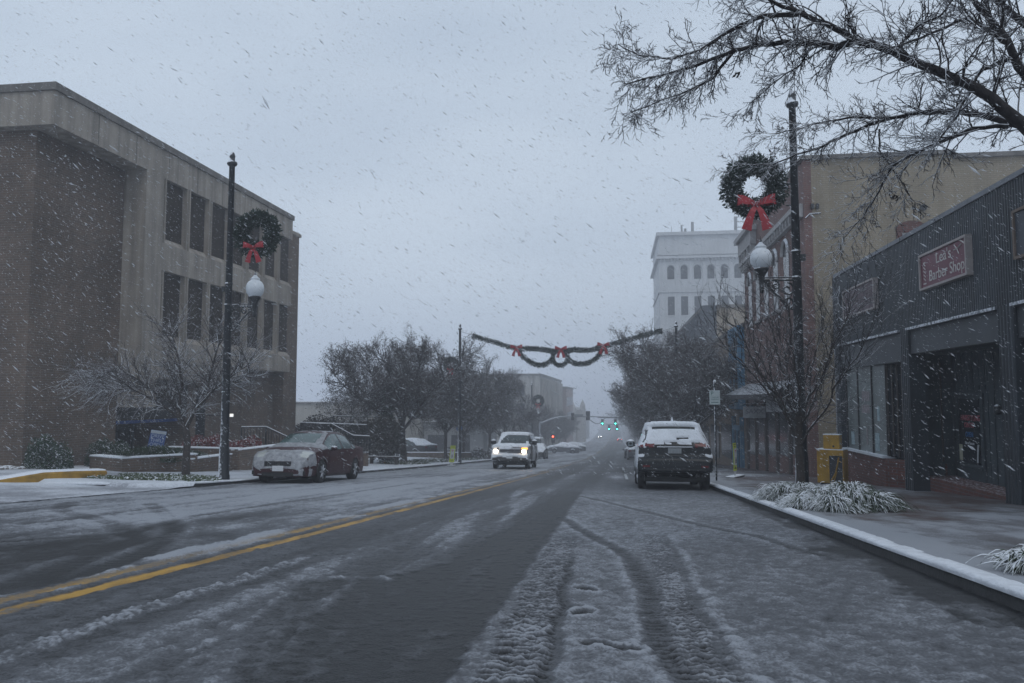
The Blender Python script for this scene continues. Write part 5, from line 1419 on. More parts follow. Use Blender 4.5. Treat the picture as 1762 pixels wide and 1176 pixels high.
def mirror_part(root, x, y, z, paint, w=.17, h_=.13, snow=True):
    for sx in (-1, 1):
        b = MB(); b.lathe([(.02, -h_ * .5), (.075, -h_ * .35), (.095, 0), (.08, h_ * .35), (.02, h_ * .5)], 12, (sx * (x + w * .5), y, z), w / .16, .7)
        b.box(sx * x - (.03 if sx > 0 else .06), sx * x + (.06 if sx > 0 else .03), y - .03, y + .03, z - .07, z - .03)
        o = b.build('mirror', paint, root, True)
        if snow: MB().lathe([(.085, h_ * .1), (.08, h_ * .42), (.02, h_ * .62)], 12, (sx * (x + w * .5), y, z), w / .16, .7).build('snow_cap', M_SNOW, o, True)

# --- maroon sedan parked at the left kerb, facing the camera
M_MAROON = mat('maroon_paint', (0.040, 0.009, 0.013), 0.42, var=.12, scale=3, spec=.3)
def snow_sedan(x, y, z, nz_, k):
    ax = np.abs(x)
    n = fbm(x * 6 + 5, y * 6 + 2, 3)
    t = np.full(x.shape, -1.0)
    nose = sst(1.78, 1.92, y + .25 * (n - .5)) * (z > .36 + .16 * sst(.45, .85, ax) * (n > .35)) * ((nz_ > .05) | (y > 2.2))
    nose = nose * ~((ax > .52) & (ax < .84) & (y > 1.98) & (y < 2.30) & (z > .64) & (n < .56))
    t = np.where(nose > .3, .018 * nose * (.4 + n), t)
    cowl = (y > 1.02) & (y < 1.32 + .1 * n) & (nz_ > .3)
    t = np.where(cowl, .026 * (.6 + n), t)
    edge = (y > .3) & (y <= 1.1) & (k == 3) & (x < -(.46 + .08 * n))
    t = np.where(edge, .012, t)
    roof = (y < .42) & (y > -2.4) & (k == 3) & (n > .62)
    t = np.where(roof, .012 * (n - .4) * 4, t)
    low = (y > 2.1) & (z < .42) & (z > .25) & (n > .52) & (ax > .35)
    return np.where(low, .012, t)
sed_rows = [(-2.45, .35, .60, .62, .70, .62), (-2.42, .28, .85, .88, .80, .70), (-2.36, .25, .98, 1.02, .86, .74), (-1.95, .22, 1.0, 1.08, .90, .70), (-1.75, .2, .98, 1.12, .91, .66), (-1.1, .2, .96, 1.41, .92, .58), (-.4, .2, .95, 1.475, .925, .56),
            (.12, .2, .93, 1.465, .925, .57), (.42, .2, .92, 1.39, .925, .60), (1.2, .2, .92, 1.02, .92, .72), (1.6, .2, .88, .965, .91, .72), (2.05, .2, .81, .865, .88, .70), (2.28, .2, .72, .77, .83, .66), (2.40, .2, .58, .62, .76, .62), (2.45, .22, .46, .50, .70, .58), (2.47, .28, .38, .42, .62, .5)]
sx_, sy_ = -9.36, 22.95
pit_ = -math.atan(0.067)
def road_pitch(rz): return (-math.atan(0.067)) if abs(rz) < 1 else math.atan(0.067)
M_WS = mat('teal_windscreen', (0.045, 0.085, 0.085), 0.08, var=.35, scale=2.5, spec=.6)
sed_rows = [(a, b_, c * 1.05, d_ * 1.045, e_, f_) for a, b_, c, d_, e_, f_ in sed_rows]
sed = car('parked_sedan', 'maroon sedan with a snow plastered nose parked facing the camera at the left kerb', sed_rows, (1.45, -1.39), .335, .80, M_MAROON, M_WS,
          dict(front=(.36, 1.16), rear=(-1.72, -1.0), side=(-1.45, .95), pillars=[-.25, -1.15]), snow_sedan,
          patches=[('headlight', M_LENS, lambda x, y, z, k: (np.abs(x) > .50) & (np.abs(x) < .86) & (y > 1.98) & (y < 2.34) & (k >= 2) & (z > .62), .012)],
          loc=(sx_, sy_, zr(sy_)), rz=math.pi, pitch=road_pitch(3), snowm=mat('thin_icy_snow', (.27, .28, .30), .6, var=.35, scale=9, bump=.6, bscale=20))
mirror_part(sed, .93, .85, 1.0, M_MAROON, snow=True)
b = MB()
for i in range(13): b.box(-.36 + i * .06, -.34 + i * .06, 2.455, 2.49, .50, .62)
b.box(-.38, .40, 2.44, 2.47, .485, .635); b.build('grille', M_PLASTIC, sed)
MB().box(-.17, .15, 2.475, 2.50, .36, .51).build('number_plate', M_WHITE, sed, bevel=.006)
b = MB(); b.box(-.46, .46, 2.42, 2.478, .22, .33)
for s in (-1, 1): b.box(s * .66 - .11, s * .66 + .11, 2.36, 2.44, .27, .37)
b.build('lower_intake', M_BLACK, sed)
for s in (-1, 1):
    b = MB()
    for y_ in (-.18, -1.05): b.tube([(s * .915, y_, .86), (s * .945, y_ + .05, .865), (s * .945, y_ + .17, .865), (s * .915, y_ + .22, .86)], .012, 5)
    b.build('door_handle', M_CHROME, sed)
b = MB()
for s in (-1, 1):
    for y_ in (-.22, .95): b.box(s * .926 - .003, s * .926 + .003, y_, y_ + .008, .32, .90)
b.build('door_seam', M_BLACK, sed)
b = MB().tube([(-.55, 1.18, 1.06), (-.1, 1.1, 1.10)], .012, 4).tube([(0, 1.18, 1.07), (.45, 1.08, 1.11)], .012, 4); b.build('wiper', M_BLACK, sed)
b = MB().lathe([(.03, 0), (.018, .03), (.005, .06)], 8, (0, -.9, 1.44)); b.build('antenna', M_MAROON, sed)
b = MB(); b.box(.955, .962, .35, .39, .62, .65); 

# --- dark grey off-roader parked on the right, seen from behind
M_GREYP = mat('dark_grey_paint', (0.009, 0.011, 0.014), 0.32, var=.12, scale=3, spec=.35)
def snow_suv(x, y, z, nz_, k):
    ax = np.abs(x); n = fbm(x * 7 + 1, y * 7 + 8, 3)
    t = np.full(x.shape, -1.0)
    top = (z > 1.26 + .02 * n) & ((k == 3) | ((k == 2) & (z > 1.60)))
    t = np.where(top, .020 + .025 * sst(.4, .9, nz_), t)
    wipe = (np.abs(x - .22) < .14 + .06 * n) & (np.abs(z - 1.345) < .022) & (y < -1.5)
    t = np.where(wipe, -1, t)
    slot = (np.abs(x) < .56) & (z > 1.575) & (z < 1.675) & (y < -1.8)
    t = np.where(slot, -1, t)
    thin = (y < -2.0) & (k == 3) & (z > 1.20) & (z <= 1.27) & (n > .42)
    t = np.where(thin, .012, t)
    bump = (y < -2.30) & (z > .835) & (z < .90) & (nz_ > .3) & (ax < .72)
    t = t
    corner = (y < -2.0) & (z > .86) & (z < .96) & (ax > .74) & (k >= 1) & (n > .3)
    t = np.where(corner & (z < .92) & (ax > .80), .016, t)
    qt = (k == 2) & (y < -1.3) & (z > 1.12) & (n > .45)
    t = np.where(qt, .012, t)
    side = (x < -.8) & (k == 1) & (z > .55) & (n > .60)
    t = np.where(side, .008, t)
    hood = (y > 1.1) & (nz_ > .5)
    return np.where(hood, .04, t)
suv_rows = [(-2.46, .44, .58, .62, .80, .76), (-2.45, .38, .70, .76, .90, .86), (-2.41, .36, .80, .845, .955, .90), (-2.33, .34, .85, .875, .975, .86), (-2.30, .33, .93, 1.02, .975, .80), (-2.28, .33, 1.0, 1.16, .975, .78), (-2.22, .33, 1.08, 1.27, .97, .76), (-1.96, .32, 1.13, 1.62, .97, .665), (-1.93, .32, 1.13, 1.66, .97, .66),
            (-2.02, .32, 1.13, 1.705, .97, .66), (-1.9, .32, 1.13, 1.745, .97, .66), (-1.5, .32, 1.13, 1.775, .97, .655), (-.3, .32, 1.10, 1.80, .97, .655), (.35, .32, 1.08, 1.765, .97, .65), (.55, .32, 1.07, 1.70, .97, .66), (1.25, .32, 1.06, 1.18, .96, .78), (1.5, .32, 1.03, 1.13, .95, .80), (2.2, .32, .98, 1.05, .92, .78), (2.36, .36, .85, .9, .86, .72), (2.42, .42, .6, .65, .75, .62)]
# monotone in y for the loft
suv_rows = [(a, max(b_, .46 if a < 0 else .36), c, d_, e_, f_) for a, b_, c, d_, e_, f_ in suv_rows]
suv_rows[0] = (-2.46, .52, .60, .64, .80, .76); suv_rows[1] = (-2.45, .49, .70, .76, .90, .86)
suv_rows[9] = (-1.925, .46, 1.13, 1.705, .97, .66)
ux, uy = 1.50, 22.75
suv = car('parked_offroader', 'dark grey off-roader seen from behind, rear window and roof white with snow, at right kerb', suv_rows, (1.5, -1.42), .39, .83, M_GREYP, M_CGLASS,
          dict(front=(.5, 1.2), rear=(-2.2, -1.95), side=(-1.75, 1.0), pillars=[-.55, .4, -1.5]), snow_suv,
          patches=[('tail_light', M_TAIL, lambda x, y, z, k: (np.abs(x) > .50) & (y < -2.0) & (z > 1.12) & (z < 1.215) & (k >= 2), .010),
                   ('tail_light', M_TAIL, lambda x, y, z, k: (np.abs(x) > .80) & (y < -1.95) & (z > 1.12) & (z < 1.20) & (k == 1), .010)],
          loc=(ux, uy, zr(uy)), rz=0.0, pitch=road_pitch(0))
mirror_part(suv, .97, .75, 1.22, M_GREYP, w=.22, h_=.22)
for s in (-1, 1):
    b = MB().box(s * 1.08 - .085, s * 1.08 + .085, .69, .71, 1.14, 1.30); b.build('mirror_glass', mat('grey_mirror', (.20, .23, .25), .3), suv, bevel=.01)
MB().box(-.17, .17, -2.325, -2.30, .95, 1.09).build('number_plate', mat('dull_plate', (.25, .27, .29), .5, var=.2, scale=30), suv, bevel=.005)
MB().box(-.45, .45, -2.33, -2.295, 1.11, 1.135).build('chrome_strip', M_CHROME, suv)
MB().box(-.75, .75, -2.475, -2.44, .52, .56).build('bumper_crease', M_PLASTIC, suv)
for s in (-1, 1):
    MB().box(s * .74 - .09, s * .74 + .09, -2.47, -2.42, .60, .645).build('reflector', M_TAIL, suv)
    b = MB().lathe([(.04, 0), (.04, .12)], 12); b.v = [(x + s * .55, -2.36 - z, y + .38) for x, y, z in b.v]; b.build('exhaust', M_PLASTIC, suv)
    b = MB().tube([(s * .60, -1.75, 1.80), (s * .61, -1.6, 1.84), (s * .61, .1, 1.85), (s * .60, .25, 1.81)], .022, 6); b.build('roof_rail', M_GREYP, suv)
    b = MB()
    for y_ in (-.62, .35): b.box(s * .975 - .003, s * .975 + .003, y_, y_ + .01, .42, 1.06)
    b.build('door_seam', M_BLACK, suv)
b = MB().lathe([(.045, 0), (.03, .05), (.006, .13)], 8, (0, -1.55, 1.80)); b.build('antenna', M_SNOW, suv)
b = MB().tube([(.10, -2.20, 1.335), (.36, -2.18, 1.36)], .014, 5); b.box(.06, .12, -2.23, -2.18, 1.31, 1.35); b.build('wiper', M_BLACK, suv)

# --- oncoming pickup style off-roader with its lights on
M_TRK = mat('dark_brown_paint', (0.035, 0.030, 0.028), 0.3, var=.3, scale=3, spec=.6, snow=.12)
def snow_trk(x, y, z, nz_, k):
    ax = np.abs(x); n = fbm(x * 6 + 3, y * 6 + 4, 3)
    t = np.full(x.shape, -1.0)
    t = np.where((k == 3) & (y < .55), .055, t)
    t = np.where((k == 2) & (z > 1.84) & (y < .5), .03, t)
    ws_ = (k == 3) & (y >= .50) & (y <= 1.22)
    arc = (x * -1 + .0)
    # wiped fan: clear inside an arc, snow to the camera's left (x>0 here) and along edges
    f = (y - .5) / .72
    clear = (f > .04 + .05 * n) & (f < .97 - .05 * n) & (x < .78 - .42 * (1 - f) ** 2) & (x > -.76)
    t = np.where(ws_ & ~clear, .018, t)
    hood = (nz_ > .45) & (y > 1.24) & (y < 2.50) & (z > 1.0)
    t = np.where(hood, .045 + .02 * n, t)
    hb = (y > 1.17 + .1 * (n - .5)) & (y < 1.36) & (k == 3)
    t = np.where(hb, .03 + .03 * n, t)
    bmp = (y > 2.40) & (z < .80) & (z > .66) & (nz_ > .2)
    t = np.where(bmp, .04, t)
    fr_ = (y > 2.3) & (z > .5) & (z <= 1.18) & (n > .50) & (nz_ > -.2)
    t = np.where(fr_, .014, t)
    sd = (k == 1) & (z > .4) & (n > .66)
    return np.where(sd, .007, t)
trk_rows = [(-2.60, .5, .62, .68, .80, .75), (-2.57, .42, 1.0, 1.1, .97, .85), (-2.50, .40, 1.16, 1.4, 1.0, .78), (-2.35, .40, 1.20, 1.84, 1.0, .75), (-2.2, .40, 1.22, 1.92, 1.0, .74), (0, .40, 1.22, 1.95, 1.0, .74), (.40, .40, 1.22, 1.92, 1.0, .74), (.52, .40, 1.22, 1.86, 1.0, .76), (1.2, .40, 1.22, 1.31, 1.0, .86), (1.45, .40, 1.18, 1.29, 1.0, .88), (2.25, .40, 1.12, 1.24, .99, .88), (2.42, .40, 1.06, 1.17, .98, .89), (2.47, .42, .92, 1.0, .97, .90), (2.50, .44, .74, .80, .97, .92), (2.58, .44, .70, .74, .97, .92), (2.62, .46, .55, .62, .93, .88)]
kx_, ky_ = -5.55, 42.6
trk = car('oncoming_pickup', 'oncoming dark truck with lit headlights and snow piled on hood and roof', trk_rows, (1.62, -1.5), .40, .86, M_TRK, M_CGLASS,
          dict(front=(.52, 1.18), rear=(-2.45, -2.25), side=(-2.1, 1.0), pillars=[-.75, .25]), snow_trk, cat='truck', loc=(kx_, ky_, zr(ky_)), rz=math.pi, pitch=road_pitch(3))
mirror_part(trk, 1.0, .85, 1.42, M_PLASTIC, w=.26, h_=.26)
M_HEAD = mat('lit_headlight', (1, .85, .62), .3, emit=((1.0, .78, .50), 14.0))
M_AMB = mat('lit_amber', (1, .45, .08), .3, emit=((1.0, .42, .06), 2.2))
for s in (-1, 1):
    b = MB().lathe([(.10, 0), (.10, .05), (.05, .065)], 16); b.v = [(x * 1.15 + s * .74, 2.475 + z, y * .85 + .93) for x, y, z in b.v]; b.build('headlight', M_HEAD, trk, True)
b = MB().box(-.95, -.62, 2.44, 2.485, 1.05, 1.12); b.build('indicator', M_AMB, trk)
b = MB(); b.box(-.55, .55, 2.46, 2.50, .80, 1.03); b.build('grille', M_PLASTIC, trk)
b = MB()
for z_ in (.86, .93, 1.0): b.box(-.55, .55, 2.50, 2.512, z_, z_ + .018)
b.build('grille_bar', mat('snowy_chrome', (.3, .3, .32), .4, snow=.5), trk)
MB().box(-.58, .58, 2.49, 2.56, 1.045, 1.085).build('hood_trim', M_SNOW, trk, bevel=.01)
MB().box(-.16, .16, 2.615, 2.635, .56, .70).build('number_plate', M_WHITE, trk, bevel=.005)
b = MB(); b.box(-.7, .7, 2.55, 2.60, .42, .50); b.build('lower_intake', M_BLACK, trk)
b = MB().lathe([(.05, 0), (.05, .03)], 12); b.v = [(x - .62, 2.62 + z, y + .53) for x, y, z in b.v]; b.build('fog_light', M_LENS, trk)
for s in (-1, 1):
    b = MB()
    for y_ in (-.78, .27, 1.05): b.box(s * 1.0 - .003, s * 1.0 + .003, y_, y_ + .01, .5, 1.2)
    b.build('door_seam', M_BLACK, trk)
    b = MB(); b.box(s * 1.0 - .02, s * 1.0 + .02, -.5, -.3, 1.10, 1.13); b.box(s * 1.0 - .02, s * 1.0 + .02, .5, .7, 1.10, 1.13); b.build('door_handle', M_CHROME, trk)
b = MB().tube([(-.6, 1.2, 1.42), (-.1, 1.05, 1.50)], .015, 4).tube([(.05, 1.2, 1.42), (.5, 1.05, 1.50)], .015, 4); b.build('wiper', M_BLACK, trk)

# --- cars further away
def snow_all(amount=.05, thr=.45, hoodonly=False):
    def f(x, y, z, nz_, k):
        n = fbm(x * 5 + 3, y * 5 + 4, 3)
        return np.where((nz_ > thr), amount * (.7 + .6 * n), -1.0)
    return f
def far_car(name, label, rows, x, y, rz, paint, snowf, cat='car', group=None, lights=None, z=None, side=(-1.45, .95), pil=(-.25,), wr=.335, ax=(1.45, -1.39), tr=.80):
    c = car(name, label, rows, ax, wr, tr, paint, M_CGLASS, dict(front=(.42, 1.16), rear=(-1.72, -1.0), side=side, pillars=list(pil)), snowf,
            patches=[('tail_light', M_TAIL, lambda x_, y_, z_, k: (np.abs(x_) > .50) & (y_ < -2.2) & (z_ > .80) & (z_ < .97) & (k >= 2), .008)],
            cat=cat, group=group, loc=(x, y, zr(y) if z is None else z), rz=rz, pitch=road_pitch(rz) if z is None else 0)
    mirror_part(c, .93, .85, 1.0, paint, snow=False)
    return c
M_SILV = mat('silver_grey_paint', (.10, .105, .115), .35, metal=.2, var=.1, snow=.2)
M_WHT = mat('white_paint', (.5, .51, .53), .4, var=.05)
M_BLK = mat('black_paint', (.012, .013, .015), .3, snow=.15)
c = far_car('parked_sedan', 'small grey sedan seen from behind, parked ahead of the off-roader on the right', sed_rows, 1.95, 79, 0, M_SILV, snow_all(.02, .8))
b = MB().box(-.2, .2, -2.47, -2.44, .66, .80); b.build('number_plate', M_WHITE, c)
c = far_car('parked_sedan', 'second dim sedan half hidden in front of the small grey one on the right', sed_rows, 1.75, 87, 0, M_BLK, snow_all(.02, .8))
c = far_car('parked_sedan', 'dark snow topped sedan in the lot behind the left street trees', sed_rows, -17.9, 66, R(62), M_BLK, snow_all(.05, .6), z=zl(-17.9, 66))
def van_rows(L, h_, w):
    return [(-L / 2, .45, .7, .8, w * .9, w * .85), (-L / 2 + .03, .4, 1.0, h_ - .15, w, w * .9), (-L / 2 + .12, .4, 1.1, h_, w, w * .9), (L / 2 - 1.7, .4, 1.1, h_, w, w * .88), (L / 2 - 1.45, .4, 1.1, h_ - .12, w, w * .85), (L / 2 - .8, .4, 1.05, 1.25, w, w * .85), (L / 2 - .1, .4, .9, 1.0, w * .95, w * .8), (L / 2, .45, .6, .7, w * .85, w * .75)]
c = car('parked_van', 'white box van with a snowy roof just behind the oncoming truck on the left', van_rows(5.2, 2.25, .98), (1.5, -1.5), .36, .84, M_WHT, M_CGLASS, dict(front=(1.15, 1.8), side=(.4, 1.5)), snow_all(.05, .6), cat='van', loc=(-9.2, 86, zr(86)), rz=math.pi, pitch=road_pitch(3))
c = far_car('parked_sedan', 'dark snow topped car in front of the white van behind the oncoming truck', sed_rows, -8.0, 79, math.pi, M_BLK, snow_all(.05, .6))
G_ = 'snow buried cars parked beyond the signal'
c = far_car('parked_sedan', 'nearer of the two snow buried cars at the far left kerb', sed_rows, -8.3, 121, R(100), M_SILV, snow_all(.16, .2), group=G_)
c = far_car('parked_sedan', 'further snow buried car at the far left kerb, right of the other buried one', sed_rows, -8.0, 140, R(95), M_SILV, snow_all(.16, .2), group=G_)
c = far_car('distant_car', 'tiny far car with pale headlights in the middle of the street', sed_rows, -7.4, 352, math.pi, M_BLK, snow_all(.03, .6))
M_HF = mat('far_headlight', (1, .95, .85), .3, emit=((1, .95, .85), 50))
for s in (-1, 1): MB().lathe([(.10, 0), (.10, .05)], 10, (s * .66, 2.48, .68)).build('headlight', M_HF, c)
c = far_car('distant_car', 'tiny far car with red tail lights on the right of the street', sed_rows, 1.2, 290, 0, M_BLK, snow_all(.03, .6))
M_TF = mat('far_tail_light', (1, .1, .1), .3, emit=((1, .08, .08), 22))
for s in (-1, 1): MB().lathe([(.10, 0), (.10, .05)], 10, (s * .70, -2.50, .85)).build('tail_light_lens', M_TF, c)

# ------------------------------------------------------------------ lamp posts
def lamp_post(loc, label, sx, rz=0.0, lamp=True, group='black ornamental lamp posts'):
    t = thing('lamp_post', loc, label, 'lamp post', group, rz)
    b = MB(); b.lathe([(.16, -.1), (.16, .12), (.145, .16), (.14, .75), (.13, .85), (.125, .95), (.118, 1.0), (.078, 8.85), (.12, 8.87), (.145, 8.92), (.135, 8.97), (.075, 8.99), (.072, 9.10), (.085, 9.13), (.06, 9.22), (.02, 9.27)], 16)
    b.build('pole', M_POLE, t, True)
    for z in (2.4, 4.85, 5.45):
        MB().lathe([(.125 - z * .004, 0), (.135 - z * .004, .02), (.125 - z * .004, .05)], 14, (0, 0, z)).build('band', M_POLE, t)
    b = MB(); b.box(-.20 if sx > 0 else .06, -.06 if sx > 0 else .20, -.04, .04, 5.25, 5.40); b.build('outlet_box', M_POLE, t)
    if lamp:
        b = MB(); L = .78
        b.tube([(0, 0, 4.82), (sx * (L + .05), 0, 4.82)], .032, 6); b.tube([(0, 0, 4.88), (sx * L, 0, 4.88)], .016, 5)
        # scrolls
        def scroll(cx, cz, r0, turns, a0, sgn):
            pts = []
            for i in range(28):
                f = i / 27; a = a0 + sgn * f * turns * 2 * math.pi; r_ = r0 * (1 - .82 * f); pts.append((sx * (cx + r_ * math.cos(a)), 0, cz + r_ * math.sin(a)))
            b.tube(pts, .024, 5)
        scroll(.22, 4.60, .16, 1.3, R(90), 1); scroll(.22, 4.30, .15, 1.2, R(-90), -1); scroll(.48, 4.70, .10, 1.2, R(90), 1); scroll(.64, 4.73, .07, 1.1, R(90), -1)
        b.tube([(sx * .08, 0, 4.14), (sx * .20, 0, 4.16), (sx * .38, 0, 4.42), (sx * .60, 0, 4.64), (sx * .72, 0, 4.80)], .024, 5)
        b.build('bracket', M_IRON, t)
        l_ = MB().lathe([(.03, 4.52), (.055, 4.58), (.04, 4.66), (.06, 4.80), (.07, 4.90), (.11, 4.98), (.16, 5.05), (.17, 5.10)], 14, (sx * L, 0, 0)); 
        l_.build('lamp_holder', M_IRON, t, True)
        g = MB().lathe([(.12, 5.07), (.175, 5.12), (.225, 5.20), (.247, 5.29), (.247, 5.36), (.225, 5.44), (.18, 5.51), (.13, 5.545), (.115, 5.565), (.135, 5.585), (.125, 5.61), (.085, 5.64), (.06, 5.67), (.03, 5.71)], 22, (sx * L, 0, 0)).build('globe', M_GLOBE, t, True)
        MB().lathe([(.02, 5.71), (.03, 5.74), (.012, 5.77), (.004, 5.85)], 8, (sx * L, 0, 0)).build('finial', M_IRON, g)
    b = MB().tube([(0, 0, 7.05), (sx * .2, 0, 7.05)], .02, 5).tube([(0, 0, 6.55), (sx * .2, 0, 6.55)], .02, 5); b.build('wreath_hook', M_IRON, t)
    return t
PL = (-10.78, 20.2); PRt = (4.12, 18.1)
lamp_post((PL[0], PL[1], zl(*PL)), 'black lamp post with a snowy globe beside the left bare tree', 1)
lamp_post((PRt[0], PRt[1], zr(PRt[1]) + SW), 'tall black lamp post with a snowy globe on the right, behind the old tree branches', -1)
lamp_post((-10.35, 50.5, zr(50.5) + SW), 'black post among the left street trees holding the garland cable', -1, lamp=False)
lamp_post((3.9, 50.5, zr(50.5) + SW), 'black post hidden in the right street trees holding the garland cable', -1, lamp=False)
lamp_post((-10.8, 99, zr(99) + SW), 'distant lamp post with a wreath left of the signal arm', 1)

# ------------------------------------------------------------------ wreaths, bows, garland
def needles_along(rs, path, tube_r, n, ln):
    """needle tufts around a closed or open path; returns V,F"""
    P = np.array(path); k = len(P) - 1
    u = rs.uniform(0, k, n); i = np.minimum(u.astype(int), k - 1); f = (u - i)[:, None]
    c = P[i] * (1 - f) + P[i + 1] * f; T = P[i + 1] - P[i]; T /= np.linalg.norm(T, axis=1, keepdims=True)
    a = rs.normal(0, 1, (n, 3)); a -= T * (a * T).sum(1, keepdims=True); a /= np.linalg.norm(a, axis=1, keepdims=True)
    lump = 1 + .30 * np.sin(u * 7.3 + np.arctan2(a[:, 1], a[:, 2]) * 2)
    base = c + a * (tube_r * rs.uniform(.25, .85, n) * lump)[:, None]
    d = a + T * rs.normal(0, .7, (n, 1)) + rs.normal(0, .35, (n, 3)); d /= np.linalg.norm(d, axis=1, keepdims=True)
    s_ = np.cross(d, rs.normal(0, 1, (n, 3))); s_ /= np.linalg.norm(s_, axis=1, keepdims=True)
    L = ln * rs.uniform(.6, 1.3, (n, 1)); w = ln * .17
    V = np.stack([base, base + d * L * .55 + s_ * w, base + d * L, base + d * L * .55 - s_ * w], 1).reshape(-1, 3)
    return V, np.arange(4 * n).reshape(n, 4)
def bow_mb(s):
    """ribbon bow in the XZ plane facing -Y, centred on the knot, overall width about 2*s"""
    b = MB(); th = .012
    def ribbon(c, w0, w1):
        n = len(c); o_ = len(b.v)
        for i, (x, y, z) in enumerate(c):
            p = c[max(i - 1, 0)]; q = c[min(i + 1, n - 1)]; tx, tz = q[0] - p[0], q[2] - p[2]; l_ = math.hypot(tx, tz) + 1e-6; nx, nz_ = -tz / l_, tx / l_
            w = w0 + (w1 - w0) * i / (n - 1)
            for dy in (0, th): b.v += [(x + nx * w, y + dy, z + nz_ * w), (x - nx * w, y + dy, z - nz_ * w)]
        for i in range(n - 1):
            a = o_ + i * 4; e = a + 4
            b.f += [(a, a + 1, e + 1, e), (a + 2, e + 2, e + 3, a + 3), (a, e, e + 2, a + 2), (a + 1, a + 3, e + 3, e + 1)]
        a = o_ + (n - 1) * 4; b.f.append((a, a + 1, a + 3, a + 2))
    for sx in (-1, 1):
        # loop: front and back leaf, puffed
        ribbon([(0, -.05, 0), (sx * s * .35, -.13, s * .10), (sx * s * .75, -.15, s * .22), (sx * s * .98, -.10, s * .22)], s * .10, s * .30)
        ribbon([(sx * s * .98, -.10, s * .22), (sx * s * .80, -.03, s * .18), (sx * s * .40, -.01, s * .06), (0, -.03, 0)], s * .30, s * .10)
        ribbon([(0, -.05, -.02), (sx * s * .22, -.10, -s * .42), (sx * s * .42, -.09, -s * .95), (sx * s * .55, -.07, -s * 1.42)], s * .10, s * .27)
    b.lathe([(s * .05, -s * .13), (s * .13, -s * .07), (s * .14, s * .07), (s * .05, s * .13)], 10, (0, -.07, 0))
    return b
def wreath(loc, label, r0=.50, tr=.19, n=6500, bow=.42, group='wreaths hung on the lamp posts', seed=1, rz=0):
    t = thing('wreath', loc, label, 'wreath', group, rz); rs = np.random.RandomState(seed)
    path = [(r0 * math.cos(a), 0, r0 * math.sin(a)) for a in np.linspace(0, 2 * math.pi, 41)]
    V, F = needles_along(rs, path, tr, n, .115)
    f = np_mesh('foliage', V, F, M_FIR, t)
    MB().tube(path, tr * .42, 7, cap=False).build('ring', M_FIR, f)
    b = bow_mb(bow); b.v = [(x, y - tr * .75, z - r0 * .88) for x, y, z in b.v]; b.build('bow', M_RED, t)
    reg(t)
    return t
zL = zl(*PL)
w0 = wreath((PL[0] + .82, PL[1] - .02, 5.60), 'fir wreath with a red bow on the left lamp post', r0=.47, tr=.19, bow=.30, seed=2)
wreath((PRt[0] - .90, PRt[1] - .02, 5.88), 'large fir wreath with a red bow on the right lamp post under the branches', r0=.52, tr=.215, bow=.42, seed=3)
dup(w0, (-10.8 + .85, 98.9, zr(99) + 7.0), 0, (1.15, 1, 1.15), 'small distant wreath left of the signal arm')
dup(w0, (-10.9, 50.3, zr(50.5) + 6.6), 0, .8, 'wreath half hidden in the tree crowns on the left garland post')
# garland over the street
gt = thing('garland', (-3.6, 50.5, 4.2), 'fir garland with three red bows and a ring strung high across the street', 'garland')
go = woff(gt)
def cat_(pts, m_=8):
    out = []
    for i in range(len(pts) - 1):
        p0 = np.array(pts[max(i - 1, 0)]); p1 = np.array(pts[i]); p2 = np.array(pts[i + 1]); p3 = np.array(pts[min(i + 2, len(pts) - 1)])
        for k in range(m_):
            f = k / m_; out.append(tuple(.5 * ((2 * p1) + (-p0 + p2) * f + (2 * p0 - 5 * p1 + 4 * p2 - p3) * f * f + (-p0 + 3 * p1 - 3 * p2 + p3) * f ** 3)))
    out.append(tuple(pts[-1])); return out
def gpath(xz): return cat_([(x - go.x, 0, z - go.z) for x, z in xz])
rs = np.random.RandomState(5)
swags = [[(-9.5, 5.15), (-8.0, 4.70), (-6.55, 4.28), (-5.4, 4.25), (-4.4, 4.12), (-3.9, 4.0)], [(-3.3, 4.0), (-2.8, 4.16), (-1.8, 4.12), (-.8, 4.34), (.6, 4.72), (1.9, 5.08), (3.0, 5.35)],
         [(-6.45, 4.2), (-6.1, 3.75), (-5.6, 3.36), (-5.05, 3.16), (-4.5, 3.25), (-4.1, 3.55)], [(-3.1, 3.55), (-2.75, 3.3), (-2.2, 3.22), (-1.6, 3.36), (-1.1, 3.75), (-.9, 4.2)]]
for sw in swags:
    p = gpath(sw); L = sum(math.dist(a, b_) for a, b_ in zip(p, p[1:]))
    V, F = needles_along(rs, p, .135, int(L * 760), .12); f = np_mesh('swag', V, F, M_FIR, gt)
    MB().tube(p, .055, 5).build('core', M_FIR, f)
p = [(-3.62 - go.x + .50 * math.cos(a), -.06, 3.62 - go.z + .50 * math.sin(a)) for a in np.linspace(0, 2 * math.pi, 37)]
V, F = needles_along(rs, p, .125, 3400, .10); f = np_mesh('ring', V, F, M_FIR, gt)
MB().tube(p, .06, 5, cap=False).build('core', M_FIR, f)
for x, z in ((-6.5, 4.32), (-3.56, 4.20), (-.78, 4.42)):
    b = bow_mb(.40); b.v = [(X + x - go.x, Y - .18, Z + z - go.z) for X, Y, Z in b.v]; b.build('bow', M_RED, gt)
b = MB().tube([(-10.3 - go.x, 0, 5.45 - go.z), (-9.5 - go.x, 0, 5.2 - go.z)], .014, 4).tube([(3.0 - go.x, 0, 5.35 - go.z), (3.85 - go.x, 0, 5.6 - go.z)], .014, 4)
b.tube([(-.9 - go.x, 0, 3.6 - go.z), (3.9 - go.x, 0, 4.4 - go.z)], .010, 4)
b.build('cable', M_IRON, gt)

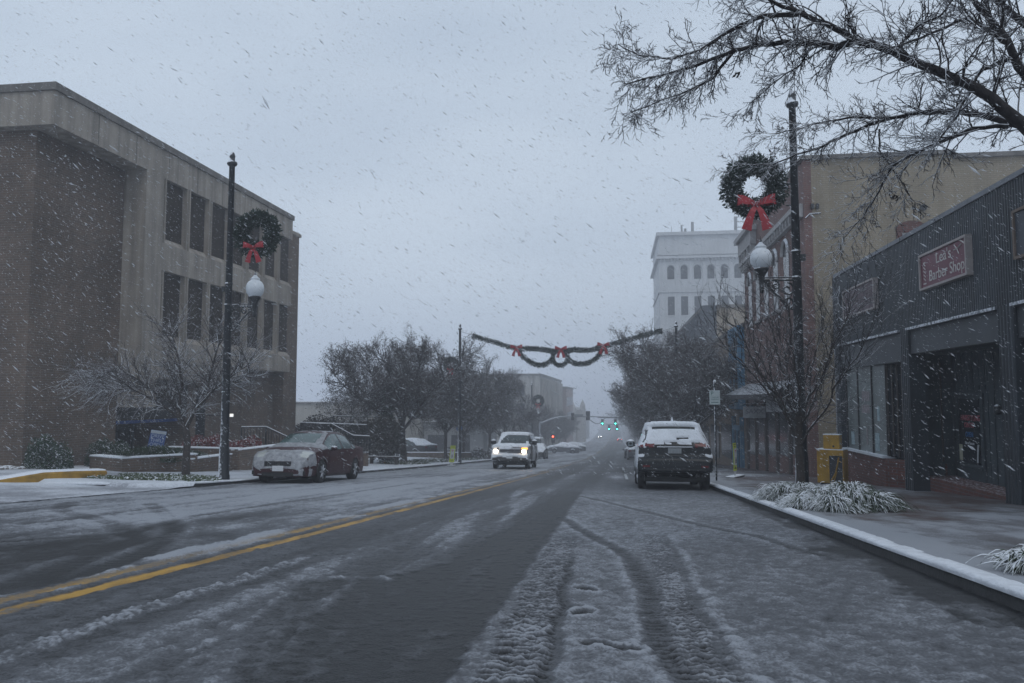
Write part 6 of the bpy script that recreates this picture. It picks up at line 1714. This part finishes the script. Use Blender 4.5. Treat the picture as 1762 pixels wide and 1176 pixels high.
# ------------------------------------------------------------------ traffic signals
def signal_head(t, x, y, z, lit=None, face=-1, n=3, s=1.0, horizontal=False):
    h_ = MB()
    for i in range(n): h_.box(x - .17 * s, x + .17 * s, y - .10, y + .10, z - .17 * s - i * .34 * s, z + .15 * s - i * .34 * s)
    hd = wb_(h_, 'signal_head', M_PLASTIC, t)
    bp = wb_(MB().box(x - .30 * s, x + .30 * s, y + .105, y + .12, z - 1.0 * s, z + .30 * s), 'backplate', M_PLASTIC, hd)
    for i in range(n):
        zz = z - i * .34 * s
        m = M_BLACK
        if lit is not None and lit[0] == i: m = lit[1]
        l_ = MB().lathe([(.125 * s, 0), (.125 * s, .03), (.05, .05)], 14); l_.v = [(a + x, y + face * (.10 + c), b_ + zz) for a, b_, c in l_.v]
        wb_(l_, 'lens', m, hd, True)
        v = MB()
        for k in range(8):
            a0 = math.pi * k / 8; a1 = math.pi * (k + 1) / 8
            v.add([(x + .15 * s * math.cos(a0), y + face * .10, zz + .15 * s * math.sin(a0)), (x + .15 * s * math.cos(a1), y + face * .10, zz + .15 * s * math.sin(a1)), (x + .15 * s * math.cos(a1), y + face * .30, zz + .15 * s * math.sin(a1)), (x + .15 * s * math.cos(a0), y + face * .30, zz + .15 * s * math.sin(a0))], [(0, 1, 2, 3)])
        wb_(v, 'visor', M_PLASTIC, hd)
M_GRN = mat('lit_green_lens', (.1, 1, .7), .3, emit=((.05, .95, .62), 18)); M_GRN2 = mat('lit_green_lens_far', (.1, 1, .7), .3, emit=((.05, .95, .62), 24))
M_REDL = mat('lit_red_lens', (1, .1, .05), .3, emit=((1, .07, .03), 12))
ms = thing('signal_mast', (-11.4, 116, zr(116)), 'bent grey traffic signal mast arm reaching over the street from the left', 'traffic signal')
b = MB().tube([(-11.4, 116, zr(116) - .2), (-11.4, 116, -1.0)], [.17, .12], 10); wb_(b, 'pole', M_GALV, ms)
b = MB().tube([(-11.4, 116, -2.9), (-10.4, 116, -2.45), (-9.2, 116, -2.05), (-7.9, 116, -1.80), (-5.0, 116, -1.78), (-.2, 116, -1.85), (1.5, 116, -1.9)], [.13, .12, .11, .10, .09, .07, .06], 8); wb_(b, 'arm', M_GALV, ms)
signal_head(ms, -6.5, 116, -1.5, face=1, s=.85); signal_head(ms, -4.2, 116, -1.3, face=1, s=1.05)
wb_(MB().box(-6.2, -4.9, 115.9, 116.0, -1.75, -1.45), 'street_sign', M_GALV, ms)
wb_(MB().tube(cat_([(-4, 115.9, -2.2), (-3.2, 115.9, -2.75), (-2.5, 115.9, -2.8), (-1.9, 115.9, -2.2), (-1.4, 115.9, -1.9)]), .05, 5), 'cable', M_IRON, ms)
ms = thing('signal_mast', (4.5, 150, zr(150)), 'hazy signal mast on the right carrying the two nearer green lights', 'traffic signal')
wb_(MB().tube([(4.5, 150, zr(150) - .2), (4.5, 150, -2.4)], [.17, .12], 8), 'pole', M_GALV, ms)
wb_(MB().tube([(4.5, 150, -3.3), (2.5, 150, -2.9), (-3.5, 150, -2.8)], [.12, .1, .07], 8), 'arm', M_GALV, ms)
signal_head(ms, -2.65, 149.8, -3.35, (2, M_GRN), s=.85); signal_head(ms, -.17, 149.8, -3.35, (2, M_GRN), s=.85)
ms = thing('signal_mast', (4.5, 190, zr(190)), 'furthest signal mast with two tiny green lights', 'traffic signal')
wb_(MB().tube([(4.5, 190, zr(190) - .2), (4.5, 190, -5.0)], [.17, .12], 8), 'pole', M_GALV, ms)
wb_(MB().tube([(4.5, 190, -5.8), (2.5, 190, -5.5), (-2.5, 190, -5.4)], [.12, .1, .07], 8), 'arm', M_GALV, ms)
signal_head(ms, -1.75, 189.8, -5.9, (2, M_GRN2)); signal_head(ms, .2, 189.8, -5.9, (2, M_GRN2))
ms = thing('signal_post', (-10.1, 124, zr(124)), 'low signal post showing red at the left corner of the crossing', 'traffic signal')
wb_(MB().tube([(-10.1, 124.3, zr(124) - .1), (-10.1, 124.3, -5.0)], .06, 8), 'pole', M_GALV, ms)
signal_head(ms, -10.1, 124, -5.2, (0, M_REDL))

# ------------------------------------------------------------------ signs, boxes, railings
M_YG = mat('fluorescent_yellow_green', (.46, .55, .02), .5, var=.08); M_SIGNW = mat('sign_white', (.48, .50, .52), .5, var=.06); M_INK = mat('sign_black', (.02, .02, .02), .6); M_SRED = mat('sign_red', (.38, .02, .03), .5)
def crossing_sign(loc, label, rz, lean, bend, base_w):
    t = thing('crossing_sign', loc, label, 'sign', None, rz)
    n = 10; W_ = .15; H0, H1 = .16, 1.22
    def pt(x, z, dy=0):
        f = (z - .1) / 1.1; return (x + bend * math.sin(math.pi * f) * .6 + lean * f, dy, z)
    def strip(z0, z1, x0, x1, dy, m, nm, par):
        b = MB(); k = 6
        for i in range(k + 1):
            z = z0 + (z1 - z0) * i / k
            for d in (0, .012): b.v += [pt(x0, z, dy - d), pt(x1, z, dy - d)]
        for i in range(k):
            a = i * 4; e = a + 4; b.f += [(a, a + 1, e + 1, e), (a + 2, e + 2, e + 3, a + 3), (a, e, e + 2, a + 2), (a + 1, a + 3, e + 3, e + 1)]
        b.f += [(0, 2, 3, 1), (k * 4, k * 4 + 1, k * 4 + 3, k * 4 + 2)]
        return b.build(nm, m, par)
    pn = strip(H0 + .08, H1, -W_, W_, 0, M_YG, 'panel', t)
    strip(.44, 1.03, -W_ * .72, W_ * .72, -.014, M_SIGNW, 'insert', pn)
    b = MB()
    p = [pt(-.075, .97, -.030), pt(.075, .97, -.030), pt(0, .85, -.030), pt(-.035, .945, -.033), pt(.035, .945, -.033), pt(0, .885, -.033)]
    b.add([p[0], p[1], p[4], p[3]], [(0, 1, 2, 3)]); b.add([p[1], p[2], p[5], p[4]], [(0, 1, 2, 3)]); b.add([p[2], p[0], p[3], p[5]], [(0, 1, 2, 3)])
    b.build('yield_symbol', M_SRED, pn)
    b = MB(); b.lathe([(.0, -.02), (.022, 0), (.0, .02)], 8, pt(0, .69, -.032))
    b.tube([pt(0, .665, -.032), pt(0, .59, -.032)], .018, 5).tube([pt(0, .59, -.032), pt(-.035, .51, -.032)], .010, 4).tube([pt(0, .59, -.032), pt(.035, .51, -.032)], .010, 4).tube([pt(-.04, .60, -.032), pt(0, .655, -.032), pt(.04, .60, -.032)], .009, 4)
    b.build('pedestrian_symbol', M_INK, pn)
    o_ = pt(0, 1.12, -.016)
    text_mesh('lettering', 'STATE\nLAW', .075, M_INK, pn, (o_[0], -.016, 1.13), (R(90), 0, 0), .002)
    o_ = pt(0, .33, -.016)
    text_mesh('lettering', 'WITHIN\nCROSSWALK', .038, M_INK, pn, (o_[0], -.016, .34), (R(90), 0, 0), .002)
    b = MB().add([pt(-.12, .24), pt(.12, .24), pt(.05, .05), pt(-.05, .05), pt(-.12, .24, -.012), pt(.12, .24, -.012), pt(.05, .05, -.012), pt(-.05, .05, -.012)], [(3, 2, 1, 0), (4, 5, 6, 7), (0, 1, 5, 4), (1, 2, 6, 5), (2, 3, 7, 6), (3, 0, 4, 7)])
    b.build('stem', M_SIGNW, t)
    b = MB(); b.box(-base_w / 2, base_w / 2, -.16, .16, 0, .05); bs_ = b.build('base', M_BLACK, t, bevel=.01)
    MB().box(-base_w / 2 + .01, base_w / 2 - .01, -.15, .15, .05, .075).build('snow_cover', M_SNOW, bs_, bevel=.01)
    return t
crossing_sign((-9.75, 45.2, zr(45.2)), 'yellow green pedestrian crossing sign standing in the street by the left kerb', R(4), .10, 0, .5)
crossing_sign((4.15, 28.3, zr(28.3) + SW), 'bent yellow green crossing sign seen nearly edge on, on the right pavement', R(62), -.02, .10, 1.1)
# parking sign
t = thing('parking_sign', (3.05, 24.6, zr(24.6) + SW), 'small white parking sign on a thin post above the parked off-roader', 'sign')
b = MB().tube([(0, 0, -.05), (0, 0, 3.05)], .03, 8); b.build('post', M_POLE, t)
MB().lathe([(.045, 3.05), (.05, 3.09), (.03, 3.13)], 10, (0, 0, 0)).build('cap', M_SNOW, t)
pn = MB().box(-.17, .15, -.05, -.035, 2.36, 2.80).build('panel', mat('pale_mint_sign', (.40, .46, .47), .5, var=.1, scale=10), t, bevel=.003)
text_mesh('lettering', 'P', .17, mat('sign_green', (.05, .14, .12), .6), pn, (-.09, -.052, 2.70), (R(90), 0, 0), .002)
text_mesh('lettering', '2 HOUR\nPARKING', .06, mat('sign_green', (.05, .14, .12), .6), pn, (.0, -.052, 2.55), (R(90), 0, 0), .002)
MB().box(-.12, .10, -.053, -.050, 2.42, 2.44).build('arrow', mat('sign_green', (.05, .14, .12), .6), pn)
# blue sign on thin post, left
t = thing('round_blue_sign', (-11.6, 56.5, zr(56.5) + SW), 'small blue sign on a pale thin post among the left trees', 'sign')
MB().tube([(0, 0, 0), (0, 0, 2.5)], .035, 6).build('post', M_GALV, t)
b = MB().lathe([(.24, 0), (.24, .02)], 20); b.v = [(x, -.05 - z, y + 2.45) for x, y, z in b.v]; b.build('panel', mat('sign_blue', (.05, .16, .45), .5), t)
# drive-through sign in the planter
zp_ = zl(-15.0, 25.0)
t = thing('drive_through_sign', (-16.05, 25.2, zp_ + .62), 'small blue tilted sign with white letters in the snowy brick planter', 'sign', rz=R(20))
t.rotation_euler = (R(-8), R(9), R(22))
pn = MB().box(-.26, .26, -.02, .02, .1, .72).build('panel', mat('deep_blue_panel', (.015, .055, .20), .5, var=.15), t, bevel=.005)
MB().box(-.25, .25, -.024, -.018, .60, .71).build('header', mat('sign_pale', (.30, .34, .38), .6), pn)
for i, tx_ in enumerate(('DRIVE', 'THRU', 'OPEN')): text_mesh('lettering', tx_, .165, mat('sign_pale2', (.32, .37, .45), .6), pn, (0, -.024, .515 - i * .155), (R(90), 0, 0), .002, 1.0)
b = MB().tube([(-.2, 0, -.5), (-.2, 0, .2)], .015, 5).tube([(.2, 0, -.5), (.2, 0, .2)], .015, 5); b.build('leg', M_GALV, t)

# yellow newspaper boxes
M_YEL = mat('worn_yellow_paint', (.42, .235, .015), .5, var=.22, scale=5, stain=.25, snow=.10)
nx_, ny_ = 6.15, 23.3
t = thing('newspaper_box', (nx_, ny_, zr(ny_) + SW), 'large worn yellow news rack with a dark torn front window by the corrugated corner pier', 'news rack', rz=R(-28))
b = MB(); b.box(-.36, .36, -.28, .28, .06, 1.0); b.build('cabinet', M_YEL, t, bevel=.012)
d = MB().box(-.02, .33, -.296, -.281, .10, .84).build('door', mat('dark_scratched_window', (.018, .02, .026), .3, var=.5, scale=5), t)
b = MB(); b.tube([(.02, -.30, .12), (.14, -.30, .34), (.20, -.30, .58), (.24, -.30, .80)], .02, 4).tube([(.10, -.30, .12), (.18, -.30, .4)], .015, 4).tube([(.2, -.3, .72), (.31, -.3, .66)], .014, 4); b.build('graphic', M_YEL, d)
MB().box(-.36, .36, -.28, .28, 1.0, 1.02).build('snow_cover', M_SNOW, t)
b = MB(); 
for x in (-.3, .3): b.box(x - .04, x + .04, -.22, .22, 0, .06)
b.build('foot', M_BLACK, t)
t = thing('coin_box', (nx_ + .02, ny_, zr(ny_) + SW + 1.02), 'small yellow box standing on top of the large news rack', 'news rack', rz=R(-28))
MB().box(-.22, .22, -.17, .17, 0, .40).build('cabinet', M_YEL, t, bevel=.01)
MB().box(-.225, .225, -.175, .175, .40, .42).build('snow_cover', M_SNOW, t)
b = MB().lathe([(.03, 0), (.03, .03)], 10); b.v = [(x + .06, -.17 - z, y + .08) for x, y, z in b.v]; b.build('coin_slot', M_INK, t)

# yellow kerb island in the driveway mouth
z0_ = zl(-14.3, 16.3)
t = thing('yellow_kerb', (-13.8, 17.6, z0_), 'yellow painted concrete kerb nose with a snowy back in the driveway', 'kerb')
b = MB(); pts = [(-.95, -1.15, 0.01), (-.55, -.85, .12), (-.10, -.35, .17), (.25, .30, .19), (.55, 1.05, .20)]
for i, (x, y, hh) in enumerate(pts):
    p = pts[max(i - 1, 0)]; q = pts[min(i + 1, 4)]; tv = Vector((q[0] - p[0], q[1] - p[1])).normalized(); nv = (tv.y, -tv.x)
    zz = zl(-13.8 + x, 17.6 + y) - z0_
    for d_, h2 in ((0.10, -.05), (.085, hh * .8), (.05, hh), (-.10, hh), (-.12, -.05)): b.v.append((x + nv[0] * d_, y + nv[1] * d_, zz + h2))
for i in range(4):
    for j in range(4): b.f.append((i * 5 + j, (i + 1) * 5 + j, (i + 1) * 5 + j + 1, i * 5 + j + 1))
b.f += [(0, 1, 2, 3, 4), (20 + 4, 20 + 3, 20 + 2, 20 + 1, 20)]
b.build('stone', mat('yellow_kerb_paint', (.33, .19, .025), .7, var=.3, scale=6, stain=.2, snow=.08), t)
b = MB(); V_ = []
for i, (x, y, hh) in enumerate(pts):
    zz = zl(-13.8 + x, 17.6 + y) - z0_
    p = pts[max(i - 1, 0)]; q = pts[min(i + 1, 4)]; tv = Vector((q[0] - p[0], q[1] - p[1])).normalized(); nv = (tv.y, -tv.x)
    for d_, h2 in ((.035, hh + .002), (.01, hh + .03), (-.3, hh + .04), (-1.1, hh * .6 + .03), (-1.8, .0)): b.v.append((x + nv[0] * d_, y + nv[1] * d_, zz + h2))
for i in range(4):
    for j in range(4): b.f.append((i * 5 + j, (i + 1) * 5 + j, (i + 1) * 5 + j + 1, i * 5 + j + 1))
b.build('snow_cover', M_SNOW, t, True)

# brick planter walls in front of the office building
def planter(name, label, path, hgt, closed=False):
    t = thing(name, (path[0][0], path[0][1], zl(*path[0])), label, 'planter')
    b = MB(); s_ = MB(); w = .30
    for (xa, ya), (xb, yb) in zip(path, path[1:]):
        tv = Vector((xb - xa, yb - ya)).normalized(); nv = Vector((tv.y, -tv.x)) * (w / 2)
        top = max(zl(xa, ya), zl(xb, yb)) + hgt
        def ring(sc, z): return [(xa - tv.x * .15 + nv.x * sc, ya - tv.y * .15 + nv.y * sc, z), (xb + tv.x * .15 + nv.x * sc, yb + tv.y * .15 + nv.y * sc, z), (xb + tv.x * .15 - nv.x * sc, yb + tv.y * .15 - nv.y * sc, z), (xa - tv.x * .15 - nv.x * sc, ya - tv.y * .15 - nv.y * sc, z)]
        for M_, sc, z0, z1 in ((b, 1, min(zl(xa, ya), zl(xb, yb)) - .4, top), (s_, 1.12, top + .0, top + .05)):
            v = ring(sc, z0) + ring(sc, z1); M_.add(v, [(3, 2, 1, 0), (4, 5, 6, 7), (0, 1, 5, 4), (1, 2, 6, 5), (2, 3, 7, 6), (3, 0, 4, 7)])
    o_ = wb_(b, 'wall', M_BRICKB, t); wb_(s_, 'snow_cap', M_SNOW, t, bevel=.015)
    return t
planter('brick_planter', 'low brown brick planter with a snow line along its top, left of the bare tree', [(-16.35, 22.6), (-14.9, 21.9), (-13.75, 23.6), (-13.6, 25.6)], .42)
planter('brick_planter', 'higher brown brick planter wall holding the red shrubs', [(-16.4, 26.9), (-13.55, 26.3), (-13.3, 30.4)], .72)
# plants inside
def bed(name, label, x0, x1, y0, y1, zoff, n, seed):
    rs = np.random.RandomState(seed); x = rs.uniform(x0, x1, n); y = rs.uniform(y0, y1, n)
    cx, cy = (x0 + x1) / 2, (y0 + y1) / 2
    dome = np.clip(1 - ((x - cx) / (x1 - x0) * 2) ** 2, 0, 1) ** .5 * np.clip(1 - ((y - cy) / (y1 - y0) * 2) ** 2, 0, 1) ** .5
    z = np.array([zl(a, b_) for a, b_ in zip(x, y)]) + zoff + .38 * dome * (.8 + .4 * vnoise(x * 3, y * 3))
    d = rs.normal(0, 1, (n, 3)); d[:, 2] = np.abs(d[:, 2]) * .6; d /= np.linalg.norm(d, axis=1, keepdims=True)
    s_ = np.cross(d, rs.normal(0, 1, (n, 3))); s_ /= np.linalg.norm(s_, axis=1, keepdims=True)
    L = .16 * rs.uniform(.5, 1.3, (n, 1)); b_ = np.stack([x, y, z], 1)
    V = np.stack([b_ - d * L * .3, b_ + d * L * .4 + s_ * .016, b_ + d * L, b_ + d * L * .4 - s_ * .016], 1).reshape(-1, 3)
    o_ = np_mesh(name, V, np.arange(4 * n).reshape(n, 4), M_BLADE); tag(o_, label, 'ground cover', kind='stuff')
bed('planter_grass', 'snow covered dark green liriope mounded inside the low brick planter', -16.0, -13.9, 22.6, 25.6, .30, 9000, 3)
rk = MB(); rs = np.random.RandomState(8)
for i in range(260):
    x, y = -20.5 + rs.rand() * 3.0, 19.2 + rs.rand() * 2.2; s_ = rs.uniform(.04, .13); z = zl(x, y)
    rk.lathe([(s_ * .5, -.02), (s_, s_ * .2), (s_ * .7, s_ * .55), (s_ * .2, s_ * .7)], 6, (x, y, z), 1, rs.uniform(.6, 1))
o_ = rk.build('rock_bed', mat('pale_rocks', (.16, .15, .14), .9, var=.4, scale=5, snow=.5)); tag(o_, 'bed of snow dusted rocks at the foot of the brick wall, far left', 'rocks', kind='stuff')

# railings
def railing(name, label, P, hgt=.95, pick=.12, slope=None, cat='railing'):
    t = thing(name, (P[0][0], P[0][1], P[0][2]), label, cat)
    r_ = MB(); b = MB(); s_ = MB()
    for a, c in zip(P, P[1:]):
        va, vc = Vector(a), Vector(c); L = (vc - va).length; n = max(2, int(L / pick))
        r_.tube([va + Vector((0, 0, hgt)), vc + Vector((0, 0, hgt))], .025, 6); r_.tube([va + Vector((0, 0, .1)), vc + Vector((0, 0, .1))], .018, 5)
        s_.tube([va + Vector((0, 0, hgt + .03)), vc + Vector((0, 0, hgt + .03))], .018, 5)
        for i in range(n + 1):
            q = va.lerp(vc, i / n); b.tube([q, q + Vector((0, 0, hgt))], .035 if i in (0, n) else .016, 4)
    wb_(r_, 'rail', M_IRON, t); wb_(b, 'pickets', M_IRON, t); wb_(s_, 'snow_line', M_SNOW, t)
    return t
g0 = zl(-14.5, 33)
railing('stair_railing', 'black sloping handrail with a snow line beside the brick planter wall', [(-15.6, 30.6, g0 + .95), (-14.7, 31.0, g0 + .95), (-13.6, 31.5, g0 + .35), (-12.9, 31.8, g0 + .3)], .85)
railing('stair_railing', 'second sloping handrail behind the hood of the maroon sedan', [(-13.4, 33.6, g0 + 1.0), (-12.9, 33.8, g0 + 1.0), (-12.0, 34.2, g0 + .45), (-11.3, 34.5, g0 + .4)], .85)
railing('picket_railing', 'long straight black picket railing behind the roof of the maroon sedan', [(-15.5, 36.5, g0 + .85), (-12.1, 36.5, g0 + .75)], .95)
planter('retaining_wall', 'low dark brick retaining wall under the picket railing', [(-15.6, 36.5), (-12.2, 36.5)], .55)
railing('fence', 'thin wire fence with snowy wires along the top of the hedge', [(-16.5, 43.6, zl(-14, 43) + 1.9), (-12.4, 43.6, zl(-14, 43) + 1.8)], .75, .5)
planter('low_wall', 'low snow topped wall in front of the dark parked car on the left', [(-17.5, 62), (-12.0, 62.5)], .35)
t = thing('bench', (-12.6, 41.0, zl(-12.6, 41)), 'dark flat bench at the foot of the first street tree', 'bench')
MB().box(-.9, .9, -.2, .2, .38, .45).build('seat', M_BARK, t)
for x in (-.7, .7): MB().box(x - .05, x + .05, -.18, .18, -.1, .38).build('leg', M_BARK, t)

# painted bay lines on the street (thin sheets, half covered)
M_LINE = mat('worn_white_paint', (.34, .36, .38), .7, var=.3, scale=4)
b = MB()
def line(pts, w):
    for (xa, ya), (xb, yb) in zip(pts, pts[1:]):
        n = max(1, int(math.hypot(xb - xa, yb - ya) / .5))
        tv = Vector((xb - xa, yb - ya)).normalized(); nv = Vector((tv.y, -tv.x)) * w / 2
        for i in range(n):
            x0 = xa + (xb - xa) * i / n; y0 = ya + (yb - ya) * i / n; x1 = xa + (xb - xa) * (i + 1) / n; y1 = ya + (yb - ya) * (i + 1) / n
            b.quad((x0 - nv.x, y0 - nv.y, zr(y0) + .036), (x0 + nv.x, y0 + nv.y, zr(y0) + .036), (x1 + nv.x, y1 + nv.y, zr(y1) + .036), (x1 - nv.x, y1 - nv.y, zr(y1) + .036))
line([(-8.1, 28.2), (-8.1, 41.0)], .10)
for k in range(9): line([(-8.1, 28.8 + k * 1.35), (-10.1, 30.4 + k * 1.35)], .10)
line([(.35, 27), (.35, 33)], .10); line([(.35, 40), (.35, 46)], .10)
line([(KL + .4, 38.2), (-3.6, 46.0)], .22)
o_ = b.build('road_marking', M_LINE); o_['kind'] = 'structure'

# ------------------------------------------------------------------ falling snow: loose wind-blown clusters of flakes
rs = np.random.RandomState(99)
M_FLAKE = bpy.data.materials.new('snowflakes'); M_FLAKE.use_nodes = True
nt = M_FLAKE.node_tree; bs = nt.nodes['Principled BSDF']; bs.inputs['Base Color'].default_value = (.85, .88, .92, 1); bs.inputs['Roughness'].default_value = .8
tl = nt.nodes.new('ShaderNodeBsdfTranslucent'); tl.inputs[0].default_value = (.85, .88, .92, 1); tp_ = nt.nodes.new('ShaderNodeBsdfTransparent')
m1 = nt.nodes.new('ShaderNodeMixShader'); m1.inputs[0].default_value = .5; m2 = nt.nodes.new('ShaderNodeMixShader'); m2.inputs[0].default_value = .45
nt.links.new(bs.outputs[0], m1.inputs[1]); nt.links.new(tl.outputs[0], m1.inputs[2]); nt.links.new(m1.outputs[0], m2.inputs[1]); nt.links.new(tp_.outputs[0], m2.inputs[2]); nt.links.new(m2.outputs[0], nt.nodes['Material Output'].inputs[0])
def flakes(n, ymin, ymax, size):
    y = ymin + (ymax - ymin) * rs.uniform(0, 1, n) ** .95
    x = rs.uniform(-1, 1, n) * (y * .95 + 3) - y * .12
    z = zr(0) + rs.uniform(-.10, .75, n) * y + 1.0
    g = np.interp(y, PY, PZ); ok = z > g + .1
    x, y, z = x[ok], y[ok], z[ok]; n = len(x)
    d = np.array([.78, .10, -.55])[None] + rs.normal(0, .15, (n, 3)); d /= np.linalg.norm(d, axis=1, keepdims=True)
    a = np.cross(d, rs.normal(0, 1, (n, 3))); a /= np.linalg.norm(a, axis=1, keepdims=True); b_ = np.cross(d, a)
    w = size * (.45 + rs.exponential(.42, (n, 1)).clip(0, 1.8)); L = w * rs.uniform(2.4, 7.0, (n, 1))
    c = np.stack([x, y, z], 1)
    V = np.stack([c - d * L, c + a * w, c - a * w * .5 + b_ * w * .87, c - a * w * .5 - b_ * w * .87, c + d * L], 1).reshape(-1, 3)
    o = (np.arange(n) * 5)[:, None]
    F = np.concatenate([o + np.array([[0, 2, 1]]), o + np.array([[0, 3, 2]]), o + np.array([[0, 1, 3]]), o + np.array([[4, 1, 2]]), o + np.array([[4, 2, 3]]), o + np.array([[4, 3, 1]])])
    return V, F
V1, F1 = flakes(360000, 4.5, 50, .0026)
V2, F2 = flakes(500, 2.5, 5.0, .0028)
o_ = np_mesh('falling_snow', np.concatenate([V1, V2]), np.concatenate([F1, F2 + len(V1)]), M_FLAKE)
tag(o_, 'slanting driven snowflakes filling the air over the street', 'snow', kind='stuff')

# ------------------------------------------------------------------ haze
b = MB().box(-920, 920, -60, 2420, -21, 34)
hz = b.build('haze', bpy.data.materials.new('snowy_air')); hz['kind'] = 'stuff'; hz['label'] = 'pale snow haze that swallows the far end of the street'; hz['category'] = 'haze'
m = hz.data.materials[0]; m.use_nodes = True; nt = m.node_tree
for n in list(nt.nodes): nt.nodes.remove(n)
out = nt.nodes.new('ShaderNodeOutputMaterial'); pv = nt.nodes.new('ShaderNodeVolumePrincipled')
pv.inputs['Color'].default_value = (.93, .95, 1.0, 1); pv.inputs['Density'].default_value = 0.0031; pv.inputs['Anisotropy'].default_value = 0.2
nt.links.new(pv.outputs[0], out.inputs['Volume'])
